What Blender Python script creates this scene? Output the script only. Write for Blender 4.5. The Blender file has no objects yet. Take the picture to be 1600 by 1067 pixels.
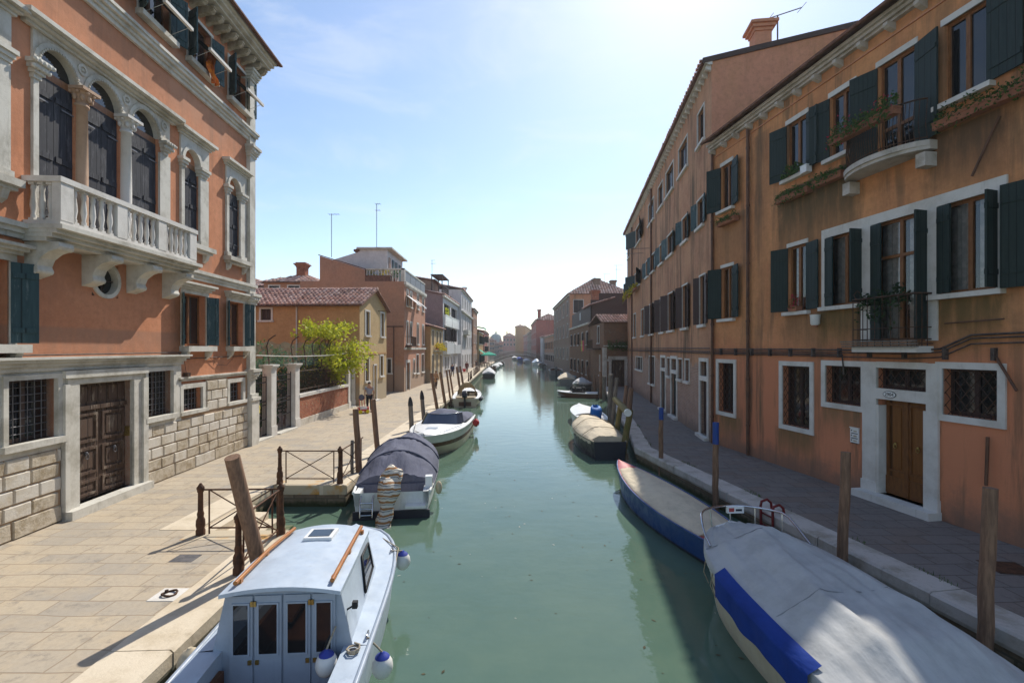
import bpy, math, random
from mathutils import Vector, Matrix, noise
RN = random.Random(11)
H, FP, CX, CY, PV = 4.28, 755.0, 800.0, 545.0, 0.58
sc = bpy.context.scene
COL = sc.collection
SUN_AZ, SUN_EL = 20.5, 46.4
def gp(x, y, z=PV):
    Y = FP * (H - z) / (y - CY)
    return Vector(((x - CX) / FP * Y, Y, z))
def at(x, y, Y):
    return Vector(((x - CX) / FP * Y, Y, H + (CY - y) / FP * Y))
# ------------------------------------------------------------------ materials
class NT:
    def __init__(s, name):
        s.m = bpy.data.materials.new(name); s.m.use_nodes = True
        s.t = s.m.node_tree; s.p = s.t.nodes['Principled BSDF']
        s.o = s.t.nodes['Material Output']
        s.tc = None
    def new(s, t, **k):
        n = s.t.nodes.new(t)
        for a, v in k.items(): setattr(n, a, v)
        return n
    def ln(s, a, b): s.t.links.new(a, b)
    def vec(s, scale=(1, 1, 1), world=False):
        if world:
            src = s.new('ShaderNodeNewGeometry').outputs['Position']
        else:
            if not s.tc: s.tc = s.new('ShaderNodeTexCoord')
            src = s.tc.outputs['Object']
        m = s.new('ShaderNodeMapping'); m.inputs['Scale'].default_value = scale
        s.ln(src, m.inputs['Vector']); return m.outputs[0]
    def noise(s, v, scale, detail=5, rough=.6):
        n = s.new('ShaderNodeTexNoise'); n.inputs['Scale'].default_value = scale
        n.inputs['Detail'].default_value = detail; n.inputs['Roughness'].default_value = rough
        s.ln(v, n.inputs['Vector']); return n.outputs['Fac']
    def ramp(s, f, a, b, lo=0., hi=1.):
        n = s.new('ShaderNodeMapRange'); n.interpolation_type = 'SMOOTHSTEP'
        for i, x in enumerate((a, b, lo, hi)): n.inputs[i + 1].default_value = x
        s.ln(f, n.inputs[0]); return n.outputs[0]
    def math(s, op, a, b=None):
        n = s.new('ShaderNodeMath', operation=op)
        for i, x in enumerate((a, b)):
            if x is None: continue
            if isinstance(x, (int, float)): n.inputs[i].default_value = x
            else: s.ln(x, n.inputs[i])
        return n.outputs[0]
    def mix(s, f, a, b, mode='MIX'):
        n = s.new('ShaderNodeMix', data_type='RGBA', blend_type=mode)
        for i, x in ((0, f), (6, a), (7, b)):
            if isinstance(x, (int, float)): n.inputs[i].default_value = x
            elif isinstance(x, (tuple, list)): n.inputs[i].default_value = (*x[:3], 1)
            else: s.ln(x, n.inputs[i])
        return n.outputs[2]
    def bump(s, h, strength, dist=.02):
        n = s.new('ShaderNodeBump'); n.inputs['Strength'].default_value = strength
        n.inputs['Distance'].default_value = dist; s.ln(h, n.inputs['Height'])
        s.ln(n.outputs[0], s.p.inputs['Normal']); return n
    def col(s, c):
        if isinstance(c, (tuple, list)): s.p.inputs['Base Color'].default_value = (*c[:3], 1)
        else: s.ln(c, s.p.inputs['Base Color'])
    def fin(s, rough=.8, metal=0., spec=.3):
        s.p.inputs['Roughness'].default_value = rough; s.p.inputs['Metallic'].default_value = metal
        s.p.inputs['Specular IOR Level'].default_value = spec
        return s.m
    def sep(s, v):
        n = s.new('ShaderNodeSeparateXYZ'); s.ln(v, n.inputs[0]); return n.outputs
    def brickvec(s):
        x = s.sep(s.vec()); c = s.new('ShaderNodeCombineXYZ')
        s.ln(s.math('ADD', x[0], x[1]), c.inputs[0]); s.ln(x[2], c.inputs[1]); return c.outputs[0]
    def brick(s, v, c1, c2, mo, w=.25, h=.07, mortar=.012):
        n = s.new('ShaderNodeTexBrick'); s.ln(v, n.inputs['Vector'])
        n.inputs['Color1'].default_value = (*c1, 1); n.inputs['Color2'].default_value = (*c2, 1)
        n.inputs['Mortar'].default_value = (*mo, 1); n.inputs['Scale'].default_value = 1
        n.inputs['Mortar Size'].default_value = mortar; n.inputs['Brick Width'].default_value = w
        n.inputs['Row Height'].default_value = h; n.inputs['Mortar Smooth'].default_value = .3
        n.inputs['Bias'].default_value = 0
        return n
def simple(name, c, c2=None, scale=4, rough=.7, metal=0., spec=.3, bump=.0, bsc=30, world=False, lo=.35, hi=.65, stretch=(1, 1, 1)):
    n = NT(name); v = n.vec(stretch, world)
    if c2: n.col(n.mix(n.ramp(n.noise(v, scale), lo, hi), c, c2))
    else: n.col(n.mix(n.ramp(n.noise(v, scale), .3, .7), c, tuple(x * .82 for x in c)))
    if bump: n.bump(n.noise(v, bsc, 6, .65), bump, .02)
    return n.fin(rough, metal, spec)
def plaster(name, c, c2, stain=(.1, .075, .045), sa=.6, damp=None, dz=1.5, peel=None, lift=(.52, .68), low=None, marks=()):
    n = NT(name); v = n.vec()
    k = n.mix(n.ramp(n.noise(v, .45, 8, .65), .38, .62), c, c2)
    k = n.mix(n.ramp(n.noise(v, 2.3, 9, .75), .4, .68, 0, .38), k, tuple(min(1, x * 1.22 + .02) for x in c))
    k = n.mix(n.ramp(n.noise(v, 6, 8, .75), .42, .72, 0, .5), k, tuple(x * .62 for x in c))
    if low: k = n.mix(n.ramp(n.math('ADD', n.sep(v)[2], n.math('MULTIPLY', n.noise(v, .6, 6, .7), 1.2)), low[0], low[0] + 1.4, .85, 0), k, low[1])
    st = n.ramp(n.noise(n.vec((1.6, 1.6, .13)), 1.0, 6, .7), lift[0], lift[1])
    st = n.math('MULTIPLY', st, n.ramp(n.noise(v, .23, 4), .35, .62, .15, 1))
    k = n.mix(n.math('MULTIPLY', st, sa), k, stain)
    z = n.sep(v)[2]
    if peel:
        pm = n.ramp(n.math('ADD', z, n.math('MULTIPLY', n.math('SUBTRACT', n.noise(v, .8, 7, .7), .5), 3.0)), peel[0] - .12, peel[0] + .12, 1, 0)
        b = n.brick(n.brickvec(), (.4, .22, .15), (.27, .15, .11), (.4, .34, .28))
        bc = n.mix(n.ramp(n.noise(v, 1.4, 7, .7), .45, .62, 0, .55), b.outputs['Color'], peel[1])
        k = n.mix(pm, k, bc)
    if marks:
        s3 = n.sep(v); wob = n.math('MULTIPLY', n.math('SUBTRACT', n.noise(n.vec((2.2, 2.2, .5)), 1.6, 6, .7), .5), 1.1); xw = n.math('ADD', s3[0], wob)
        for (u0, u1, z0, z1, am, mc) in marks:
            q = n.math('MULTIPLY', n.ramp(xw, u0 - .25, u0 + .2), n.ramp(xw, u1 - .2, u1 + .25, 1, 0))
            q = n.math('MULTIPLY', q, n.math('MULTIPLY', n.ramp(n.math('ADD', s3[2], n.math('MULTIPLY', wob, 1.2)), z0 - .3, z1 - .1), n.ramp(s3[2], z1 - .05, z1 + .05, 1, 0)))
            k = n.mix(n.math('MULTIPLY', q, n.ramp(n.noise(n.vec((3, 3, .4)), 1.5, 7, .7), .25, .55, am * .55, am)), k, mc)
    if damp:
        dm = n.ramp(n.math('ADD', z, n.math('MULTIPLY', n.math('SUBTRACT', n.noise(v, 1.1, 7, .7), .5), 1.8)), dz - .45, dz + .35, .8, 0)
        k = n.mix(dm, k, damp)
    n.col(k); n.bump(n.noise(v, 22, 8, .7), .35, .02)
    return n.fin(.9, 0, .15)
def stone(name, c=(.6, .57, .5), dirt=(.3, .27, .21), sa=.7, rough=.75, sc=1.3, bump=.3):
    n = NT(name); v = n.vec()
    k = n.mix(n.ramp(n.noise(v, sc, 8, .7), .42, .68, 0, sa), c, dirt)
    k = n.mix(n.ramp(n.noise(n.vec((3, 3, .5)), 2, 6, .7), .55, .75, 0, .5 * sa), k, tuple(x * .55 for x in dirt))
    n.col(k); n.bump(n.noise(v, 18, 8, .7), bump, .02)
    return n.fin(rough, 0, .25)
def planks(name, c, c2, axis=0, w=.14, rough=.75, worn=None, spec=.25):
    n = NT(name); v = n.vec(); x = n.sep(v)
    g = n.math('ADD', x[0], x[1]) if axis == 0 else x[2]
    fr = n.math('FRACT', n.math('DIVIDE', g, w))
    groove = n.ramp(n.math('ABSOLUTE', n.math('SUBTRACT', fr, .5)), .43, .49, 1, 0)
    st = (14, 14, 1.2) if axis == 0 else (1.2, 1.2, 14)
    k = n.mix(n.ramp(n.noise(n.vec(st), 1.6, 6, .7), .3, .7), c, c2)
    if worn: k = n.mix(n.ramp(n.noise(n.vec((5, 5, 1.0)), 1.5, 8, .75), .52, .66, 0, .9), k, worn)
    k = n.mix(groove, tuple(q * .3 for q in c), k)
    n.col(k); n.bump(groove, .6, .01)
    return n.fin(rough, 0, spec)
MT = {}
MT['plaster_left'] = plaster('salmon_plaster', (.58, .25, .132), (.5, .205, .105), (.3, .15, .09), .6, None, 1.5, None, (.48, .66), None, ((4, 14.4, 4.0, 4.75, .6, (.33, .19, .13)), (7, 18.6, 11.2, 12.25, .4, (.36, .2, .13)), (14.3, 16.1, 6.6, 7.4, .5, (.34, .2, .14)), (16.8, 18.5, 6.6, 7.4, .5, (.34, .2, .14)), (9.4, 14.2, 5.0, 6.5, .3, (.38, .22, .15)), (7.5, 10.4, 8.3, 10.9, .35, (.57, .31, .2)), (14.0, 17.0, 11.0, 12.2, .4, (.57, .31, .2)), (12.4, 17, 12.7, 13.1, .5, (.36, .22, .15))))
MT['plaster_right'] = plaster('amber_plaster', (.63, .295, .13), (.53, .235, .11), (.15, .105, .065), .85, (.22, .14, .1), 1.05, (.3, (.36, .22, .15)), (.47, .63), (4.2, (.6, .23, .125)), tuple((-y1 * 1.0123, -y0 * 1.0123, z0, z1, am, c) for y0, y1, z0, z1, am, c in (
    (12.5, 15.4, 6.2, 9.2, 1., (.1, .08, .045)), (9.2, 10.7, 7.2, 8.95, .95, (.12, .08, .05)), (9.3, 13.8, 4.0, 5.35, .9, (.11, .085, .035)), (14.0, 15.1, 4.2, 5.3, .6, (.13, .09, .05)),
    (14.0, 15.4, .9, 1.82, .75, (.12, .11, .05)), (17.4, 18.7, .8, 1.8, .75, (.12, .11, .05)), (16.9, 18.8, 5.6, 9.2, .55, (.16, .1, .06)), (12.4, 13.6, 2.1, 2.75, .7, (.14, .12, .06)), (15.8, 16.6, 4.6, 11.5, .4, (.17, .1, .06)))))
MT['plaster_right_low'] = plaster('worn_orange_plaster', (.58, .19, .1), (.5, .17, .1), (.13, .09, .045), .6, (.16, .1, .07), 1.15, None, (.52, .68))
MT['plaster_far_right'] = plaster('ochre_brown_plaster', (.52, .28, .16), (.42, .21, .125), (.13, .095, .06), .9, (.2, .15, .12), 1.0, (3.6, (.42, .3, .24)), (.46, .62))
MT['gable_plaster'] = plaster('pink_ochre_plaster', (.58, .27, .165), (.5, .25, .13), (.2, .12, .07), .5)
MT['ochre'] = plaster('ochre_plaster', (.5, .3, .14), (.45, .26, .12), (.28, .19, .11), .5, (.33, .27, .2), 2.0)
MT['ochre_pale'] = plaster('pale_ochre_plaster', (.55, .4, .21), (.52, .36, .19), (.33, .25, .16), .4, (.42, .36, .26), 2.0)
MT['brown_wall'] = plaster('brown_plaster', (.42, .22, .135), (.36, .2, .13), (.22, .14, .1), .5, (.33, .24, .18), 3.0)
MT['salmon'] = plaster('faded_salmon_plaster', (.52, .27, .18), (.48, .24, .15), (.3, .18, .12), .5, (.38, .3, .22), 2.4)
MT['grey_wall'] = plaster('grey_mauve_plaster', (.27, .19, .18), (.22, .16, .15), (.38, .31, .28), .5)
MT['grey_brown'] = plaster('grey_brown_plaster', (.3, .2, .15), (.24, .17, .125), (.12, .09, .07), .6, (.3, .23, .18), 5.0)
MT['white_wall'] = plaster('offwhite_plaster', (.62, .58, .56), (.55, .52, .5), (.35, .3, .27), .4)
MT['red_wall'] = plaster('red_plaster', (.4, .14, .1), (.36, .13, .1), (.2, .1, .08), .5, (.3, .2, .16), 3.0)
MT['pink_wall'] = plaster('dusky_pink_plaster', (.42, .19, .16), (.36, .17, .15), (.22, .13, .11), .5, (.34, .24, .2), 3.0)
MT['peach_wall'] = plaster('peach_plaster', (.5, .27, .17), (.42, .23, .15), (.25, .17, .12), .6, (.4, .32, .27), 3.5)
MT['stone'] = stone('istrian_stone')
MT['stone_clean'] = stone('pale_stone', (.66, .63, .58), (.4, .36, .3), .5)
MT['stone_block'] = stone('ashlar_stone', (.6, .55, .47), (.42, .34, .23), .8, .85, 1.8, .5)
MT['stone_rough'] = stone('worn_ashlar_stone', (.5, .43, .33), (.3, .23, .14), .9, .9, 4, 1.0)
MT['joint'] = simple('lime_joint', (.4, .27, .17), rough=.9)
MT['coping'] = stone('quay_stone', (.62, .53, .4), (.44, .35, .23), .6, .85, 1.5, .4)
MT['coping_grey'] = stone('grey_quay_stone', (.55, .5, .45), (.3, .26, .2), .8, .85, 1.5, .4)  # duller, greyer stone than the left bank coping
MT['curtain'] = simple('lace_curtain', (.6, .6, .58), (.42, .43, .42), scale=9, rough=.9)
MT['wood_door'] = planks('oak_door', (.23, .095, .025), (.17, .065, .018), 0, .9, .45)
MT['wood_trim'] = simple('oak_trim', (.2, .08, .022), (.13, .05, .016), scale=5, rough=.45, stretch=(6, 6, 1))
MT['wood_old'] = planks('weathered_door_wood', (.1, .062, .042), (.07, .044, .032), 0, .3, .8, (.25, .2, .15))
MT['wood_frame'] = simple('window_timber', (.27, .12, .045), (.19, .08, .03), scale=6, rough=.5, stretch=(5, 5, 1))
MT['dark_frame'] = simple('dark_window_timber', (.07, .045, .035), rough=.6)
MT['shutter_green'] = planks('dark_green_shutter_boards', (.016, .03, .027), (.026, .042, .038), 0, .13, .6)
MT['shutter_teal'] = planks('blue_green_shutter_boards', (.045, .085, .09), (.03, .06, .065), 0, .13, .65, (.13, .17, .17))
MT['shutter_black'] = planks('weathered_black_boards', (.045, .045, .052), (.028, .028, .034), 0, .16, .7, (.1, .1, .11))
MT['shutter_brown'] = planks('brown_shutter_boards', (.075, .045, .036), (.05, .03, .027), 0, .13, .65)
MT['iron'] = simple('wrought_iron', (.045, .035, .03), (.11, .055, .03), scale=14, rough=.65, metal=.4)
MT['iron_dark'] = simple('dark_gate_iron', (.03, .03, .033), (.055, .05, .048), scale=10, rough=.55, metal=.3)
MT['iron_rust'] = simple('rusty_cast_iron', (.13, .06, .032), (.07, .036, .022), scale=9, rough=.75, metal=.25, bump=.3, bsc=50)
MT['iron_grey'] = simple('grey_iron', (.12, .12, .13), (.2, .19, .19), scale=8, rough=.5, metal=.5)
MT['cable'] = simple('dark_cable', (.05, .04, .038), (.11, .085, .07), scale=6, rough=.7)
MT['pipe'] = simple('brown_drainpipe', (.09, .05, .035), (.15, .075, .045), scale=3, rough=.55, metal=.2)
MT['dark'] = simple('dark_interior', (.012, .011, .011), rough=.9)
MT['pile'] = simple('mooring_timber', (.27, .16, .1), (.17, .1, .065), scale=5, rough=.85, bump=.5, bsc=12, stretch=(6, 6, .7))
MT['pile_grey'] = simple('grey_mooring_timber', (.22, .19, .16), (.13, .11, .09), scale=5, rough=.85, bump=.5, bsc=12, stretch=(6, 6, .7))
MT['pile_blue'] = simple('blue_pile_paint', (.02, .06, .3), (.03, .07, .22), scale=12, rough=.6)
MT['pile_black'] = simple('black_pile_paint', (.035, .035, .038), rough=.6)
MT['rope'] = simple('old_rope', (.4, .34, .25), (.27, .22, .16), scale=40, rough=.9)
MT['white_paint'] = simple('white_gelcoat', (.78, .78, .76), (.7, .69, .66), scale=2, rough=.3, spec=.5)
MT['chrome'] = simple('steel_tube', (.6, .6, .62), rough=.2, metal=1)
MT['glass_dark'] = NT('dark_glass').m
_g = MT['glass_dark'].node_tree.nodes['Principled BSDF']
_g.inputs['Base Color'].default_value = (.012, .014, .016, 1); _g.inputs['Roughness'].default_value = .04; _g.inputs['Specular IOR Level'].default_value = .8
MT['pane_far'] = simple('dim_window_pane', (.022, .022, .024), rough=.25, spec=.35)
def _clear():
    n = NT('clear_window_glass')
    tr = n.new('ShaderNodeBsdfTransparent'); gl = n.new('ShaderNodeBsdfGlossy'); gl.inputs['Roughness'].default_value = .02
    fr = n.new('ShaderNodeFresnel'); fr.inputs[0].default_value = 1.55
    mx = n.new('ShaderNodeMixShader')
    n.ln(n.math('ADD', n.math('MULTIPLY', fr.outputs[0], .9), .07), mx.inputs[0]); n.ln(tr.outputs[0], mx.inputs[1]); n.ln(gl.outputs[0], mx.inputs[2])
    n.ln(mx.outputs[0], n.o.inputs[0]); return n.m
MT['glass'] = _clear()
def _tiles():
    n = NT('clay_roof_tiles'); g = n.new('ShaderNodeNewGeometry')
    cr = n.new('ShaderNodeValToRGB'); e = cr.color_ramp.elements
    e[0].position = 0; e[0].color = (.55, .3, .22, 1); e[1].position = 1; e[1].color = (.4, .24, .18, 1)
    for p, c in ((.2, (.72, .48, .38)), (.4, (.5, .27, .2)), (.55, (.66, .43, .34)), (.7, (.28, .17, .13)), (.85, (.74, .55, .46))):
        q = cr.color_ramp.elements.new(p); q.color = (*c, 1)
    n.ln(g.outputs['Random Per Island'], cr.inputs[0])
    k = n.mix(n.ramp(n.noise(n.vec(), 7, 6, .7), .52, .74, 0, .4), cr.outputs[0], (.2, .16, .12))
    n.col(k); return n.fin(.9, 0, .15)
MT['tiles'] = _tiles()
MT['tile_bed'] = simple('dark_tile_bed', (.12, .06, .04), (.2, .1, .07), scale=6, rough=.95)
def leafmat(name, cs, rough=.6):
    n = NT(name); g = n.new('ShaderNodeNewGeometry'); cr = n.new('ShaderNodeValToRGB')
    e = cr.color_ramp.elements; e[0].color = (*cs[0], 1); e[1].color = (*cs[-1], 1)
    for i in range(1, len(cs) - 1):
        q = e.new(i / (len(cs) - 1)); q.color = (*cs[i], 1)
    n.ln(g.outputs['Random Per Island'], cr.inputs[0]); n.col(cr.outputs[0])
    n.fin(rough, 0, .3)
    tl = n.new('ShaderNodeBsdfTranslucent'); n.ln(cr.outputs[0], tl.inputs[0])
    mx = n.new('ShaderNodeMixShader'); mx.inputs[0].default_value = .45
    n.ln(n.p.outputs[0], mx.inputs[1]); n.ln(tl.outputs[0], mx.inputs[2]); n.ln(mx.outputs[0], n.o.inputs[0])
    return n.m
MT['leaf_lime'] = leafmat('lime_leaves', [(.3, .36, .02), (.42, .46, .03), (.52, .52, .05), (.38, .4, .03)])
MT['leaf_green'] = leafmat('mid_green_leaves', [(.04, .09, .02), (.07, .14, .03), (.1, .17, .04), (.05, .08, .02)])
MT['leaf_dark'] = leafmat('dark_leaves', [(.02, .045, .018), (.035, .07, .025), (.05, .09, .03)])
MT['flower_red'] = leafmat('red_petals', [(.5, .02, .05), (.6, .05, .12), (.4, .02, .03)])
MT['flower_yellow'] = leafmat('yellow_petals', [(.6, .4, .02), (.5, .4, .04), (.25, .28, .03)])
MT['terracotta'] = simple('terracotta', (.36, .15, .08), (.28, .12, .07), scale=8, rough=.85)
# ------------------------------------------------------------------ frames and mesh building
class Fr:
    """a facade frame: x along the wall, y into the wall, z up; o, ux, uy in the root's space"""
    def __init__(s, root=None, o=(0, 0, 0), ux=(1, 0, 0), a=None, sgn=1, Y0=0, nrm=1):
        s.root = root; s.o = Vector(o); s.ux = Vector(ux); s.uz = Vector((0, 0, 1)); s.uy = s.uz.cross(s.ux)
        s.sgn, s.Y0, s.nrm = sgn, Y0, nrm; s.holes = []
    def p(s, x, y, z): return s.o + s.ux * x + s.uy * y + s.uz * z
    def u(s, Y): return s.sgn * (Y - s.Y0) * s.nrm
    def px(s, x, y, out=0.):
        M = ROOTM[s.root.name]
        o = M @ s.o; n = (M.to_3x3() @ s.uy); ux = M.to_3x3() @ s.ux
        o2 = o - n * out
        c = Vector((0, 0, H)); d = Vector(((x - CX) / FP, 1, (CY - y) / FP))
        t = (o2 - c).dot(n) / d.dot(n); q = c + d * t - o
        return q.dot(ux), q.z
ROOTM = {}
ID = Fr()
class MB:
    def __init__(s, fr=ID): s.v = []; s.f = []; s.mi = []; s.sm = []; s.fr = fr; s.m = 0
    def add(s, vs, fs, smooth=False, m=None, raw=False):
        b = len(s.v); T = s.fr.p
        s.v += [Vector(q) if raw else T(*q) for q in vs]
        mm = s.m if m is None else m
        for f in fs: s.f.append([i + b for i in f]); s.mi.append(mm); s.sm.append(smooth)
    def box(s, x0, x1, y0, y1, z0, z1, m=None):
        if x0 > x1: x0, x1 = x1, x0
        if y0 > y1: y0, y1 = y1, y0
        s.add([(x0, y0, z0), (x1, y0, z0), (x1, y1, z0), (x0, y1, z0), (x0, y0, z1), (x1, y0, z1), (x1, y1, z1), (x0, y1, z1)],
              [(0, 1, 5, 4), (1, 2, 6, 5), (2, 3, 7, 6), (3, 0, 4, 7), (4, 5, 6, 7), (3, 2, 1, 0)], False, m)
    def quad(s, a, b, c, d, m=None): s.add([a, b, c, d], [(0, 1, 2, 3)], False, m)
    def poly(s, pts, m=None): s.add(pts, [tuple(range(len(pts)))], False, m)
    def prism_xz(s, pts, y0, y1, m=None):
        n = len(pts); vs = [(x, y0, z) for x, z in pts] + [(x, y1, z) for x, z in pts]
        s.add(vs, [tuple(range(n)), tuple(range(2 * n - 1, n - 1, -1))] + [(i, i + n, (i + 1) % n + n, (i + 1) % n) for i in range(n)], False, m)
    def prism_xy(s, pts, z0, z1, m=None):
        n = len(pts); vs = [(x, y, z0) for x, y in pts] + [(x, y, z1) for x, y in pts]
        s.add(vs, [tuple(range(n - 1, -1, -1)), tuple(range(n, 2 * n))] + [(i, (i + 1) % n, (i + 1) % n + n, i + n) for i in range(n)], False, m)
    def prism_yz(s, pts, x0, x1, m=None):
        n = len(pts); vs = [(x0, y, z) for y, z in pts] + [(x1, y, z) for y, z in pts]
        s.add(vs, [tuple(range(n)), tuple(range(2 * n - 1, n - 1, -1))] + [(i, i + n, (i + 1) % n + n, (i + 1) % n) for i in range(n)], False, m)
    def tube(s, pts, r, n=8, m=None, cap=True, closed=False):
        pts = [Vector(p) for p in pts]; N = len(pts)
        rs = r if isinstance(r, (list, tuple)) else [r] * N
        vs = []; up = None
        for i, p in enumerate(pts):
            if closed: d = pts[(i + 1) % N] - pts[i - 1]
            else: d = pts[min(i + 1, N - 1)] - pts[max(i - 1, 0)]
            d.normalize()
            if up is None:
                up = Vector((0, 0, 1)) if abs(d.z) < .9 else Vector((1, 0, 0))
            a = d.cross(up); a.normalize(); b = a.cross(d); b.normalize(); up = b
            for k in range(n):
                t = 2 * math.pi * k / n
                vs.append(p + a * math.cos(t) * rs[i] + b * math.sin(t) * rs[i])
        fs = []
        for i in range(N if closed else N - 1):
            j = (i + 1) % N
            for k in range(n):
                fs.append((i * n + k, i * n + (k + 1) % n, j * n + (k + 1) % n, j * n + k))
        s.add(vs, fs, n > 4, m)
        if cap and not closed: s.add(vs[:n], [tuple(range(n - 1, -1, -1))], False, m); s.add(vs[-n:], [tuple(range(n))], False, m)
    def lathe(s, c, prof, n=12, m=None, smooth=True):
        vs = []
        for r, z in prof:
            for k in range(n):
                t = 2 * math.pi * k / n; vs.append((c[0] + r * math.cos(t), c[1] + r * math.sin(t), c[2] + z))
        fs = []
        for i in range(len(prof) - 1):
            for k in range(n): fs.append((i * n + k, i * n + (k + 1) % n, (i + 1) * n + (k + 1) % n, (i + 1) * n + k))
        s.add(vs, fs, smooth, m)
        s.add(vs[-n:], [tuple(range(n))], False, m); s.add(vs[:n], [tuple(range(n - 1, -1, -1))], False, m)
    def ball(s, c, r, m=None, n=14, sq=(1, 1, 1)):
        vs = []; k2 = n // 2
        for i in range(k2 + 1):
            a = math.pi * i / k2
            for k in range(n):
                t = 2 * math.pi * k / n
                vs.append((c[0] + r * sq[0] * math.sin(a) * math.cos(t), c[1] + r * sq[1] * math.sin(a) * math.sin(t), c[2] - r * sq[2] * math.cos(a)))
        fs = [(i * n + k, i * n + (k + 1) % n, (i + 1) * n + (k + 1) % n, (i + 1) * n + k) for i in range(k2) for k in range(n)]
        s.add(vs, fs, True, m)
    def build(s, name, mats, parent=None, loc=None, kind=None):
        me = bpy.data.meshes.new(name)
        me.from_pydata([tuple(v) for v in s.v], [], s.f)
        if not isinstance(mats, (list, tuple)): mats = [mats]
        for m in mats: me.materials.append(MT[m] if isinstance(m, str) else m)
        me.polygons.foreach_set('material_index', s.mi); me.polygons.foreach_set('use_smooth', s.sm)
        me.update()
        o = bpy.data.objects.new(name, me); COL.objects.link(o)
        if parent: o.parent = parent
        if loc is not None: o.location = loc
        if kind: o['kind'] = kind
        return o
def thing(name, label, cat, loc=(0, 0, 0), rz=0., group=None):
    o = bpy.data.objects.new(name, None); COL.objects.link(o); o.empty_display_size = .3
    o.location = loc; o.rotation_euler = (0, 0, rz); o['label'] = label; o['category'] = cat
    if group: o['group'] = group
    ROOTM[o.name] = Matrix.Translation(Vector(loc)) @ Matrix.Rotation(rz, 4, 'Z')
    return o
def tag(o, label, cat, group=None):
    o['label'] = label; o['category'] = cat
    if group: o['group'] = group
    return o
def wall_panel(mb, x0, x1, z0, z1, holes, thick=.35, m=0, mr=None):
    xs = sorted({x0, x1, *[h[0] for h in holes], *[h[1] for h in holes]}); zs = sorted({z0, z1, *[h[2] for h in holes], *[h[3] for h in holes]})
    xs = [x for x in xs if x0 <= x <= x1]; zs = [z for z in zs if z0 <= z <= z1]
    for i in range(len(xs) - 1):
        run = None
        for j in range(len(zs) - 1):
            cx, cz = (xs[i] + xs[i + 1]) / 2, (zs[j] + zs[j + 1]) / 2
            inside = any(h[0] < cx < h[1] and h[2] < cz < h[3] for h in holes)
            if not inside:
                if run is None: run = zs[j]
                if j == len(zs) - 2: mb.quad((xs[i], 0, run), (xs[i + 1], 0, run), (xs[i + 1], 0, zs[j + 1]), (xs[i], 0, zs[j + 1]), m)
            elif run is not None:
                mb.quad((xs[i], 0, run), (xs[i + 1], 0, run), (xs[i + 1], 0, zs[j]), (xs[i], 0, zs[j]), m); run = None
    for h in holes:
        d = h[4] if len(h) > 4 else thick; k = m if mr is None else mr
        a, b, c, e = h[:4]
        mb.quad((a, 0, c), (a, d, c), (a, d, e), (a, 0, e), k); mb.quad((b, 0, e), (b, d, e), (b, d, c), (b, 0, c), k)
        mb.quad((a, 0, e), (a, d, e), (b, d, e), (b, 0, e), k); mb.quad((a, 0, c), (b, 0, c), (b, d, c), (a, d, c), k)
def tile_roof(mb, P, U, V, mt=0, mbed=1, pitch=.24, row=.36, seed=1):
    """clay barrel tiles on the slope P + s U + t V (root space)"""
    rn = random.Random(seed); P, U, V = Vector(P), Vector(U), Vector(V)
    lu, lv = U.length, V.length; u, v = U / lu, V / lv; n = u.cross(v); n.normalize()
    if n.z < 0: n = -n
    q = [P, P + U, P + U + V, P + V]; mb.add([tuple(a - n * .02) for a in q], [(0, 1, 2, 3)], False, mbed, True)
    th = .1; mb.add([tuple(a - n * .02) for a in q] + [tuple(a - n * th) for a in q], [(0, 1, 5, 4), (1, 2, 6, 5), (2, 3, 7, 6), (3, 0, 4, 7), (7, 6, 5, 4)], False, mbed, True)
    nu, nv = max(1, int(lu / pitch)), max(1, int(lv / row))
    pu, pv = lu / nu, lv / nv
    for i in range(nu):
        for j in range(nv):
            r0 = pu * .36 * rn.uniform(.93, 1.08); r1 = r0 * .86; c = (i + .5) * pu + rn.uniform(-.015, .015)
            a0, a1 = j * pv - rn.uniform(.0, .03), (j + 1.08) * pv; vs = []
            for (a, r, h) in ((a0, r0, .035), (a1, r1, .0)):
                for k in range(5):
                    t = math.pi * k / 4
                    vs.append(P + u * (c - r * math.cos(t)) + v * a + n * (h + r * math.sin(t) * .75))
            mb.add(vs, [(k, k + 1, k + 6, k + 5) for k in range(4)] + [(4, 3, 2, 1, 0)], True, mt, True)
def leaves(mb, pts, size, rn, m=0, up=.3):
    for p in pts:
        d = Vector((rn.gauss(0, 1), rn.gauss(0, 1), rn.gauss(0, 1) + up)); d.normalize()
        e = d.orthogonal(); e.normalize(); f = d.cross(e); t = rn.uniform(0, 6.28)
        a = (e * math.cos(t) + f * math.sin(t)) * size * rn.uniform(.6, 1.3); b = (f * math.cos(t) - e * math.sin(t)) * size * rn.uniform(.35, .7)
        p = Vector(p); mb.add([p - a, p + b, p + a, p - b], [(0, 1, 2, 3)], False, m, True)
def clump_pts(c, r, n, rn, clumps=14, cr=.4, sq=(1, 1, 1)):
    cs = []
    for _ in range(clumps):
        d = Vector((rn.gauss(0, 1), rn.gauss(0, 1), rn.gauss(0, 1))); d.normalize(); d *= rn.uniform(.35, 1) * r
        cs.append(Vector((d.x * sq[0], d.y * sq[1], d.z * sq[2])) + Vector(c))
    out = []
    for _ in range(n):
        q = rn.choice(cs); d = Vector((rn.gauss(0, 1), rn.gauss(0, 1), rn.gauss(0, .8))) * r * cr * .55
        out.append(q + d)
    return out
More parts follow.
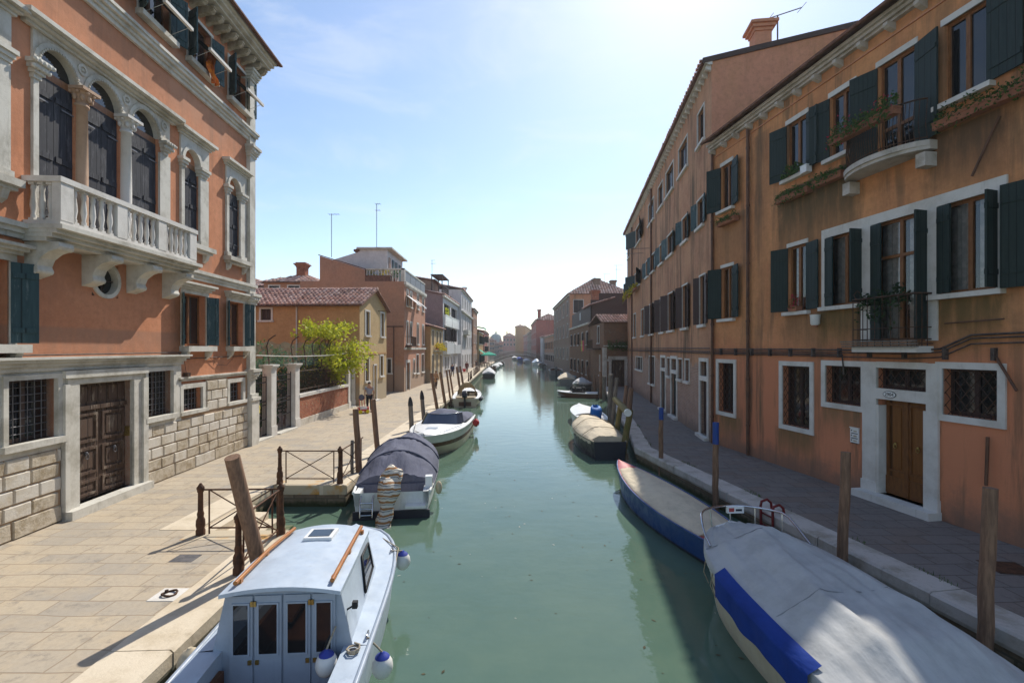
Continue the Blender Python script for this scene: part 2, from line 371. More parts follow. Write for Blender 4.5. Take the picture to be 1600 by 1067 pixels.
# ------------------------------------------------------------------ windows, shutters, generic houses
def shutter(win, fr, xh, z0, z1, w, ang, side, mat, yh=-.02, name='shutter'):
    """a board leaf hinged at xh; ang degrees open from closed (180 lies on the wall); side -1 hinge at the low-x jamb, +1 at the high-x jamb"""
    mb = MB(fr); ang += 5 * math.sin(xh * 7.7 + z0 * 3.1 + side) if ang > 40 else 0; t = math.radians(min(ang, 176)); s = -side
    dx, dy = s * math.cos(t), -math.sin(t); nx, ny = -dy, dx
    th = .04
    def pt(a, b, z): return (xh + dx * a + nx * b, yh + dy * a + ny * b, z)
    def slab(a0, a1, b0, b1, c0, c1, m=0):
        v = [pt(a, b, c) for c in (c0, c1) for a, b in ((a0, b0), (a1, b0), (a1, b1), (a0, b1))]
        mb.add(v, [(0, 1, 2, 3), (4, 7, 6, 5), (0, 4, 5, 1), (1, 5, 6, 2), (2, 6, 7, 3), (3, 7, 4, 0)], False, m)
    slab(0, w, -th / 2, th / 2, z0, z1)
    for q in (.16, .84):
        zz = z0 + (z1 - z0) * q; slab(.02, w - .02, -th / 2 - .018, -th / 2, zz - .05, zz + .05); slab(.02, w - .02, th / 2, th / 2 + .018, zz - .05, zz + .05)
    return mb.build(name, [mat], win)
def window(root, fr, x0, x1, z0, z1, depth=.16, frame='wood_frame', mull=1, trans=(), pane='glass_dark', curtain=False, sill=None, sillp=.13,
           sur=0, surm='stone_clean', surp=.035, shut=None, grille=None, lintel=0, hole=True, label=None, name='window', fw=.06, shw=None, sillz=.1):
    if x0 > x1: x0, x1 = x1, x0
    hd = depth + (.5 if curtain else .02)
    if hole: fr.holes.append((x0, x1, z0, z1, hd))
    mb = MB(fr); d0, d1 = depth - .05, depth
    mb.box(x0, x0 + fw, d0, d1, z0, z1); mb.box(x1 - fw, x1, d0, d1, z0, z1)
    mb.box(x0 + fw, x1 - fw, d0, d1, z0, z0 + fw * 1.3); mb.box(x0 + fw, x1 - fw, d0, d1, z1 - fw, z1)
    for k in range(mull):
        x = x0 + (x1 - x0) * (k + 1) / (mull + 1); mb.box(x - fw * .7, x + fw * .7, d0 - .01, d1, z0 + fw * 1.3, z1 - fw)
    for z in trans: mb.box(x0 + fw, x1 - fw, d0 - .012, d1, z - fw * .6, z + fw * .6)
    mb.quad((x0, hd - .005, z0), (x1, hd - .005, z0), (x1, hd - .005, z1), (x0, hd - .005, z1), 1)
    w = mb.build(name, [frame, 'dark'], root)
    if label: w['label'] = label
    pb = MB(fr); pb.quad((x0 + .01, d1 - .02, z0 + .01), (x1 - .01, d1 - .02, z0 + .01), (x1 - .01, d1 - .02, z1 - .01), (x0 + .01, d1 - .02, z1 - .01))
    pb.build('pane', ['glass' if curtain else pane], w)
    if curtain:
        cb = MB(fr); n = 26; wv = x1 - x0
        for a, b in ((x0 + .03, x0 + wv * .44), (x0 + wv * .56, x1 - .03)):
            for i in range(n):
                u0, u1 = a + (b - a) * i / n, a + (b - a) * (i + 1) / n
                y0, y1 = depth + .1 + .022 * math.sin(u0 * 55 + math.sin(u0 * 17)), depth + .1 + .022 * math.sin(u1 * 55 + math.sin(u1 * 17))
                cb.add([(u0, y0, z0 + .02), (u1, y1, z0 + .02), (u1, y1, z1 - .03), (u0, y0, z1 - .03)], [(0, 1, 2, 3)], True)
        cb.build('curtain', ['curtain'], w)
    if sur:
        sb = MB(fr); e = .003
        sb.box(x0 - sur, x0, -surp, .03, z0, z1); sb.box(x1, x1 + sur, -surp, .03, z0, z1)
        sb.box(x0 - sur, x1 + sur, -surp, .03, z1, z1 + sur)
        if not sill: sb.box(x0 - sur, x1 + sur, -surp, .03, z0 - sur, z0)
        sb.build('surround', [surm], w)
    if lintel:
        lb = MB(fr); lb.box(x0 - .06, x1 + .06, -.025, .03, z1, z1 + lintel); lb.build('lintel', ['stone_clean'], w)
    if sill:
        sb = MB(fr); q = max(sur, .1) + .05
        sb.box(x0 - q, x1 + q, -sillp, .05, z0 - sillz, z0 + .004); sb.build('sill', [sill], w)
    if shut:
        aL, aR, sm = shut[:3]; sw = shw or (x1 - x0) / 2 - .01
        if aL: shutter(w, fr, x0 - .01, z0 + .03, z1 - .02, sw, aL, -1, sm)
        if aR: shutter(w, fr, x1 + .01, z0 + .03, z1 - .02, sw, aR, 1, sm)
    if grille:
        kind, gm, gy, p = grille; gb = MB(fr); r = .011
        if kind == 'sq':
            nx = max(1, round((x1 - x0) / p)); nz = max(1, round((z1 - z0) / p))
            for i in range(1, nx): x = x0 + (x1 - x0) * i / nx; gb.tube([(x, gy, z0), (x, gy, z1)], r, 5, cap=False)
            for j in range(1, nz): z = z0 + (z1 - z0) * j / nz; gb.tube([(x0, gy + .022, z), (x1, gy + .022, z)], r, 5, cap=False)
        else:
            sl = 1.35; W, Hh = x1 - x0, z1 - z0; r = .009
            k = -Hh / sl
            while k < W:
                for flip in (0, 1):
                    a, b = max(0, k), min(W, k + Hh / sl)
                    if b > a:
                        za, zb = (a - k) * sl, (b - k) * sl
                        pa, pb_ = (x0 + a, x0 + b) if not flip else (x1 - a, x1 - b)
                        gb.tube([(pa, gy + flip * .014, z0 + za), (pb_, gy + flip * .014, z0 + zb)], r, 4, cap=False)
                k += p
        gb.build('grille', [gm], w)
    return w
def simple_window(root, fr, x0, x1, z0, z1, depth=.14, frame='dark_frame', pane='pane_far', sur=.1, surm='stone_clean', shut=None, sill=True, arch=False, name='window'):
    """for houses far off: one mesh for frame and stone edge, the pane and each shutter below it"""
    if x0 > x1: x0, x1 = x1, x0
    fr.holes.append((x0, x1, z0, z1, depth + .02))
    mb = MB(fr); fw = .07
    for a, b in ((x0, x0 + fw), (x1 - fw, x1), ((x0 + x1) / 2 - fw / 2, (x0 + x1) / 2 + fw / 2)): mb.box(a, b, depth - .04, depth, z0, z1)
    if sur:
        mb.box(x0 - sur, x0, -.04, .02, z0, z1, 1); mb.box(x1, x1 + sur, -.04, .02, z0, z1, 1); mb.box(x0 - sur, x1 + sur, -.04, .02, z1, z1 + sur, 1)
    if sill: mb.box(x0 - sur - .06, x1 + sur + .06, -.12, .02, z0 - .12, z0, 1)
    if arch: arch_fill(mb, x0, x1, z1 - (x1 - x0) / 2, z1, -.03, depth - .04, 1)
    w = mb.build(name, [frame, surm], root)
    pb = MB(fr); pb.quad((x0, depth - .01, z0), (x1, depth - .01, z0), (x1, depth - .01, z1), (x0, depth - .01, z1)); pb.build('pane', [pane], w)
    if shut:
        a, b, sm = shut; sw = (x1 - x0) / 2
        if a: shutter(w, fr, x0 - .01, z0 + .02, z1 - .02, sw, a, -1, sm)
        if b: shutter(w, fr, x1 + .01, z0 + .02, z1 - .02, sw, b, 1, sm)
    return w
def arch_fill(mb, x0, x1, zs, zt, y0, y1, m=0, n=16, fill_top=None):
    """plate [x0,x1] x [zs, zt] with a round-headed opening below, from y0 to y1"""
    r = (x1 - x0) / 2; cx = (x0 + x1) / 2; zt2 = fill_top if fill_top else zt + .001
    pts = [(cx - r * math.cos(math.pi * i / n), zs + r * math.sin(math.pi * i / n)) for i in range(n + 1)]
    for i in range(n):
        a, b = pts[i], pts[i + 1]
        mb.quad((a[0], y0, a[1]), (b[0], y0, b[1]), (b[0], y0, zt2), (a[0], y0, zt2), m)
        mb.quad((a[0], y0, a[1]), (a[0], y1, a[1]), (b[0], y1, b[1]), (b[0], y0, b[1]), m)
def arch_ring(mb, cx, zs, r0, r1, y0, y1, m=0, n=20, full=False):
    N = n * 2 if full else n
    for i in range(N):
        a, b = math.pi * i / n, math.pi * (i + 1) / n
        P = [(cx - r * math.cos(t), zs + r * math.sin(t)) for r in (r0, r1) for t in (a, b)]
        for (p, q, yy) in ((0, 1, None),):
            mb.add([(P[0][0], y0, P[0][1]), (P[1][0], y0, P[1][1]), (P[3][0], y0, P[3][1]), (P[2][0], y0, P[2][1])], [(0, 1, 2, 3)], False, m)
            mb.add([(P[0][0], y0, P[0][1]), (P[0][0], y1, P[0][1]), (P[1][0], y1, P[1][1]), (P[1][0], y0, P[1][1])], [(0, 1, 2, 3)], True, m)
            mb.add([(P[2][0], y0, P[2][1]), (P[2][0], y1, P[2][1]), (P[3][0], y1, P[3][1]), (P[3][0], y0, P[3][1])], [(3, 2, 1, 0)], True, m)
def facade_root(name, label, X0, Y0, slope, left=True, cat='house', group=None):
    n = math.sqrt(1 + slope * slope)
    rz = math.atan2(1, slope) if left else math.atan2(-1, -slope)
    r = thing(name, label, cat, (X0, Y0, 0), rz, group)
    return r, Fr(r, sgn=1 if left else -1, Y0=Y0, nrm=n)
def side_frame(fr, x, depth, near_is_low):
    """frame of the wall that faces the camera; its x runs from the deep end (0) to the front corner (depth) or the reverse"""
    if near_is_low: return Fr(fr.root, (x, depth, 0), (0, -1, 0))      # left bank
    return Fr(fr.root, (x, 0, 0), (0, 1, 0))                           # right bank
def body(root, fr, x0, x1, D, z0, z1, mat, side=None, extra=None, matside=None, top=True, name='wall'):
    """front wall with its holes, back, far side, near side (with holes of the side frame)"""
    mb = MB(fr); wall_panel(mb, x0, x1, z0, z1, fr.holes)
    near_low = fr.sgn > 0
    xa, xb = (x0, x1) if near_low else (x1, x0)
    mb.quad((x1, D, z0), (x0, D, z0), (x0, D, z1), (x1, D, z1))
    mb.quad((xb, 0, z0), (xb, D, z0), (xb, D, z1), (xb, 0, z1))
    if top: mb.quad((x0, 0, z1), (x1, 0, z1), (x1, D, z1), (x0, D, z1))
    mats = [mat]
    if side:
        mb.fr = side; wall_panel(mb, 0, D, z0, z1, side.holes, m=1 if matside else 0)
        if matside: mats.append(matside)
    else: mb.quad((xa, 0, z0), (xa, D, z0), (xa, D, z1), (xa, 0, z1))
    if extra: mb.fr = fr; extra(mb)
    return mb.build(name, mats, root)
def roof_shed(root, fr, x0, x1, y0, y1, z0, z1, ov=.3, name='roof', pitch=.3, tiles=True, seed=1):
    """slope rising away from the street"""
    mb = MB(fr); s = (z1 - z0) / (y1 - y0)
    if tiles: tile_roof(mb, fr.p(x0 - ov, y0 - ov, z0 - s * ov + .12), fr.ux * (x1 - x0 + 2 * ov), fr.uy * (y1 - y0 + ov) + fr.uz * (s * (y1 - y0 + ov)), 0, 1, pitch, .42, seed)
    else: mb.add([(x0 - ov, y0 - ov, z0 - s * ov + .1), (x1 + ov, y0 - ov, z0 - s * ov + .1), (x1 + ov, y1, z1 + .1), (x0 - ov, y1, z1 + .1)], [(0, 1, 2, 3)], False, 1)
    return mb.build(name, ['tiles', 'tile_bed'], root)
def hip_roof(root, x0, x1, y0, y1, z0, zr, ov=.35, name='roof', pitch=.35, seed=3, fr=None):
    """pyramid or hipped roof over a rectangle in root space; ridge runs along the longer side"""
    mb = MB(ID); rn = random.Random(seed)
    x0 -= ov; x1 += ov; y0 -= ov; y1 += ov
    w, d = x1 - x0, y1 - y0; h = min(w, d) / 2
    if w > d: r0, r1 = Vector((x0 + h, (y0 + y1) / 2, zr)), Vector((x1 - h, (y0 + y1) / 2, zr))
    else: r0, r1 = Vector(((x0 + x1) / 2, y0 + h, zr)), Vector(((x0 + x1) / 2, y1 - h, zr))
    c = [Vector((x0, y0, z0)), Vector((x1, y0, z0)), Vector((x1, y1, z0)), Vector((x0, y1, z0))]
    if w > d: fac = [(c[0], c[1], r1, r0), (c[1], c[2], r1), (c[2], c[3], r0, r1), (c[3], c[0], r0)]
    else: fac = [(c[0], c[1], r0), (c[1], c[2], r1, r0), (c[2], c[3], r1), (c[3], c[0], r0, r1)]
    for f in fac:
        mb.add([tuple(v) for v in f], [tuple(range(len(f)))], False, 1)
        a, b = f[0], f[1]; u = (b - a); L = u.length; u.normalize(); n = (b - a).cross(f[2] - a); n.normalize()
        v = n.cross(u); v.normalize()
        hh = (f[2] - a).dot(v); top = [(p - a).dot(u) for p in f[2:]]; t0, t1 = min(top), max(top)
        nc = max(2, int(L / pitch)); nr = max(1, int(hh / .45))
        for j in range(nr):
            s0, s1 = hh * j / nr, hh * (j + 1.05) / nr
            lo, hi = t0 * (j + .5) / nr, L + (t1 - L) * (j + .5) / nr
            for i in range(nc):
                cx = (i + .5) * L / nc
                if not lo + .05 < cx < hi - .05: continue
                r = L / nc * .37 * rn.uniform(.9, 1.1); vs = []
                for s_, k_ in ((s0, .04), (min(s1, hh), .01)):
                    for k in range(4):
                        t = math.pi * k / 3; vs.append(a + u * (cx - r * math.cos(t)) + v * s_ + n * (k_ + r * math.sin(t) * .7))
                mb.add(vs, [(k, k + 1, k + 5, k + 4) for k in range(3)] + [(3, 2, 1, 0)], True, 0, True)
    mb.add([tuple(q) for q in c], [(3, 2, 1, 0)], False, 1)
    return mb.build(name, ['tiles', 'tile_bed'], root)
def chimney(root, x, y, z0, z1, w=.6, mat='terracotta', flare=True, parent=None):
    mb = MB(ID); mb.box(x - w / 2, x + w / 2, y - w / 2, y + w / 2, z0, z1 - .45)
    if flare:
        for k, (g, h) in enumerate(((.04, .12), (.12, .12), (.2, .1))): mb.box(x - w / 2 - g, x + w / 2 + g, y - w / 2 - g, y + w / 2 + g, z1 - .45 + sum(q[1] for q in ((.04, .12), (.12, .12), (.2, .1))[:k]), z1 - .45 + sum(q[1] for q in ((.04, .12), (.12, .12), (.2, .1))[:k + 1]))
        mb.box(x - w / 2 - .05, x + w / 2 + .05, y - w / 2 - .05, y + w / 2 + .05, z1 - .11, z1)
    else:
        mb.box(x - w / 2 - .08, x + w / 2 + .08, y - w / 2 - .08, y + w / 2 + .08, z1 - .45, z1 - .3); mb.box(x - w / 2, x + w / 2, y - w / 2, y + w / 2, z1 - .3, z1)
    return mb.build('chimney', [mat], parent or root)
def cornice(root, fr, x0, x1, z, steps, mat='stone', name='cornice', brk=None):
    """steps: (projection, height) stacked upward; brk: (spacing, width, projection, height) brackets below"""
    mb = MB(fr); zz = z
    if not steps: zz = z
    for p, h in steps: mb.box(x0 - p * .0, x1 + p * .0, -p, .02, zz, zz + h); zz += h
    if brk:
        sp, w, p, h = brk; n = max(1, int(abs(x1 - x0) / sp))
        for i in range(n + 1):
            x = x0 + .15 + (x1 - x0 - .3) * i / n
            mb.prism_yz([(0.01, z - .001), (-p, z - .001), (-p, z - h * .45), (-p * .75, z - h * .7), (0.01, z - h)], x - w / 2, x + w / 2)
    return mb.build(name, [mat], root)
MT["lichen"] = simple("orange_lichen_stone", (.5, .42, .3), (.55, .27, .05), scale=1.6, rough=.9, bump=.4, lo=.5, hi=.68)
# ------------------------------------------------------------------ water, quays, pavements
QL = [(-8, -3.55), (17, -4.64), (36, -4.66), (54, -4.86), (93, -5.3), (140, -4.9), (200, -8), (330, -40)]
QR = [(-8, 8.77), (18.2, 4.64), (22.3, 5.34), (47.6, 9.0)]
def ql(Y):
    for (a, x), (b, y) in zip(QL, QL[1:]):
        if a <= Y <= b: return x + (y - x) * (Y - a) / (b - a)
    return QL[-1][1]
def qr(Y):
    for (a, x), (b, y) in zip(QR, QR[1:]):
        if a <= Y <= b: return x + (y - x) * (Y - a) / (b - a)
    return QR[-1][1]
def water_mat():
    n = NT('canal_water'); g = n.new('ShaderNodeNewGeometry').outputs['Position']
    def mp(sc_):
        m = n.new('ShaderNodeMapping'); m.inputs['Scale'].default_value = sc_; n.ln(g, m.inputs['Vector']); return m.outputs[0]
    k = n.mix(n.ramp(n.noise(mp((1, 1, 1)), .35, 6, .7), .35, .65), (.078, .132, .098), (.095, .148, .105))
    k = n.mix(n.ramp(n.noise(mp((1, .6, 1)), 9, 5, .75), .66, .74, 0, .35), k, (.045, .06, .035))
    n.col(k)
    h = n.math('ADD', n.math('MULTIPLY', n.noise(mp((1, 1.5, 1)), 1.3, 4, .5), 1.0), n.math('MULTIPLY', n.noise(mp((1, 1.8, 1)), 5.5, 3, .5), .22))
    b = n.bump(h, .16, .05)
    n.fin(.02, 0, .5); n.p.inputs['IOR'].default_value = 1.33
    return n.m
m = MB(); m.quad((-900, -60, 0), (900, -60, 0), (900, 1500, 0), (-900, 1500, 0)); m.build('water', [water_mat()], kind='structure')
def paving(name, cols, mortar, w, h, dark=0, damp=None):
    n = NT(name); g = n.vec(world=True)
    d = n.new('ShaderNodeVectorMath', operation='SCALE'); nz = n.new('ShaderNodeTexNoise'); nz.inputs['Scale'].default_value = .8; n.ln(g, nz.inputs['Vector'])
    n.ln(nz.outputs['Color'], d.inputs[0]); d.inputs[3].default_value = .15
    a = n.new('ShaderNodeVectorMath', operation='ADD'); n.ln(g, a.inputs[0]); n.ln(d.outputs[0], a.inputs[1]); v = a.outputs[0]
    b = n.brick(v, cols[0], cols[1], mortar, w, h, .012); b.inputs['Mortar Smooth'].default_value = .2; b.offset = .43; b.squash = .72; b.squash_frequency = 3
    b2 = n.brick(v, (0, 0, 0), (1, 1, 1), (.5, .5, .5), w, h, .0); b2.offset = .43; b2.squash = .72; b2.squash_frequency = 3
    wn = n.new('ShaderNodeTexWhiteNoise'); n.ln(b2.outputs['Color'], wn.inputs['Vector'])
    k = n.mix(n.ramp(wn.outputs['Value'], .5, 1.0, 0, .7), b.outputs['Color'], cols[2])
    k = n.mix(n.ramp(n.noise(g, 1.2, 8, .7), .38, .7, 0, .55), k, cols[3])
    k = n.mix(n.ramp(n.noise(g, 14, 6, .7), .3, .75, 0, .35), k, tuple(q * .6 for q in cols[0]))
    k = n.mix(n.ramp(n.noise(g, 3.1, 9, .78), .52, .66, 0, .55), k, tuple(q * .55 for q in cols[2]))
    k = n.mix(n.ramp(n.noise(g, .33, 5, .6), .5, .7, 0, .4), k, tuple(q * .75 for q in cols[1]))
    k = n.mix(n.math('MULTIPLY', b.outputs['Fac'], .8), k, mortar)
    n.col(k)
    h_ = n.math('ADD', n.math('MULTIPLY', b.outputs['Fac'], -1.0), n.math('MULTIPLY', n.noise(g, 9, 7, .7), .5))
    n.bump(h_, .5, .02); return n.fin(.85, 0, .25)
pav_l = paving('tan_trachyte_paving', ((.46, .385, .285), (.4, .34, .262), (.31, .285, .25), (.5, .39, .255)), (.3, .235, .165), .82, .4)  # warm tan stones of the left bank
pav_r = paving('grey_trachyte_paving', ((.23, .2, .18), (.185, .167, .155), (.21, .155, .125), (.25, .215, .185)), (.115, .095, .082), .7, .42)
NOTCH = (9.86, 13.1, -6.45)
m = MB(); Ys = [-8, 0, 5, NOTCH[0], NOTCH[1], 17, 36, 54, 93, 140]
for a, b in zip(Ys, Ys[1:]):
    if a == NOTCH[0]: xa = xb = NOTCH[2] - .0
    else: xa, xb = ql(a) - .72, ql(b) - .72
    m.quad((-16, a, PV), (xa, a, PV), (xb, b, PV), (-16, b, PV))
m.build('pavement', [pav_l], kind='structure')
m = MB(); Ys = [-8, 0, 8, 18.2, 22.3, 34, 47.6]
for a, b in zip(Ys, Ys[1:]): m.quad((qr(a) + .55, a, PV), (16, a, PV), (16, b, PV), (qr(b) + .55, b, PV))
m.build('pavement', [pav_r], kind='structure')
gm = simple('earth', (.16, .13, .1), (.12, .1, .08), scale=.4, rough=.95)
m = MB(); m.quad((-900, -60, .5), (-15.9, -60, .5), (-15.9, 140, .5), (-900, 140, .5)); m.quad((15.9, -60, .5), (900, -60, .5), (900, 47, .5), (15.9, 47, .5)); m.quad((9.3, 47.7, .5), (900, 47, .5), (900, 300, .5), (9.3, 300, .5))
m.quad((-900, 140, .5), (-5.5, 140, .5), (-42, 330, .5), (-900, 330, .5)); m.quad((-900, 380, .5), (900, 380, .5), (900, 1500, .5), (-900, 1500, .5))
m.build('ground', [gm], kind='structure')
def quaywall_mat():
    n = NT('wet_quay_wall'); v = n.vec(world=True); z = n.sep(v)[2]; xs = n.sep(v)
    c = n.new('ShaderNodeCombineXYZ'); n.ln(n.math('ADD', xs[0], xs[1]), c.inputs[0]); n.ln(z, c.inputs[1])
    b = n.brick(c.outputs[0], (.3, .23, .16), (.2, .14, .1), (.13, .11, .08), .6, .22, .02)
    k = n.mix(n.ramp(n.noise(v, 3, 7, .7), .4, .65, 0, .8), b.outputs['Color'], (.16, .12, .075))
    al = n.ramp(n.math('ADD', z, n.math('MULTIPLY', n.math('SUBTRACT', n.noise(v, 4, 6, .7), .5), .3)), .04, .26, 1, 0)
    k = n.mix(al, k, (.035, .045, .015)); n.col(k); n.bump(n.noise(v, 12, 8, .7), .9, .04); return n.fin(.8, 0, .3)
QW = quaywall_mat()
def quay(pts, side, width, mat, seed, name='quay'):
    """coping stones laid end to end along the edge, on a wall that goes down into the water; side +1: land lies at +X"""
    mb = MB(); rn = random.Random(seed)
    for (ya, xa), (yb, xb) in pts:
        L = math.hypot(yb - ya, xb - xa); d = 0
        ux, uy = (xb - xa) / L, (yb - ya) / L; nx, ny = side * uy, -side * ux
        while d < L - .05:
            l = min(rn.uniform(1.1, 2.3), L - d) if L - d > 2.6 else L - d
            p, q = d + .008, d + l - .008; wj = width + rn.uniform(-.02, .02); o = rn.uniform(-.02, .015); t = PV + .006 + rn.uniform(-.006, .006)
            rd = .035
            prof = [(o + rd, t), (o, t - rd), (o + .0, t - .2), (o + .02, t - .26), (wj, t - .26), (wj, t)]
            vs = []
            for s_ in (p, q):
                for a, z in prof: vs.append((xa + ux * s_ + nx * a, ya + uy * s_ + ny * a, z))
            n = len(prof); fs = [(i, (i + 1) % n, (i + 1) % n + n, i + n) for i in range(n)] + [tuple(range(n)), tuple(range(2 * n - 1, n - 1, -1))]
            mb.add(vs, fs, False, 0); d += l
        o = .07
        mb.add([(xa + nx * o, ya + ny * o, -1.2), (xb + nx * o, yb + ny * o, -1.2), (xb + nx * o, yb + ny * o, PV - .2), (xa + nx * o, ya + ny * o, PV - .2)], [(0, 1, 2, 3)], False, 1)
        if d > 0:
            pass
    return mb.build(name, [mat, QW], kind='structure')
def seg(P, y0, y1, f): return ((y0, f(y0)), (y1, f(y1)))
quay([seg(QL, -8, NOTCH[0], ql), ((NOTCH[0], NOTCH[2]), (NOTCH[1], NOTCH[2]))] + [seg(QL, NOTCH[1], 17, ql)] + [(a, b) for a, b in zip(QL[1:], QL[2:6])], -1, .74, 'coping', 3)
quay([(a, b) for a, b in zip(QR, QR[1:])], 1, .57, 'coping_grey', 4)
# landing steps in the notch
m = MB()
for k in range(5):
    x0 = NOTCH[2] + .3 * k; m.box(x0, x0 + .3, NOTCH[0] + .01, NOTCH[0] + 1.75 - .0, -.6, PV - .02 - .16 * (k + .2), 0 if k < 3 else 1)
m.box(NOTCH[2] - .0, ql(NOTCH[1]) - .02, NOTCH[1] - .02, NOTCH[1] + .5, PV - .24, PV + .004, 2); m.box(NOTCH[2], ql(NOTCH[1]) - .05, NOTCH[1] + .02, NOTCH[1] + .4, -1, PV - .24, 3)
m.box(NOTCH[2], ql(NOTCH[0]) - .02, NOTCH[0] - .5, NOTCH[0], PV - .24, PV + .004, 2); m.box(NOTCH[2], ql(NOTCH[0]) - .05, NOTCH[0] - .4, NOTCH[0] - .03, -1, PV - .24, 3)
alg = simple('algae_stone', (.06, .09, .03), (.2, .19, .12), scale=6, rough=.7, bump=.4)
m.build('landing_steps', ['coping', alg, 'lichen', QW], kind='structure') if 'lichen' in MT else None
# ------------------------------------------------------------------ the palazzo on the left bank
PAL, FL = facade_root('palazzo', 'tall salmon palazzo with white stone balcony, arched windows and ashlar base', -9.30, 0, -.0437, True, 'palazzo')
def build_palazzo():
    P, F = PAL, FL; U = F.u; E = U(18.72); A = U(3.5)
    # --- third storey windows with top-hung shutters
    for (c, lab) in ((11.2, None), (13.38, None), (15.45, 'upper window with an orange cloth over its sill'), (17.75, None)):
        a, b = U(c - .6), U(c + .6)
        w = window(P, F, a, b, 13.2, 14.62, depth=.22, sill='stone', sillp=.2, sur=.1, surm='stone_clean', lintel=0, label=lab, sillz=.14)
        shutter(w, F, a - .01, 13.22, 14.6,   .5, 125, -1, 'shutter_teal'); shutter(w, F, b + .01, 13.22, 14.6, .5, 160, 1, 'shutter_teal')
        mb = MB(F)                                         # lower half pushed out on top hinges, with a white strip along the lower edge
        mb.add([(a, -.03, 13.98), (b, -.03, 13.98), (b, -.62, 13.5), (a, -.62, 13.5)], [(0, 1, 2, 3)])
        mb.add([(a, -.05, 14.02), (b, -.05, 14.02), (b, -.64, 13.54), (a, -.64, 13.54)], [(3, 2, 1, 0)])
        mb.box(a, b, -.68, -.6, 13.47, 13.56, 1)
        for x in (a + .1, b - .1): mb.tube([(x, -.6, 13.5), (x, -.02, 13.25)], .008, 4, 1)
        mb.build('awning_shutter', ['shutter_green', 'stone_clean'], w)
    # --- triple arched window
    ops = [(9.88, 10.80), (11.08, 12.08), (12.44, 13.48)]
    zb, zs = 6.72, 10.12
    surr = MB(F); yf = -.05
    def leafs(win, a, b, z0, z1, y):
        for p, q, an in ((a, (a + b) / 2 - .004, 0), ((a + b) / 2 + .004, b, 0)):
            m = MB(F); m.box(p, q, y, y + .05, z0, z1)
            for zz in (z0 + .4, (z0 + z1) / 2, z1 - .35): m.box(p + .03, q - .03, y - .025, y, zz - .06, zz + .06)
            for zz in (z0 + .5, z1 - .5): m.box(p if p == a else q - .3, p + .3 if p == a else q, y - .034, y - .025, zz - .015, zz + .015, 1)
            m.build('shutter', ['shutter_black', 'iron_grey'], win)
    def arched(a, b, z0, zsp, lun, lab=None):
        r = (b - a) / 2; zt = zsp + r
        F.holes.append((a, b, z0, zt, .15))
        m = MB(F); d = .11
        m.box(a, b, d - .05, d + .03, zsp - .16, zsp, 0)
        m.quad((a, d, zsp), (b, d, zsp), (b, d, zt), (a, d, zt), 1)
        arch_fill(m, a, b, zsp, zt, -.012, d, 2)
        w = m.build('arched_window', ['wood_frame', lun, 'stone'], P)
        if lab: w['label'] = lab
        leafs(w, a, b, z0, zsp - .16, d - .055)
        return w
    for a, b in ops:
        a, b = U(a), U(b); w = arched(a, b, zb, zs, 'glass_dark')
        m = MB(F); arch_ring(m, (a + b) / 2, zs, (b - a) / 2, (b - a) / 2 + .13, -.075, 0, 0, 22)
        for k in range(23):                                 # the carved teeth of the arch moulding
            t = math.pi * (k + .5) / 23; r = (b - a) / 2 + .02
            x, z = (a + b) / 2 - r * math.cos(t), zs + r * math.sin(t); m.box(x - .018, x + .018, -.1, -.07, z - .018, z + .018)
        m.build('archivolt', ['stone'], w)
    zt = 10.78
    s = MB(F); xa, xb = U(9.76), U(13.93)
    xs = [U(v) for o in ops for v in o]
    for i, (a, b) in enumerate(ops):                        # spandrel slabs round each arch
        a, b = U(a), U(b); arch_fill(s, a, b, zs, zt, -.045, .0, 1)
    for a, b in ((xa, xs[0]), (xs[1], xs[2]), (xs[3], xs[4]), (xs[5], xb)): s.box(a, b, -.045, .0, zs, zt, 1)
    for a, b in ((xa, xs[0]), (xs[5] + .02, xb)): s.box(a, b, -.06, .3, zb, zs - .35)
    for x in ((xs[1] + xs[2]) / 2, (xs[3] + xs[4]) / 2, xs[5] + .2):
        arch_ring(s, x, 10.58, .075, .13, -.075, -.045, 0, 14, True); s.lathe((x, -.05, 10.58), [(.03, -.03), (.05, 0), (.03, .03)], 8, 0)
    hd = s.build('window_surround', ['stone', 'stone_block'], P)
    hd['label'] = 'white stone surround of the triple arched window'
    def column(parent, x, y, z0, z1, r, mat, cap=.34):
        m = MB(F)
        m.box(x - r * 1.5, x + r * 1.5, y - r * 1.5, y + r * 1.5, z0, z0 + .1)
        zc = z1 - z0 - cap
        m.lathe((x, y, z0), [(r * 1.45, .1), (r * 1.5, .15), (r * 1.1, .22), (r, .3), (r, zc * .5), (r * .9, zc - .06), (r * 1.15, zc - .05), (r * 1.15, zc), (r * .95, zc + .01), (r * 1.1, zc + cap * .35), (r * 1.75, zc + cap * .8)], 14)
        for k in range(8):                                  # capital leaves
            t = math.pi * 2 * k / 8; cx, cy = x + math.cos(t) * r * 1.35, y + math.sin(t) * r * 1.35
            m.ball((cx, cy, z1 - cap * .62), .05, 0, 6, (1, 1, 1.6)); m.ball((x + math.cos(t + .4) * r * 1.7, y + math.sin(t + .4) * r * 1.7, z1 - cap * .3), .045, 0, 6)
        m.box(x - r * 1.9, x + r * 1.9, y - r * 1.9, y + r * 1.9, z1 - cap * .2, z1)
        return m.build('column', [mat], parent)
    column(hd, (xs[1] + xs[2]) / 2, -.02, zb, zs, .13, 'terracotta_stone'); column(hd, (xs[3] + xs[4]) / 2, -.02, zb, zs, .14, 'stone_clean')
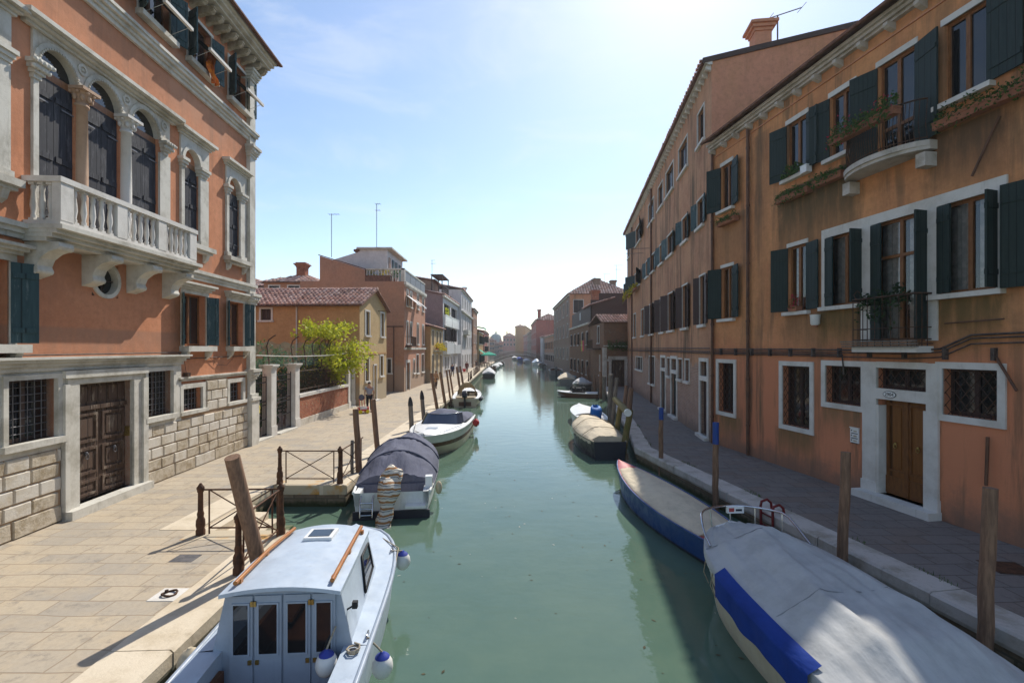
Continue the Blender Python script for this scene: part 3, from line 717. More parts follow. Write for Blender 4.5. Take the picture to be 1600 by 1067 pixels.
    for x in ((xa + xs[0]) / 2, (xs[5] + xb) / 2):
        m = MB(F)
        for k in range(4): m.box(x - .09 - .03 * k, x + .09 + .03 * k, -.09 - .05 * k, .2, zs - .36 + .09 * k, zs - .27 + .09 * k)
        for k in range(5): m.ball((x - .16 + .08 * k, -.16, zs - .17), .055, 0, 6)
        for k in range(5): m.ball((x - .2 + .1 * k, -.22, zs - .05), .05, 0, 6)
        m.build('capital', ['stone'], hd)
    def hood(a, b, z, par, p=.3):
        m = MB(F)
        for q, z0, z1 in ((p * .35, z, z + .07), (p * .65, z + .07, z + .13), (p, z + .13, z + .22)): m.box(a - q * .6, b + q * .6, -q, .02, z0, z1)
        m.build('hood', ['stone'], par)
    hood(U(9.62), U(14.02), zt, hd, .32)
    # --- single arched windows
    for a, b, fa, fb, lab in ((8.1, 8.95, 7.9, 9.32, 'partly seen arched window left of the balcony'), (14.57, 15.36, 14.42, 15.86, None), (17.05, 17.83, 16.9, 18.3, None)):
        a, b, fa, fb = U(a), U(b), U(fa), U(fb); z0 = 7.55
        w = arched(a, b, z0, 10.02, 'plaster_left', lab)
        m = MB(F)
        arch_fill(m, a, b, 10.02, zt - .06, -.05, 0, 0)
        arch_ring(m, (a + b) / 2, 10.02, (b - a) / 2, (b - a) / 2 + .11, -.085, 0, 0, 18)
        m.box(fa, a, -.05, 0, 10.02, zt - .06); m.box(b, fb, -.05, 0, 10.02, zt - .06)
        m.box(fa, a, -.07, .25, z0, 9.75); m.box(b, b + .3, -.07, .25, z0, 9.75); m.box(b + .3, fb, -.04, .1, z0, 9.75)
        for x0, x1 in ((fa - .03, a + .03), (b - .03, b + .34)):
            for k in range(3): m.box(x0 - .03 * k, x1 + .03 * k, -.1 - .04 * k, .2, 9.75 + .09 * k, 9.84 + .09 * k)
            m.box(x0 - .02, x1 + .02, -.12, .2, z0, z0 + .14)
        m.box(fa - .1, fb + .06, -.26, .1, z0 - .16, z0 - .02); m.box(fa - .04, fb, -.18, .1, z0 - .24, z0 - .16)
        for x in (fa + .12, fb - .2): m.prism_yz([(0, z0 - .24), (-.16, z0 - .24), (-.1, z0 - .42), (0, z0 - .5)], x - .07, x + .07)
        sr = m.build('surround', ['stone'], w)
        hood(fa - .02, fb + .02, zt - .06, w, .26)
    # --- oculus
    ox, oz = U(11.66), 5.93
    F.holes.append((ox - .4, ox + .4, oz - .4, oz + .4, .3))
    m = MB(F)
    n = 28
    for i in range(n):                                      # wall-coloured corners of the square cut, then the ring
        a, b = 2 * math.pi * i / n, 2 * math.pi * (i + 1) / n
        def sq(t):
            k = .4 / max(abs(math.cos(t)), abs(math.sin(t))); return ox + k * math.cos(t), oz + k * math.sin(t)
        (p, q), (r, t) = sq(a), sq(b)
        m.add([(ox + .37 * math.cos(a), -.002, oz + .37 * math.sin(a)), (ox + .37 * math.cos(b), -.002, oz + .37 * math.sin(b)), (r, -.002, t), (p, -.002, q)], [(0, 1, 2, 3)], False, 1)
    arch_ring(m, ox, oz, .345, .44, -.045, .12, 0, 20, True)
    m.quad((ox - .39, .12, oz - .39), (ox + .39, .12, oz - .39), (ox + .39, .12, oz + .39), (ox - .39, .12, oz + .39), 2)
    m.tube([(ox, .1, oz - .35), (ox, .1, oz + .35)], .02, 6, 3); m.tube([(ox - .35, .1, oz), (ox + .35, .1, oz)], .02, 6, 3)
    m.build('round_window', ['stone', 'plaster_left', 'glass_dark', 'dark_frame'], P)
    # --- mezzanine windows
    for a, b in ((8.3, 9.32), (14.6, 15.75), (17.12, 18.18)):
        a, b = U(a), U(b)
        w = window(P, F, a, b, 4.36, 5.98, depth=.25, sill='stone', sillp=.28, sur=.13, surm='stone', shut=(150, 158, 'shutter_teal'), shw=.42, sillz=.16)
        m = MB(F)
        for q, z0, z1 in ((.1, 6.11, 6.18), (.18, 6.18, 6.25), (.26, 6.25, 6.31)): m.box(a - .15 - q * .5, b + .15 + q * .5, -q, .02, z0, z1)
        m.build('hood', ['stone'], w)
        for x in (a - .02, b + .02): m = MB(F); m.prism_yz([(0, 4.2), (-.2, 4.2), (-.14, 4.05), (0, 3.92)], x - .07, x + .07); m.build('sill_bracket', ['stone'], w)
    # --- balcony
    a, b = U(9.6), U(14.05); pr = .72; z0, zr = 6.75, 7.72
    m = MB(F)
    for q, h0, h1 in ((.5, 6.42, 6.5), (.62, 6.5, 6.58), (.72, 6.58, 6.66), (.84, 6.66, 6.75)): m.box(a - q * .12, b + q * .12, -q, .02, h0, h1)
    bal = m.build('balcony', ['stone'], P); bal['label'] = 'white stone balcony with balustrade on carved brackets'
    m = MB(F); rw = .16
    m.box(a - .03, b + .03, -pr - .03, -pr + rw + .03, zr - .11, zr); m.box(a - .03, a + rw + .03, -pr + rw + .03, .02, zr - .11, zr); m.box(b - rw - .03, b + .03, -pr + rw + .03, .02, zr - .11, zr)
    m.box(a, b, -pr, -pr + rw, z0, z0 + .1); m.box(a, a + rw, -pr + rw, .0, z0, z0 + .1); m.box(b - rw, b, -pr + rw, .0, z0, z0 + .1)
    m.build('handrail', ['stone_clean'], bal)
    posts = [a + .16, a + .16 + (b - a) * .33, a + .16 + (b - a) * .64, b - .14]
    for i, x in enumerate(posts):
        m = MB(F); m.box(x - .16, x + .14, -pr - .008, -pr + rw + .008, z0 + .1, zr - .11); m.build('balustrade_post', ['stone_clean'], bal)
    def baluster(x, y):
        m = MB(F); h = zr - .11 - z0 - .1
        m.box(x - .055, x + .055, y - .055, y + .055, z0 + .1, z0 + .15); m.box(x - .055, x + .055, y - .055, y + .055, zr - .16, zr - .11)
        m.lathe((x, y, z0 + .1), [(.045, .05), (.05, .1), (.035, .14), (.058, .3), (.05, .42), (.036, h - .2), (.05, h - .12), (.04, h - .05)], 10)
        m.build('baluster', ['stone_clean'], bal)
    for i in range(3):
        p, q = posts[i] + .14, posts[i + 1] - .16
        for k in range(5): baluster(p + (q - p) * (k + .5) / 5, -pr + rw / 2)
    for x in (a + rw / 2, b - rw / 2):
        for k in range(3): baluster(x, -pr + rw + .09 + .17 * k)
    for x in (a + .2, a + 1.55, a + 2.9, b - .22):
        m = MB(F)
        pts = [(.02, 6.42), (-.66, 6.42), (-.68, 6.33), (-.6, 6.27), (-.45, 6.22), (-.3, 6.1), (-.24, 5.96), (-.26, 5.88), (-.2, 5.78), (-.08, 5.74), (.02, 5.7)]
        m.prism_yz(pts, x - .17, x + .17); m.tube([(x - .18, -.6, 6.33), (x + .18, -.6, 6.33)], .07, 10); m.tube([(x - .18, -.2, 5.86), (x + .18, -.2, 5.86)], .07, 10)
        m.build('bracket', ['stone'], bal)
    # --- string courses, ledges, eaves
    def band(z, st, a0=A, b0=E + .05, nm='string_course', mat='stone'):
        m = MB(F); zz = z
        for p, h in st: m.box(a0, b0 + p * .5, -p, .02, zz, zz + h); zz += h
        m.build(nm, [mat], P)
    band(12.22, [(.08, .12), (.14, .1), (.22, .1), (.26, .08)])
    band(6.44, [(.08, .1), (.13, .1), (.2, .1)], A, a - .1); band(6.44, [(.08, .1), (.13, .1), (.2, .1)], b + .12)
    band(3.82, [(.1, .1), (.16, .08), (.24, .06), (.3, .05)], A, U(14.42), 'portal_ledge')
    band(3.3, [(.06, .08), (.12, .05)], U(14.3), E, 'ledge')
    cornice(P, F, A, E + .32, 15.16, [(.3, .06), (.62, .09), (.75, .1), (.85, .1)], 'stone', 'eaves_cornice')
    for i in range(36):
        x = A + .15 + (E - A) * i / 35; m = MB(F); m.prism_yz([(.01, 15.158), (-.5, 15.158), (-.5, 15.04), (-.4, 14.96), (-.2, 14.93), (.01, 14.84)], x - .07, x + .07); m.box(x - .09, x + .09, -.53, -.4, 15.1, 15.157); m.build('eaves_bracket', ['stone_rough'], P)
    m = MB(F); m.add([(A, -1.0, 15.48), (E + .45, -1.0, 15.48), (E + .45, 7, 17.6), (A, 7, 17.6)], [(0, 1, 2, 3)]); m.add([(E + .45, -1.0, 15.48), (E + .45, 14, 15.48), (E + .45, 7, 17.6)], [(0, 1, 2)])
    m.add([(A, 14, 15.48), (E + .45, 14, 15.48), (E + .45, 7, 17.6), (A, 7, 17.6)], [(3, 2, 1, 0)]); m.box(A, E + .46, -1.02, -.9, 15.46, 15.52)
    m.build('roof', ['tile_bed'], P)
    # --- corner pilaster
    m = MB(F); x0, x1 = U(18.38), U(18.8)
    m.box(x0, x1, -.14, .3, 2.5, 15.1); m.box(x0 - .05, x1 + .1, -.24, .4, .58, 2.3); m.box(x0 - .09, x1 + .14, -.29, .44, 2.3, 2.42); m.box(x0 - .04, x1 + .08, -.22, .36, 2.42, 2.55)
    for zc in (3.42, 6.3, 11.95, 14.85):
        for k in range(4): m.box(x0 - .04 - .03 * k, x1 + .04 + .03 * k, -.18 - .05 * k, .3, zc - .32 + .1 * k, zc - .22 + .1 * k)
        for k in range(3): m.ball((x0 + .08 + .15 * k, -.24, zc - .12), .075, 0, 6); m.ball((x1 + .1, -.1 + .14 * k, zc - .12), .075, 0, 6)
    m.build('corner_pilaster', ['stone'], P)
    # --- ground floor: stone facing, portal, barred windows, ashlar
    mf = MB(Fr(P, F.p(0, -.06, 0), F.ux)); hs = [(U(9.22), U(10.28), 2.42, 3.66), (U(10.8), U(12.45), .58, 3.48), (U(12.98), U(14.02), 2.42, 3.66), (U(6.2), U(7.5), 2.42, 3.66)]
    gh = [h for h in hs if h[2] > 2.2]
    wall_panel(mf, A, U(10.8), 2.16, 3.82, [gh[0], gh[2]], .3); wall_panel(mf, U(12.45), U(14.42), 2.16, 3.82, [gh[1]], .3); wall_panel(mf, U(10.8), U(12.45), 3.48, 3.82, [], .07)
    mf.quad((U(12.45), 0, .6), (U(12.45), .26, .6), (U(12.45), .26, 3.48), (U(12.45), 0, 3.48)); mf.quad((U(10.8), 0, 3.48), (U(12.45), 0, 3.48), (U(12.45), .26, 3.48), (U(10.8), .26, 3.48)); mf.quad((U(10.8), .26, .6), (U(10.8), 0, .6), (U(10.8), 0, 3.48), (U(10.8), .26, 3.48))
    for x0, x1 in ((U(10.42), U(10.8)), (U(12.45), U(12.86))): mf.box(x0, x1, 0, .05, .58, 2.16)
    mf.quad((U(14.42), 0, 2.16), (U(14.42), .06, 2.16), (U(14.42), .06, 3.82), (U(14.42), 0, 3.82))
    mf.build('stone_facing', ['stone'], P)
    for i, h in enumerate((hs[0], hs[2], hs[3])):
        w = window(P, F, *h, depth=.2, frame='dark_frame', pane='glass_dark', mull=1, grille=('sq', 'iron_grey', .12, .16), name='barred_window')
        m = MB(F)
        q = .1; a0, b0 = h[0], h[1]
        m.box(a0 - q, a0, -.1, -.06, h[2], h[3] + q); m.box(b0, b0 + q, -.1, -.06, h[2], h[3] + q); m.box(a0, b0, -.1, -.06, h[3], h[3] + q); m.box(a0 - q - .05, b0 + q + .05, -.17, -.06, h[2] - .13, h[2])
        m.build('surround', ['stone'], w)
    for a0, b0 in ((14.52, 15.5), (17.1, 18.02)):
        window(P, F, U(a0), U(b0), 2.38, 3.07, depth=.2, frame='dark_frame', mull=0, grille=('sq', 'iron_grey', .1, .17), sur=.14, surm='stone', surp=.07, sill='stone', sillp=.14, name='barred_window')
    m = MB(F)                                               # portal frame
    for x0, x1, y in ((U(10.38), U(10.5), -.16), (U(10.5), U(10.8), -.11), (U(12.45), U(12.72), -.11), (U(12.72), U(12.9), -.16)): m.box(x0, x1, y, -.06, .6, 3.5)
    m.box(U(10.5), U(12.72), -.11, -.06, 3.5, 3.64); m.box(U(10.38), U(12.9), -.17, -.06, 3.64, 3.8); m.box(U(10.38), U(12.9), -.3, .4, .5, .77)
    po = m.build('portal', ['stone'], P)
    F.holes.append((U(10.8), U(12.45), .77, 3.48, .25))
    x0, x1 = U(10.8), U(12.45); xm = (x0 + x1) / 2
    for a0, b0 in ((x0, xm - .006), (xm + .006, x1)):
        m = MB(F); y = .13
        m.box(a0, b0, y, y + .07, .78, 2.86)
        for z0_, z1_ in ((.86, 1.22), (1.36, 1.98), (2.1, 2.78)):
            for p, q, r, s_ in ((a0 + .06, b0 - .06, z0_, z0_ + .06), (a0 + .06, b0 - .06, z1_ - .06, z1_), (a0 + .06, a0 + .12, z0_ + .06, z1_ - .06), (b0 - .12, b0 - .06, z0_ + .06, z1_ - .06)): m.box(p, q, y - .035, y, r, s_)
            m.box(a0 + .2, b0 - .2, y - .02, y, z0_ + .13, z1_ - .13)
        d = m.build('door_leaf', ['wood_old'], po)
        k = MB(F); cx = (a0 + b0) / 2; 
        k.lathe((cx, y - .05, 1.85), [(.02, -.04), (.045, 0), (.02, .04)], 8); k.tube([(cx + .045 * math.sin(t * .785), y - .07, 1.78 + .06 * math.cos(t * .785)) for t in range(8)], .011, 5, closed=True)
        k.build('knocker', ['iron_grey'], po)
    m = MB(F); m.box(x0, x1, .13, .2, 2.86, 3.48); m.box(x0, x1, .08, .2, 2.86, 2.96)
    for k in range(3): m.box(x0 + .1 + k * .5, x0 + .5 + k * .5, .11, .13, 3.05, 3.4)
    m.build('transom_panel', ['wood_old'], po)
    m = MB(F); m.box(x1 - .03, x1 - .006, -.0, .2, 2.05, 2.3); m.build('letter_slot', ['brass'], po)
    # ashlar blocks
    m = MB(F); rn = random.Random(5)
    def course(x0, x1, z0, z1, off, w):
        x = x0 - off * w
        while x < x1:
            w_ = w * rn.uniform(.85, 1.18); p, q = max(x, x0) + .012, min(x + w_, x1) - .012
            if q - p > .06:
                wr = 1 if rn.random() < (.75 if z0 < 1.2 else .28 if z0 < 1.9 else .05) else 0
                y = -.085 - rn.uniform(0, .012); c = .022
                v = [(p, -.05, z0 + .012), (q, -.05, z0 + .012), (q, -.05, z1 - .012), (p, -.05, z1 - .012), (p + c, y, z0 + .012 + c), (q - c, y, z0 + .012 + c), (q - c, y, z1 - .012 - c), (p + c, y, z1 - .012 - c)]
                if wr: v = v[:4] + [(a + rn.uniform(-.012, .012), b + rn.uniform(-.012, .015), c_ + rn.uniform(-.012, .012)) for a, b, c_ in v[4:]]
                m.add(v, [(4, 5, 6, 7), (0, 1, 5, 4), (1, 2, 6, 5), (2, 3, 7, 6), (3, 0, 4, 7)], False, wr)
            x += w_
    def slab(x0, x1, z0, z1): m.quad((x0, -.05, z0), (x1, -.05, z0), (x1, -.05, z1), (x0, -.05, z1), 2)
    for (x0, x1) in ((A, U(10.38)), (U(12.9), U(18.33))):
        slab(x0, x1, .58, 2.2 if x0 == A else 2.36); course(x0, x1, .58, .95, 0, 1.1)
        z = .95; i = 0
        while z < 2.1: course(x0, x1, z, min(z + .305, 2.16 if x0 == A else 2.36), .5 * (i % 2), .56); z += .305; i += 1
    slab(U(15.66), U(16.94), 2.3, 3.3); slab(U(18.18), U(18.35), 2.3, 3.3)
    z = 2.26
    for i in range(3): course(U(15.68), U(16.92), z, z + .33, .5 * (i % 2), .56); z += .33
    m.build('ashlar_base', ['stone_block', 'stone_rough', 'joint'], P)
    # --- walls
    sd = side_frame(F, E, 14, True)
    body(P, F, A, E, 14, 0, 15.5, 'plaster_left')
build_palazzo_later = build_palazzo
MT['terracotta_stone'] = stone('veined_red_stone', (.5, .33, .22), (.36, .22, .14), .6)
MT['brass'] = simple('worn_brass', (.45, .32, .1), (.3, .2, .07), scale=20, rough=.35, metal=.8)
build_palazzo()
def wire(name, label, pts, r=.012, mat='cable', cat='cable', n=5):
    m = MB(ID); m.tube(pts, r, n); return tag(m.build(name, [mat]), label, cat)

m = MB(FL); m.tube([(FL.u(4), -.06, 4.16), (FL.u(9), -.06, 4.15), (FL.u(14.3), -.06, 4.17), (FL.u(14.6), -.05, 3.98), (FL.u(18.6), -.05, 4.02)], .016, 5); m.tube([(FL.u(15.9), -.05, 4.0), (FL.u(16.3), -.05, 3.75), (FL.u(16.9), -.05, 3.7), (FL.u(17.4), -.05, 4.0)], .007, 4); m.v = [ROOTM[PAL.name] @ v for v in m.v]
tag(m.build('cable_run', ['cable']), 'thin cable resting along the palazzo portal ledge', 'cable')
o_ = ROOTM[PAL.name] @ FL.p(FL.u(14.62), -.1, 3.46); t = thing('floodlight', 'small floodlight on the ledge right of the portal', 'lamp', o_); m = MB(); m.box(-.07, .07, -.07, .07, -.02, .1); m.build('housing', ['iron'], t); m = MB(); m.tube([(-.02, 0, .1), (-.05, -.05, .5)], .008, 4); m.build('lead', ['cable'], t)
# ------------------------------------------------------------------ near house on the right bank
def right_near():
    P, F = facade_root('house', 'amber plastered house with carved oak double door and two balconies', 10.90, 0, -.1575, False)
    U = F.u; A, E = U(18.98), U(2.5)
    G, W = 'shutter_green', 'wood_frame'
    kw = dict(depth=.14, frame=W, mull=1)
    # upper floor (z 9.45 - 11.3)
    ul = dict(sill='stone_clean', lintel=.14, sillp=.16, shw=.56)
    window(P, F, U(18.45), U(17.75), 9.5, 11.2, shut=(152, 168, G), **kw, **ul)
    w = window(P, F, U(14.99), U(14.19), 9.5, 11.2, shut=(164, 160, G), **kw, **ul)
    window(P, F, U(13.35), U(12.57), 9.5, 11.2, shut=(164, 0, G), **kw, **ul)
    window(P, F, U(11.9), U(10.98), 8.86, 11.2, shut=(158, 169, G), shw=.62, depth=.14, frame=W, mull=1, trans=(9.6,), lintel=.14, label='balcony door behind the upper balcony', name='balcony_door')
    ul['shw'] = .66
    window(P, F, U(10.36), U(9.55), 9.5, 11.2, shut=(0, 172, G), **kw, **ul)
    window(P, F, U(7.9), U(6.9), 9.5, 11.2, shut=(120, 172, G), **kw, **ul)
    window(P, F, U(5.2), U(4.2), 9.5, 11.2, shut=(120, 172, G), **kw, **ul)
    # middle floor (z 5.4 - 7.36)
    ml = dict(sill='stone_clean', sillp=.14, curtain=True)
    window(P, F, U(18.42), U(17.72), 5.4, 7.34, shut=(150, 168, G), lintel=.12, shw=.52, **kw, **ml)
    window(P, F, U(14.93), U(14.2), 5.4, 7.4, shut=(155, 166, G), lintel=.12, shw=.52, **kw, **ml)
    kk = dict(depth=.16, frame=W, mull=1)
    window(P, F, U(13.5), U(12.36), 5.44, 7.36, shut=(14, 94, G), shw=.36, sill='stone_clean', sillp=.14, curtain=True, **kk)
    window(P, F, U(12.08), U(10.72), 4.46, 7.36, shut=(14, 94, G), shw=.36, trans=(6.5,), curtain=True, label='balcony door with the iron balcony before it', name='balcony_door', **kk)
    window(P, F, U(10.48), U(9.38), 5.44, 7.36, shut=(14, 94, G), shw=.34, sill='stone_clean', sillp=.14, curtain=True, **kk)
    window(P, F, U(8.5), U(7.55), 5.4, 7.4, shut=(168, 168, G), shw=.72, lintel=.12, **kw, **ml)
    window(P, F, U(5.6), U(4.6), 5.4, 7.4, shut=(150, 168, G), lintel=.12, **kw, **ml)
    m = MB(F)                                               # the one stone frame round the three middle windows
    m.box(U(13.62), U(9.2), -.04, .03, 7.36, 7.6)
    for a, b, z in ((13.62, 13.5, 5.44), (12.36, 12.08, 4.46), (10.72, 10.48, 4.46), (9.38, 9.2, 5.44)): m.box(U(a), U(b), -.04, .03, z, 7.36)
    m.build('stone_frame', ['stone_clean'], P)
    # ground floor
    gg = ('dia', 'iron', .03, .2)
    for a, b, z0, z1 in ((18.62, 17.66, 1.9, 3.75), (15.18, 14.06, 1.92, 3.76), (13.5, 12.36, 2.8, 3.82), (10.38, 9.36, 2.88, 3.86), (7.6, 6.4, 1.92, 3.76)):
        window(P, F, U(a), U(b), z0, z1, depth=.24, frame='shutter_brown', mull=1, sur=.14, surm='stone_clean', surp=.04, sill=None, grille=gg, name='lattice_window', pane='glass_dark')
    # portal
    x0, x1 = U(11.92), U(10.7)
    window(P, F, x0, x1, 3.32, 3.82, depth=.2, frame='shutter_brown', mull=1, grille=gg, name='transom_window')
    m = MB(F); m.box(U(12.3), x0, -.06, .03, .6, 3.96); m.box(x1, U(10.45), -.06, .03, .6, 3.96); m.box(x0, x1, -.055, .03, 3.82, 3.97); m.box(x0, x1, -.06, .1, 3.06, 3.32)
    m.box(x0, x0 + .07, -.05, .25, .6, 2.9); m.box(x1 - .07, x1, -.05, .25, .6, 2.9); m.box(U(12.34), U(10.41), -.34, .2, .52, .75)
    m.box(U(12.32), U(11.88), -.085, .02, .6, 1.0); m.box(U(10.74), U(10.43), -.085, .02, .6, 1.0)
    po = m.build('portal', ['stone_clean'], P)
    F.holes.append((x0, x1, .75, 3.07, .3))
    xm = (x0 + x1) / 2; y = .17
    for a, b in ((x0 + .07, xm - .004), (xm + .004, x1 - .07)):
        m = MB(F); m.box(a, b, y, y + .06, .76, 3.06)
        for z0, z1 in ((1.32, 2.96),):
            for p, q, r, s in ((a + .05, b - .05, z0, z0 + .05), (a + .05, b - .05, z1 - .05, z1), (a + .05, a + .1, z0 + .05, z1 - .05), (b - .1, b - .05, z0 + .05, z1 - .05)): m.box(p, q, y - .025, y, r, s, 1)
            m.box(a + .15, b - .15, y - .016, y, z0 + .1, z1 - .1)
        m.box(a, b, y - .02, y, .78, 1.2, 1)
        d = m.build('door_leaf', ['wood_door', 'wood_trim'], po)
        k = MB(F); cx = (a + b) / 2; k.lathe((cx, y - .04, 2.0), [(.02, -.03), (.035, 0), (.02, .03)], 8); k.tube([(cx + .04 * math.sin(t * .785), y - .05, 1.95 + .05 * math.cos(t * .785)) for t in range(8)], .01, 5, closed=True)
        k.build('knocker', ['brass'], d)
    m = MB(F); m.box(xm - .05, xm + .05, y - .04, y, .8, 3.05); m.build('door_astragal', ['wood_trim'], po)
    # eaves: white cove on stone corbels
    cornice(P, F, A - .05, E, 12.02, [(.12, .07), (.2, .08), (.28, .09)], 'coping_grey', 'eaves_cornice', (.74, .12, .24, .19))
    m = MB(F); m.box(A, E, -.035, .01, 11.72, 11.75); m.build('string_line', ['gable_plaster'], P)
    m = MB(F); m.add([(A - .06, -.5, 12.27), (E, -.5, 12.27), (E, 6, 14.6), (A - .06, 6, 14.6)], [(0, 1, 2, 3)]); m.add([(A - .06, -.5, 12.31), (E, -.5, 12.31), (E, 6, 14.64), (A - .06, 6, 14.64)], [(0, 1, 2, 3)]); m.box(A - .06, E, -.52, -.44, 12.26, 12.33)
    m.add([(A - .06, 12, 12.3), (E, 12, 12.3), (E, 6, 14.64), (A - .06, 6, 14.64)], [(3, 2, 1, 0)]); m.build('roof', ['tile_bed'], P)
    # drainpipes
    for Y, z in ((16.76, 12.0), (18.92, 12.0)):
        m = MB(F); m.tube([(U(Y), -.09, .6), (U(Y), -.09, z)], .055, 8)
        for zz in (1.6, 3.2, 5.2, 7.2, 9.2, 11.2): m.tube([(U(Y), -.09, zz), (U(Y), -.09, zz + .07)], .068, 8)
        m.build('drainpipe', ['pipe'], P)
    # upper balcony: curved stone slab, iron rail
    a, b = U(12.65), U(10.5); pts = [(a, 0)]
    for i in range(17):
        t = i / 16; pts.append((a + (b - a) * t, -.2 - .5 * math.sin(math.pi * t) ** .6))
    pts.append((b, 0))
    m = MB(F); m.prism_xy(pts[::-1], 8.7, 8.82); m.prism_xy([(x, y * .93) for x, y in pts][::-1], 8.62, 8.7)
    for x in (a + .12, b - .12): m.box(x - .11, x + .11, -.3, .02, 8.26, 8.56)
    ba = m.build('balcony', ['coping_grey'], P); ba['label'] = 'curved stone balcony with iron rails under the eaves'
    m = MB(F); rail = []
    for i in range(33):
        t = i / 32; x, y = a + .08 + (b - a - .16) * t, -.16 - .48 * math.sin(math.pi * t) ** .6
        rail.append((x, y, 9.75)); m.tube([(x, y, 8.82), (x, y - .05 * math.sin(math.pi * .5), 9.2), (x, y, 9.75)], .01, 4, cap=False)
    m.tube(rail, .02, 6); m.tube([(x, y, 8.9) for x, y, z in rail], .014, 5); m.build('railing', ['iron'], ba)
    # lower iron balcony
    a, b = U(12.2), U(10.6); p = .42
    m = MB(F); m.box(a - .02, b + .02, -p - .02, .02, 4.2, 4.34)
    bb = m.build('balcony', ['stone_clean'], P); bb['label'] = 'narrow iron balcony with hanging plants above the oak door'
    m = MB(F); zt = 5.5
    for z, r in ((zt, .024), (4.76, .012), (4.5, .014), (4.4, .014)): m.tube([(a, .0, z), (a, -p, z), (b, -p, z), (b, 0, z)], r, 6)
    n = 8
    for i in range(n + 1): x = a + (b - a) * i / n; m.tube([(x, -p, 4.34), (x, -p, zt)], .011, 5)
    for yy in (-p * .33, -p * .66):
        for x in (a, b): m.tube([(x, yy, 4.34), (x, yy, zt)], .011, 5)
    m.tube([(a + .1, -p, zt), (a + .04, -p - .02, zt + .12), (a + .12, -p, zt + .22), (a + .2, -p, zt + .16)], .012, 5)
    m.build('railing', ['iron'], bb)
    m = MB(F)
    for k in range(3): m.box(a - .25, b + .1, -p - .1 - .02 * k, -p - .05 - .02 * k, 4.32 + .06 * k, 4.35 + .06 * k)
    m.build('wooden_slats', ['pile_grey'], bb)
    body(P, F, A, E, 12, 0, 12.3, 'plaster_right')
    return P, F
RP, RF = right_near()
def right_far():
    P, F = facade_root('house', 'long brown plastered house four storeys tall with brick showing low down', 7.85 - .123 * 19, 0, .123, False)
    U = F.u; A, E = U(47.8), U(19.0)
    def wn(boxes, z0, z1, shut, **k):
        for (xl, xr, *mm) in boxes:
            a, b = F.px(xl, 545)[0], F.px(xr, 545)[0]
            wd = b - a; c = (a + b) / 2
            if shut: hw = wd * .29
            else: hw = wd * .42
            simple_window(P, F, c - hw, c + hw, z0, z1, sur=.07, shut=(mm[0] if mm else shut), **k)
    S, Bn = 'shutter_green', 'shutter_brown'
    wn([(1090, 1102), (1060, 1076), (1040, 1054), (1028, 1037), (1013, 1023)], 13.0, 14.4, None)
    wn([(991, 1005)], 13.0, 14.4, (150, 165, S)); wn([(981, 984.5)], 13, 14.4, None)
    wn([(1086.5, 1103.4), (1063.5, 1078), (1040, 1055.6), (1029, 1039), (1016, 1024.7), (1008, 1015)], 9.5, 10.65, (163, 171, 'shutter_teal'))
    wn([(990, 1003), (981, 987)], 9.5, 10.65, (155, 165, S))
    wn([(1091, 1105), (1064, 1078), (1041.5, 1057), (1030, 1041), (1013.4, 1023)], 5.3, 7.35, (160, 170, Bn)); wn([(1002, 1007), (990, 994)], 5.3, 7.3, None)
    wn([(1070.6, 1078), (1059.5, 1067), (1042.5, 1048)], 2.75, 3.75, None, frame='shutter_brown')
    wn([(993, 1005)], 2.6, 3.6, None, frame='stone_clean'); wn([(1014, 1024)], 1.9, 3.75, None, pane='shutter_brown')
    for xl, xr in ((1033, 1040.6), (1049, 1058.4), (1094, 1107)):
        a, b = F.px(xl, 545)[0] + .1, F.px(xr, 545)[0] - .1
        m = MB(F); m.box(a - .16, a, -.05, .03, .6, 3.9); m.box(b, b + .16, -.05, .03, .6, 3.9); m.box(a, b, -.05, .03, 3.75, 3.9); m.box(a, b, -.05, .05, 2.95, 3.15); m.box(a - .2, b + .2, -.2, .05, .5, .7)
        d = m.build('doorway', ['stone_clean'], P); F.holes += [(a, b, .7, 2.95, .2), (a, b, 3.15, 3.75, .2)]
        m = MB(F); m.box(a, b, .12, .18, .7, 2.95); m.box((a + b) / 2 - .03, (a + b) / 2 + .03, .09, .12, .72, 2.93)
        m.build('door_leaf', ['shutter_brown' if xl > 1090 else 'shutter_green'], d)
        m = MB(F); m.quad((a, .15, 3.15), (b, .15, 3.15), (b, .15, 3.75), (a, .15, 3.75)); m.build('pane', ['glass_dark'], d)
    sd = side_frame(F, E, 6, False); D = 5.3
    def gable(mb):
        mb.m = 1; z0, z1 = 15.62, 16.55
        for x in (E, A): mb.poly([(x, 0, z0), (x, D, z0), (x, D, z1)])
        mb.quad((A, D, z0), (E, D, z0), (E, D, z1), (A, D, z1))
    sd = Fr(P, (E, 0, 0), (0, 1, 0)); mbs = []
    body(P, F, A, E, D, 0, 15.62, 'plaster_far_right', side=sd, matside='gable_plaster', extra=gable)
    cornice(P, F, A, E + .04, 15.44, [(.16, .06), (.26, .1)], 'stone_clean', 'eaves_cornice', (.5, .12, .2, .2))
    m = MB(F); s = .93 / D; mb = m
    tile_roof(m, F.p(A - .1, -.4, 15.62 - .4 * s + .05), F.ux * (E - A + .16), F.uy * (D + .4) + F.uz * (s * (D + .4)), 0, 1, .3, .42, 4); m.build('roof', ['tiles', 'tile_bed'], P)
    m = MB(F); m.add([(E + .0, -.35, 15.5), (E + .07, -.35, 15.5), (E + .07, D, 16.5), (E, D, 16.5), (E, -.35, 15.7), (E + .07, -.35, 15.7), (E + .07, D, 16.7), (E, D, 16.7)], [(0, 1, 2, 3), (7, 6, 5, 4), (0, 4, 5, 1), (1, 5, 6, 2), (2, 6, 7, 3), (3, 7, 4, 0)]); m.build('verge_board', ['dark_frame'], P)
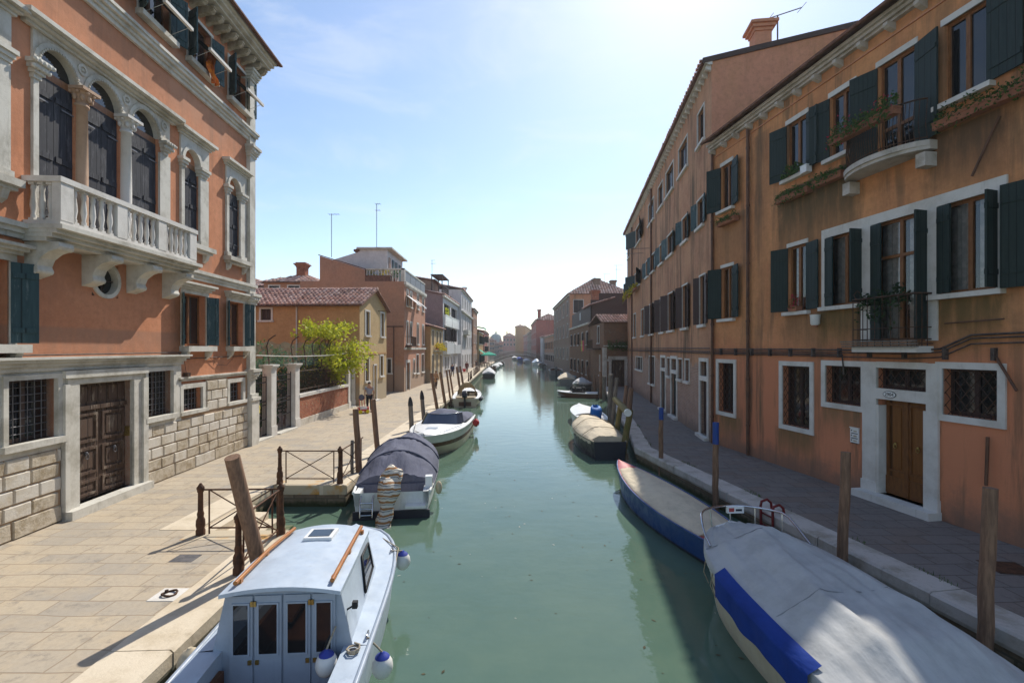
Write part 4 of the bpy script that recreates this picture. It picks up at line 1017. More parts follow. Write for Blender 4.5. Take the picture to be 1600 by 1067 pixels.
    chimney(P, E - .5, 2.0, 15.8, 17.2, .62, 'gable_plaster').data.materials[0] = MT['gable_plaster']
    for Y, z in ((33, 15.2), (43.5, 15.2)):
        m = MB(F); m.tube([(U(Y), -.08, .6), (U(Y), -.08, z)], .06, 8); m.build('drainpipe', ['pipe'], P)
    for Y in (33.5, 37):
        m = MB(F); m.tube([(U(Y), -.0, 11.2 + .1 * (Y - 33)), (U(Y), -1.3, 11.2 + .1 * (Y - 33))], .02, 5); m.build('clothes_bar', ['iron_grey'], P)
    return P, F
R1P, R1F = right_far()
# cables that run along both right-hand facades
m = MB(RF); U = RF.u
for k, z in enumerate((4.08, 4.13, 4.19, 4.26)):
    m.tube([(U(18.9), -.05 - .012 * k, z), (U(15), -.05 - .012 * k, z + .01), (U(12.9), -.05 - .012 * k, z - .01)] + ([(U(12.85), -.06, 3.6)] if k == 1 else [(U(11.2), -.05, z - .03), (U(10.4), -.05, z + .02), (U(9.8), -.05, z + .3), (U(8), -.05, z + .34), (U(4), -.05, z + .34)]), .016 + .006 * (k % 2), 6)
for Y in [18.4 - .9 * i for i in range(15)]: m.box(U(Y) - .03, U(Y) + .03, -.1, .0, 4.05, 4.3)
m.v = [ROOTM[RP.name] @ v for v in m.v]
tag(m.build('cable_run', ['cable']), 'bundle of dark cables along the amber house above its ground floor', 'cable')
m = MB(R1F); U = R1F.u
for k, z in enumerate((4.1, 4.17, 4.3)): m.tube([(U(19), -.05 - .02 * k, z), (U(30), -.05 - .02 * k, z + .02), (U(46), -.05 - .02 * k, z)], .022, 5)
m.v = [ROOTM[R1P.name] @ v for v in m.v]
tag(m.build('cable_run', ['cable']), 'cables along the long brown house between ground and first floor', 'cable')
def on(F, Y, z, out): return ROOTM[F.root.name] @ F.p(F.u(Y), -out, z)
def plaque():
    o = on(RF, 12.56, 2.03, 0); r = RP.rotation_euler[2]
    t = thing('name_plate', 'white bell plate with three name strips beside the oak door', 'sign', o, r)
    m = MB(); m.box(-.13, .13, -.025, -.001, -.19, .19); m.box(-.145, .145, -.04, -.0, .19, .21); m.build('plate', ['white_paint'], t)
    for k in range(3):
        z = .1 - .125 * k
        m = MB(); m.box(-.1, .1, -.029, -.0255, z - .055, z - .035); m.box(-.1, -.07, -.031, -.0255, z + .01, z + .04); m.box(-.03, .07, -.0285, -.0255, z - .005, z + .03, 1); m.build('name_strip', ['pile_black', 'stone_rough'], t)
    o = on(RF, 11.55, 3.19, .06)
    t = thing('house_number', 'oval plaque reading 2904 on the lintel over the oak door', 'sign', o, r)
    m = MB(); n = 24; m.prism_xz([(.17 * math.cos(2 * math.pi * i / n), .085 * math.sin(2 * math.pi * i / n)) for i in range(n)], -.012, -.001, 1)
    m.prism_xz([(.155 * math.cos(2 * math.pi * i / n), .072 * math.sin(2 * math.pi * i / n)) for i in range(n)], -.016, -.0125, 0); m.build('plate', ['white_paint', 'pile_black'], t)
    fc = bpy.data.curves.new('numerals', 'FONT'); fc.body = '2904'; fc.size = .115; fc.align_x = 'CENTER'; fc.align_y = 'CENTER'; fc.extrude = .002
    ft = bpy.data.objects.new('numerals', fc); COL.objects.link(ft); bpy.context.view_layer.update()
    me = bpy.data.meshes.new_from_object(ft.evaluated_get(bpy.context.evaluated_depsgraph_get())); bpy.data.objects.remove(ft)
    me.materials.clear(); me.materials.append(MT['pile_black'])
    tx = bpy.data.objects.new('numerals', me); COL.objects.link(tx); tx.parent = t; tx.location = (0, -.019, 0); tx.rotation_euler = (math.radians(90), 0, 0)
plaque()
def plants(name, label, cat, F, Ya, Yb, z, out, n, size, mats, spread=.12, droop=.2, box=None, boxh=.16, group=None, seed=1, h=.18):
    """a planter against a facade, its leaves real little blades"""
    rn = random.Random(seed); L = abs(F.u(Yb) - F.u(Ya)); c = on(F, (Ya + Yb) / 2, z, out); rz = F.root.rotation_euler[2]
    t = thing(name, label, cat, c, rz, group)
    if box:
        m = MB(); m.box(-L / 2, L / 2, -.1, .1, -boxh, 0); m.box(-L / 2 - .015, L / 2 + .015, -.115, .115, -.03, .005); m.build('box', [box], t)
    for i, (mat, share) in enumerate(mats):
        m = MB(); pts = []
        for _ in range(int(n * share)):
            x = rn.uniform(-L / 2, L / 2); k = .55 + .45 * math.sin(x * 9 + seed) * math.sin(x * 4.3)
            if rn.random() < .7: pts.append((x, rn.gauss(0, spread * .5), rn.uniform(0, h) * (.4 + k) + (.05 if i else 0)))
            else: pts.append((x, -spread - rn.uniform(0, .06), rn.uniform(-droop, .05) * (.3 + k)))
        leaves(m, pts, size * (1 if i == 0 else .7), rn); m.build('foliage' if i == 0 else 'blossom', [mat], t)
    return t
LG, LD = 'leaf_green', 'leaf_dark'
plants('flower_box', 'long flower box with pinkish blooms on the curved balcony rail', 'planter', RF, 12.5, 10.75, 9.62, .74, 900, .045, [(LG, .8), ('flower_red', .12)], .16, .3, 'terracotta', seed=3, h=.3)
plants('balcony_plants', 'trailing dark plants crowded inside the narrow iron balcony', 'plant', RF, 12.1, 10.9, 5.35, .26, 420, .055, [(LD, 1.)], .16, .5, None, seed=5, h=.32)
plants('flower_pot', 'pink geranium pot on the sill left of the framed windows', 'planter', RF, 14.72, 14.4, 5.55, .08, 160, .035, [(LG, .3), ('flower_red', .9)], .08, .05, 'terracotta', boxh=.14, seed=6, h=.3)
plants('window_box', 'mossy planter under the second upper window from the pipe', 'planter', RF, 15.2, 13.9, 8.95, .16, 420, .04, [(LG, 1.)], .14, .3, 'terracotta', seed=7)
plants('window_box', 'mossy planter between that window and the curved balcony', 'planter', RF, 13.7, 12.75, 8.98, .16, 330, .04, [(LG, 1.)], .14, .2, 'terracotta', seed=8)
plants('window_box', 'leafy planter right of the curved balcony, highest at the photo edge', 'planter', RF, 10.4, 8.2, 9.1, .16, 700, .04, [(LG, .6), (LD, .4)], .15, .3, 'terracotta', seed=9, h=.25)
plants('window_box', 'mossy planter below the upper window beside the drainpipe', 'planter', RF, 18.4, 17.3, 9.05, .14, 300, .04, [(LG, 1.)], .14, .12, 'terracotta', seed=10)
plants('window_box', 'yellow flowered box near the far end of the brown house', 'planter', R1F, 46.5, 43.6, 9.3, .3, 420, .09, [('flower_yellow', .7), (LG, .3)], .25, .6, 'terracotta', seed=12, h=.4)
plants('window_box', 'second yellow box nearer along the brown house', 'planter', R1F, 42.3, 38.9, 9.25, .3, 420, .09, [('flower_yellow', .7), (LG, .3)], .25, .5, 'terracotta', seed=13, h=.4)
plants('window_plants', 'green pot plants in the window beside the corner drainpipe', 'plant', RF, 14.95, 14.2, 9.55, .12, 240, .05, [(LG, 1.)], .1, .05, None, seed=14, h=.3)
def white_pot():
    o = on(RF, 13.75, 5.25, .12); t = thing('hanging_pot', 'white hanging pot under the corner of the framed windows', 'pot', o)
    m = MB(); m.lathe((0, 0, -.3), [(.09, 0), (.12, .04), (.13, .26), (.14, .3)], 14); m.build('pot', ['white_paint'], t)
    m = MB(); m.lathe((0, 0, -.35), [(.05, 0), (.07, .05)], 12); m.tube([(0, .0, 0), (0, .1, .12)], .008, 5); m.build('bracket', ['terracotta'], t)
white_pot()
def tray():
    o = on(RF, 14.0, 9.36, .2); t = thing('white_box', 'small white box on the sill end under the upper shutters', 'box', o, RP.rotation_euler[2])
    m = MB(); m.box(-.12, .12, -.09, .09, 0, .2); m.build('box', ['white_paint'], t); m = MB(); m.box(-.13, .13, -.1, .1, .2, .22); m.build('lid', ['white_paint'], t)
tray()
def stay(name, lab, Y0, z0, Y1, z1, r=.025):
    m = MB(); m.tube([on(RF, Y0, z0, .06), on(RF, Y1, z1, .1)], r, 6); tag(m.build(name, ['pipe']), lab, 'bar')
stay('iron_bar', 'slanting dark iron bar on the wall below the right-hand planter', 9.3, 8.75, 9.75, 7.75); stay('iron_bar', 'slanting rusty bar below the cables at the photo edge', 9.35, 4.1, 9.0, 3.5)
stay('iron_bar', 'thin level bar right of the narrow iron balcony', 10.3, 4.82, 9.2, 4.85, .015)
stay('conduit', 'grey wall conduit between oak door and nearest mooring pile', 9.5, 2.55, 9.5, 1.6, .03)
def antenna(name, lab, base, h, bars, tilt=0):
    m = MB(); b = Vector(base); m.tube([b, b + Vector((0, 0, h))], .03, 5)
    for z, L, n in bars:
        a = b + Vector((0, 0, h * z)); d = Vector((1, 0, tilt)); d.normalize(); m.tube([a - d * L * .25, a + d * L * .75], .022, 5)
        for i in range(n): q = a + d * L * (-.25 + i / max(1, n - 1)); m.tube([q - Vector((0, .3, 0)), q + Vector((0, .3, 0))], .013, 4)
    return tag(m.build(name, ['iron_grey']), lab, 'antenna')
p = at(1215, 72, 19.2); antenna('antenna', 'mast with one slanting arm on the roof by the plastered chimney', p, 1.2, ((1.0, 1.35, 2),), .33)
MT['green_canvas'] = simple('green_canvas', (.02, .42, .27), (.02, .34, .22), scale=2, rough=.85)
MT['dome_lead'] = simple('dome_lead', (.25, .3, .28), (.2, .24, .23), scale=.5, rough=.7)
# ------------------------------------------------------------------ garden front on the left bank
GX = -10.13
def garden():
    t = thing('garden_wall', 'low brick garden wall with tall white stone gate piers', 'wall', (GX, 19, 0)); Y = lambda y: y - 19
    for a, b, z in ((20.35, 20.78, 3.62), (22.6, 23.05, 3.6), (29.95, 30.3, 3.56), (31.0, 31.25, 3.4)):
        m = MB(); m.box(-.38, 0, Y(a), Y(b), 1.0, z - .22); m.box(-.42, .03, Y(a) - .03, Y(b) + .03, .56, 1.0)
        for k in range(3): m.box(-.4 - .04 * k, .02 + .04 * k, Y(a) - .02 - .04 * k, Y(b) + .02 + .04 * k, z - .22 + .07 * k, z - .15 + .07 * k)
        m.build('gate_pier', ['stone_clean'], t)
    m = MB(); m.box(-.3, -.04, Y(23.05), Y(29.95), .9, 1.95); m.build('brick_base', ['old_brick'], t)
    m = MB(); m.box(-.34, .02, Y(23.06), Y(29.94), .5, .9); m.build('plinth', ['stone_block'], t)
    m = MB(); m.box(-.36, .02, Y(23.06), Y(29.94), 1.95, 2.1); m.build('coping', ['stone_clean'], t)
    m = MB()
    n = 52
    for i in range(n): y = Y(23.1) + (Y(29.9) - Y(23.1)) * i / (n - 1); m.tube([(-.17, y, 2.1), (-.17, y, 3.35)], .012, 4, cap=False)
    for z in (2.3, 3.2): m.tube([(-.17, Y(23.05), z), (-.17, Y(29.95), z)], .018, 5)
    m.build('iron_fence', ['iron'], t)
    for y in (20.55, 22.8, 24.2, 25.2, 26.2, 27.6):
        m = MB(); m.tube([(-.2, Y(y), 3.3), (-.2, Y(y), 3.7), (-.26, Y(y), 4.1), (-.3, Y(y), 4.4), (-.22, Y(y), 4.65), (-.02, Y(y) + .03, 4.82), (.06, Y(y) + .05, 4.86)], .026, 6); m.build('curved_bracket', ['iron'], t)
    n = NT('green_shade_net'); n.col((.07, .13, .1)); n.fin(.9); tr = n.new('ShaderNodeBsdfTransparent'); mx = n.new('ShaderNodeMixShader'); mx.inputs[0].default_value = .42
    n.ln(tr.outputs[0], mx.inputs[1]); n.ln(n.p.outputs[0], mx.inputs[2]); n.ln(mx.outputs[0], n.o.inputs[0])
    m = MB(); rn = random.Random(2); c = []
    for i in range(36): y = 19.0 + 11.2 * i / 35; c.append(y)
    for z0, z1 in ((3.45, 3.95), (3.95, 4.55)):
        for a, b in zip(c, c[1:]): m.add([(-.34 - .04 * math.sin(a * 3), Y(a), z0), (-.34 - .04 * math.sin(b * 3), Y(b), z0), (-.34 - .05 * math.sin(b * 2), Y(b), z1 + .06 * math.sin(b * 4)), (-.34 - .05 * math.sin(a * 2), Y(a), z1 + .06 * math.sin(a * 4))], [(0, 1, 2, 3)], True)
    m.build('shade_net', [n.m], t)
    for a, b, nm, lab in ((18.98, 20.32, 'iron_gate', 'dark iron bar gate with a yellow lock beside the palazzo corner'), (20.84, 22.56, 'iron_gate', 'dark iron bar gate between two white piers'), (30.32, 30.98, 'iron_gate', 'narrow dark gate beside the ochre gabled house')):
        g = thing(nm, lab, 'gate', (GX - .2, a, PV)); L = b - a; hh = 2.55
        for s, (p, q) in enumerate(((.02, L / 2 - .01), (L / 2 + .01, L - .02)) if L > 1 else ((.02, L - .02),)):
            m = MB()
            for z in (.12, .75, 1.35, 1.5, hh - .25, hh - .02): m.box(-.015, .015, p, q, z - .02, z + .02)
            k = int((q - p) / .105)
            for i in range(k + 1): y = p + (q - p) * i / k; m.tube([(0, y, .05), (0, y, hh + (.1 if i % 2 else 0))], .011 if 0 < i < k else .022, 4)
            m.build('gate_leaf', ['iron_dark'], g)
        m = MB(); m.box(-.3, .35, 0.0, L, -.05, .06); m.build('threshold', ['stone'], g)
        if a < 19: m = MB(); m.tube([(.05 + .0 * k, .55 + .13 * math.cos(k * .785), 1.3 + .13 * math.sin(k * .785)) for k in range(8)], .035, 6, closed=True); m.box(.02, .09, .45, .65, 1.1, 1.24); m.build('chain_lock', ['yellow_plastic'], g)
MT['yellow_plastic'] = simple('yellow_sleeve', (.75, .6, .02), rough=.5)
def _brick():
    n = NT('old_red_brick'); b = n.brick(n.brickvec(), (.4, .12, .06), (.3, .09, .05), (.35, .22, .15)); v = n.vec()
    k = n.mix(n.ramp(n.noise(v, 1.1, 8, .75), .48, .65, 0, .55), b.outputs['Color'], (.46, .18, .09)); k = n.mix(n.ramp(n.noise(v, 5, 6, .7), .52, .68, 0, .85), k, (.42, .3, .19)); k = n.mix(n.ramp(n.noise(v, 2.6, 8, .8), .5, .6, 0, .75), k, (.2, .065, .04))
    n.col(k); n.bump(n.math('ADD', n.math('MULTIPLY', b.outputs['Fac'], -1), n.noise(v, 14, 6, .7)), .7, .02); return n.fin(.9, 0, .15)
MT['old_brick'] = _brick()
def _brick2():
    n = NT('brown_brick'); b = n.brick(n.brickvec(), (.26, .13, .07), (.19, .1, .06), (.24, .17, .12)); v = n.vec()
    k = n.mix(n.ramp(n.noise(v, .7, 8, .75), .45, .62, 0, .75), b.outputs['Color'], (.28, .15, .085)); k = n.mix(n.ramp(n.noise(v, 2, 6, .7), .55, .7, 0, .6), k, (.3, .24, .19))
    n.col(k); n.bump(n.math('ADD', n.math('MULTIPLY', b.outputs['Fac'], -1), n.noise(v, 14, 6, .7)), .7, .02); return n.fin(.9, 0, .15)
MT['brown_brick'] = _brick2()
garden()
def tree():
    rn = random.Random(21); t = thing('garden_tree', 'young lime green tree leaning over the garden fence', 'tree', (-11.0, 28.3, .5))
    m = MB(); m.tube([(0, 0, 0), (.05, .1, 1.4), (.15, 0, 2.8), (.2, .1, 4.0), (.3, 0, 5.2)], [.13, .11, .09, .06, .02], 8)
    br = []
    for i in range(16):
        z = rn.uniform(1.8, 4.6); a = rn.uniform(0, 6.28); l = rn.uniform(.7, 1.65)
        e = Vector((math.cos(a) * l + .3, math.sin(a) * l, z + rn.uniform(.2, 1.2))); m.tube([(.12, .05, z), (e.x * .5, e.y * .5, (z + e.z) / 2 + .15), tuple(e)], [.045, .03, .01], 5); br.append(e)
    m.build('trunk', ['pile'], t)
    m = MB(); pts = []
    for e in br:
        pts += clump_pts(e, .75, 230, rn, 7, .5, (1, 1, .6))
    pts += clump_pts((.1, -.2, 4.5), 1.45, 1100, rn, 16, .26, (.9, 1.1, .75)); pts += clump_pts((.75, .3, 2.7), 1.1, 900, rn, 10, .3, (.5, 1.1, .8))
    pts += clump_pts((-1.0, -.8, 4.5), .8, 160, rn, 7, .25, (1, .8, .45))
    pts = [q for q in pts if rn.random() < .62]; leaves(m, pts, .115, rn); m.build('crown', ['leaf_lime'], t)
    t = thing('ivy_hedge', 'dark green hedge crowding behind the iron fence', 'hedge', (-11.2, 26, .5)); m = MB()
    pts = [(rn.gauss(0, .3), rn.uniform(-2.6, 3.6), rn.uniform(.1, 1) ** .7 * (2.9 + .5 * math.sin(i * .01))) for i in range(3000)]; leaves(m, pts, .1, rn); m.build('foliage', ['leaf_dark'], t)
    m = MB()
    for i in range(9): y = -2.3 + .7 * i; m.tube([(0, y, 0), (.1, y + .1, 1.2), (0, y, 2.4)], [.04, .03, .01], 5)
    m.build('stems', ['pile'], t)
    for yy, lab in ((19.7, 'dark bush added to darken the view behind the gate with the yellow lock'), (21.7, 'dark bush added to darken the view behind the gate between the white piers')):  # bushes added behind the gates so the openings read dark
        t = thing('dark_fill_bush', lab, 'shrub', (-11.3, yy, .5)); m = MB(); leaves(m, [(rn.gauss(0, .25), rn.uniform(-1.1, 1.1), rn.uniform(.05, 1) ** .8 * 2.7) for _ in range(900)], .12, rn); m.build('foliage', ['leaf_dark'], t)
        m = MB(); m.tube([(0, -.3, 0), (.1, -.2, 2.2)], .04, 5); m.tube([(0, .4, 0), (.0, .5, 2.0)], .04, 5); m.build('stems', ['pile'], t)
    t = thing('garden_shrub', 'loose pale green shrub behind the net near the palazzo', 'shrub', (-11.6, 22, .5)); m = MB()
    pts = clump_pts((0, 0, 2.9), 1.5, 800, rn, 16, .3, (.6, 1.6, .7)); leaves(m, pts, .085, rn); m.build('foliage', ['leaf_green'], t)
    m = MB()
    for a, b in ((-.4, -.9), (.1, .2), (.3, 1.0)): m.tube([(0, 0, 0), (a * .5, b * .5, 1.6), (a, b, 3.0)], [.05, .035, .012], 5)
    m.build('stems', ['pile'], t)
tree()
wire('overhead_cable', 'pale cable strung from the palazzo corner to the ochre house', [(-10.0, 18.9, 4.02), (-10.02, 22, 3.93), (-9.95, 26, 3.92), (-9.85, 29, 4.02), (-9.8, 31.4, 4.2)], .018, 'stone_clean')
# ------------------------------------------------------------------ houses along the left bank
def house_a():
    P, F = facade_root('house', 'ochre gabled house with clay tile roof behind the garden', -9.87, 31.3, .05, True)
    D = 17.; L = 5.6; ze, zr = 7.2, 8.42
    sd = side_frame(F, 0, D, True)
    for xl, xr, a, b in ((570, 578, 5.2, 6.8), (594, 600.5, 5.2, 6.9), (570, 577, 2.1, 3.6), (593, 599, 2.3, 3.75)):
        p, q = F.px(xl, 545)[0], F.px(xr, 545)[0]; simple_window(P, F, p + .12, q - .12, a, b, sur=.12, pane='curtain' if a > 4 else 'glass_dark')
    p, q = F.px(583, 545)[0], F.px(588.5, 545)[0]; F.holes.append((p + .1, q - .1, .7, 3.1, .2))
    m = MB(F); m.box(p, p + .1, -.05, .02, .6, 3.2); m.box(q - .1, q, -.05, .02, .6, 3.2); m.box(p, q, -.05, .02, 3.1, 3.2); m.box(p - .1, q + .1, -.25, .05, .5, .7); d = m.build('doorway', ['stone_clean'], P)
    m = MB(F); m.box(p + .1, q - .1, .1, .16, .7, 3.1); m.build('door_leaf', ['ochre_pale'], d)
    for xl, xr in ((405.5, 426), (380, 399)):
        p, q = sd.px(xl, 500)[0], sd.px(xr, 500)[0]; simple_window(P, sd, p + .1, q - .1, 6.15, 7.0 - .12, sur=.12, pane='shutter_brown')
    p = sd.px(464, 500)[0]
    m = MB(sd); m.tube([(p, -.06, .6), (p, -.06, 7.0)], .045, 6); m.build('drainpipe', ['stone_clean'], P)
    m = MB(F); m.box(0, L, -.03, .02, 3.9, 4.02); m.build('string_line', ['ochre'], P)
    def gab(mb):
        for y in (0, D): mb.poly([(0, y, ze), (L, y, ze), (L / 2, y, zr)])
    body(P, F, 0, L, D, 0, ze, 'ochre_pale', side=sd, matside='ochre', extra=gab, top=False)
    s = (zr - ze) / (L / 2); ov = .35
    for sg, x in ((1, -ov), (-1, L + ov)):
        m = MB(F); tile_roof(m, F.p(x, -.28, ze - s * ov + .08), F.uy * (D + .3), F.ux * sg * (L / 2 + ov) + F.uz * (s * (L / 2 + ov)), 0, 1, .29, .42, 5 + sg)
        if sg > 0:
            for k in range(44): m.tube([(L / 2, -.28 + .4 * k, zr + .1), (L / 2, .16 + .4 * k, zr + .07)], .1, 8)
        m.build('roof', ['tiles', 'tile_bed'], P)
    m = MB(F)
    m.tube([(-ov, -.25, ze - .12), (-ov, D, ze - .12)], .06, 6); m.build('gutter', ['pipe'], P)
    m = MB(F); m.tube([(3.6, -.02, 7.0), (3.6, -1.1, 7.0), (3.6, -.02, 7.5)], .025, 5); m.build('wall_bracket', ['iron'], P)
house_a()
def mkwins(P, F, specs):
    for xl, xr, z0, z1, kw in specs:
        p, q = F.px(xl, 545)[0], F.px(xr, 545)[0]; simple_window(P, F, min(p, q), max(p, q), z0, z1, **kw)
def house_b():
    P, F = facade_root('house', 'large brown house with roof terrace and white penthouse', -9.3, 41.7, 0, True); D = 9.0; L = 10.
    sd = side_frame(F, 0, D, True); ar = dict(sur=.1, arch=True, depth=.12)
    mkwins(P, F, [(635.2, 637.8, 8.1, 9.5, ar), (640.6, 643.4, 8.1, 9.5, ar), (651.4, 654, 8.2, 9.6, ar), (659.6, 662, 8.2, 9.6, ar),
                  (635.2, 637.8, 4.75, 6.7, ar), (640.6, 643.4, 4.75, 6.7, ar), (651.4, 654, 4.75, 6.75, ar), (659.6, 662, 4.75, 6.75, ar),
                  (650.6, 653.8, 1.9, 3.7, dict(sur=.1, pane='shutter_green')), (658.8, 662, 1.9, 3.7, dict(sur=.1, pane='shutter_green')), (645.5, 648, 2.0, 3.3, dict(sur=.08, arch=True, pane='red_wall'))])
    p, q = F.px(634.2, 545)[0], F.px(640, 545)[0]; F.holes.append((p + .15, q - .1, .65, 3.05, .25))
    m = MB(F); m.box(p, p + .15, -.06, .02, .6, 3.3); m.box(q - .1, q + .05, -.06, .02, .6, 3.3); m.box(p + .15, q - .1, -.06, .02, 3.05, 3.3); d = m.build('doorway', ['stone_clean'], P)
    m = MB(F); m.box(p + .15, q - .1, .15, .2, .65, 3.05); m.build('door_leaf', ['shutter_brown'], d)
    mkwins(P, sd, [])
    a, b = sd.px(605.5, 560)[0], sd.px(611, 560)[0]; simple_window(P, sd, a, b, 2.2, 3.4, sur=.1)
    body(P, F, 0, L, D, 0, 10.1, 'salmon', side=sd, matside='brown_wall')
    m = MB(F); m.box(-.02, L, -.14, .02, 4.2, 4.4); m.build('string_course', ['stone'], P)
    m = MB(F); m.box(-.02, L + .1, -.18, .02, 9.85, 10.1)
    for i in range(20): m.box(.2 + .5 * i, .35 + .5 * i, -.16, .02, 9.7, 9.85)
    m.build('eaves_cornice', ['stone'], P)
    m = MB(sd); m.box(D - 2.9, D - .1, -.05, .01, 6.15, 6.25); m.tube([(D - .9, -.05, .6), (D - .9, -.05, 6.2)], .05, 5); m.build('drainpipe', ['pipe'], P)
    for x, w_ in ((.55, 2.2), (4.1, 1.3)):
        m = MB(F); m.add([(x, -.03, 9.0), (x + w_, -.03, 9.0), (x + w_, -.95, 8.3), (x, -.95, 8.3)], [(0, 1, 2, 3)]); m.box(x, x + w_, -.97, -.93, 8.15, 8.3); m.build('window_awning', ['white_cloth'], P)
    m = MB(F); m.box(.35, 2.4, -.6, .01, 4.45, 4.55)
    for i in range(14): m.tube([(.37 + .15 * i, -.57, 4.55), (.37 + .15 * i, -.57, 5.35)], .014, 4)
    m.tube([(.35, 0, 5.35), (.35, -.58, 5.35), (2.4, -.58, 5.35), (2.4, 0, 5.35)], .02, 5); m.build('balcony', ['iron'], P)
    # terrace
    m = MB(F); m.box(-.0, .22, 0, 3.3, 11.1, 11.22); m.box(0, L, -.02, .2, 11.1, 11.22)
    for i in range(13): m.lathe((.11, .25 + .25 * i, 10.1), [(.05, 0), (.08, .3), (.04, .6), (.06, 1.0)], 7)
    m.box(0, .3, -.03, .25, 10.1, 11.25)
    tr = m.build('terrace_balustrade', ['stone'], P)
    m = MB(F)
    for i in range(4): m.box(.3 + 2.45 * i, 2.65 + 2.45 * i, .03, .09, 10.15, 11.1)
    m.build('railing_panel', ['iron_grey'], tr)
    # penthouse
    m = MB(F); m.box(1.4, 7.3, 1.8, 4.4, 10.1, 13.15); m.prism_yz([(4.4, 10.1), (6.8, 10.1), (6.8, 12.2), (4.4, 12.95)], 1.5, 7.0)
    ph = m.build('penthouse', ['white_wall'], P)
    m = MB(F); m.add([(1.2, 1.5, 13.3), (7.6, 1.5, 13.3), (7.6, 4.6, 13.15), (1.2, 4.6, 13.15)], [(0, 1, 2, 3)]); m.box(1.15, 7.6, 1.35, 4.5, 13.15, 13.3); m.box(1.3, 7.1, 4.3, 4.8, 12.95, 13.14, 1); m.build('roof', ['stone', 'tile_bed'], ph)
    for x, mm in ((1.75, 'wood_frame'), (3.0, 'shutter_teal'), (4.2, 'shutter_teal'), (5.6, 'shutter_teal')):
        m = MB(F); m.box(x, x + .75, 1.74, 1.8, 10.9 if x > 2 else 10.1, 12.5); m.build('door' if x < 2 else 'shutter', [mm], ph)
    m = MB(F); m.prism_yz([(3.4, 10.1), (7.3, 10.1), (7.3, 12.3), (3.4, 11.1)], .02, .5); m.build('parapet', ['brown_wall'], P)
    m = MB(F); m.add([(-.05, 3.3, 11.18), (.6, 3.3, 11.18), (.6, 7.4, 12.42), (-.05, 7.4, 12.42)], [(0, 1, 2, 3)]); m.add([(-.05, 3.3, 11.1), (-.05, 3.3, 11.18), (-.05, 7.4, 12.42), (-.05, 7.4, 12.34)], [(0, 1, 2, 3)]); m.box(.03, 1.2, 1.2, 3.5, 10.1, 10.62); m.build('tiled_coping', ['tile_bed'], P)
    rn = random.Random(8)
    for y in (.9, 2.0, 3.0):
        m = MB(F); leaves(m, [F.p(.55, y + rn.gauss(0, .25), 10.5 + rn.uniform(0, .7)) for _ in range(70)], .13, rn); m.lathe((.55, y, 10.12), [(.14, 0), (.2, .35)], 9, 1); m.build('terrace_plant', ['flower_yellow' if y > .95 else 'leaf_green', 'terracotta'], P)
MT['white_cloth'] = simple('white_canvas', (.75, .74, .72), (.68, .67, .65), rough=.9)
house_b()
p = at(518, 402, 44); antenna('antenna', 'tall thin aerial left of the white penthouse', p, 3.9, ((1.0, .9, 4),)); p = at(588.5, 386, 45); antenna('antenna', 'tallest aerial standing on the white penthouse', p, 4.0, ((1.0, .45, 3), (.85, .4, 2)))
p = at(675, 432, 66); antenna('antenna', 'faint aerial above the grey mauve house', p, 2.2, ((1.0, .5, 2), (.8, .6, 4)))
def back_house(lab, x0, x1, y0, y1, z, zr, mat, ch=None, wins=()):
    P = thing('house', lab, 'house', (x0, y0, 0)); F = Fr(P); W, D = x1 - x0, y1 - y0
    for a, b, c, d in wins: simple_window(P, F, a, b, c, d, sur=.1)
    m = MB(F); wall_panel(m, 0, W, 0, z, F.holes)
    m.quad((W, 0, 0), (W, D, 0), (W, D, z), (W, 0, z)); m.quad((0, 0, 0), (0, 0, z), (0, D, z), (0, D, 0)); m.quad((0, D, 0), (0, D, z), (W, D, z), (W, D, 0)); m.build('wall', [mat], P)
    hip_roof(P, 0, W, 0, D, z, zr, pitch=.36)
    if ch: chimney(P, ch[0], ch[1], z, ch[2], .8, 'old_brick')
back_house('brown house with a brick chimney left of the penthouse roofs', -22.2, -17.2, 43.2, 50, 10.2, 11.3, 'brown_wall', (2.6, 2.0, 12.3), ((.5, 1.4, 9.2, 9.9), (2.2, 3.2, 9.2, 9.9)))
back_house('grey house peeping out behind the palazzo corner', -36, -27.6, 55, 64, 11.4, 12.9, 'grey_wall', None, ((5.5, 6.5, 9.6, 10.8),))
def house_d():
    P, F = facade_root('house', 'low ochre house with yellow flower box and tiled eaves', -8.8, 52.3, 0, True); L, D = 9.1, 8.
    ar = dict(sur=.08, sill=False)
    mkwins(P, F, [(675, 677.5, 4.7, 6.3, ar), (682, 684, 4.7, 6.3, ar), (687, 689, 4.7, 6.3, ar), (675, 677.6, .8, 3.6, ar), (681.5, 683.5, 1.0, 3.6, ar), (687.5, 690, 1.0, 3.5, ar)])
    body(P, F, 0, L, D, 0, 6.7, 'ochre_pale', side=side_frame(F, 0, D, True), matside='ochre'); roof_shed(P, F, 0, L, 0, D, 6.7, 8.8, .35, pitch=.3)
    m = MB(F); m.box(2, 8.4, -.2, .02, 3.95, 4.1); m.build('ledge', ['stone'], P)
    plants('window_box', 'bright yellow flower box on the low ochre house', 'planter', F, 54.5, 60.6, 4.35, .3, 500, .12, [('flower_yellow', 1.)], .3, .3, 'terracotta', seed=20, h=.5)
house_d()
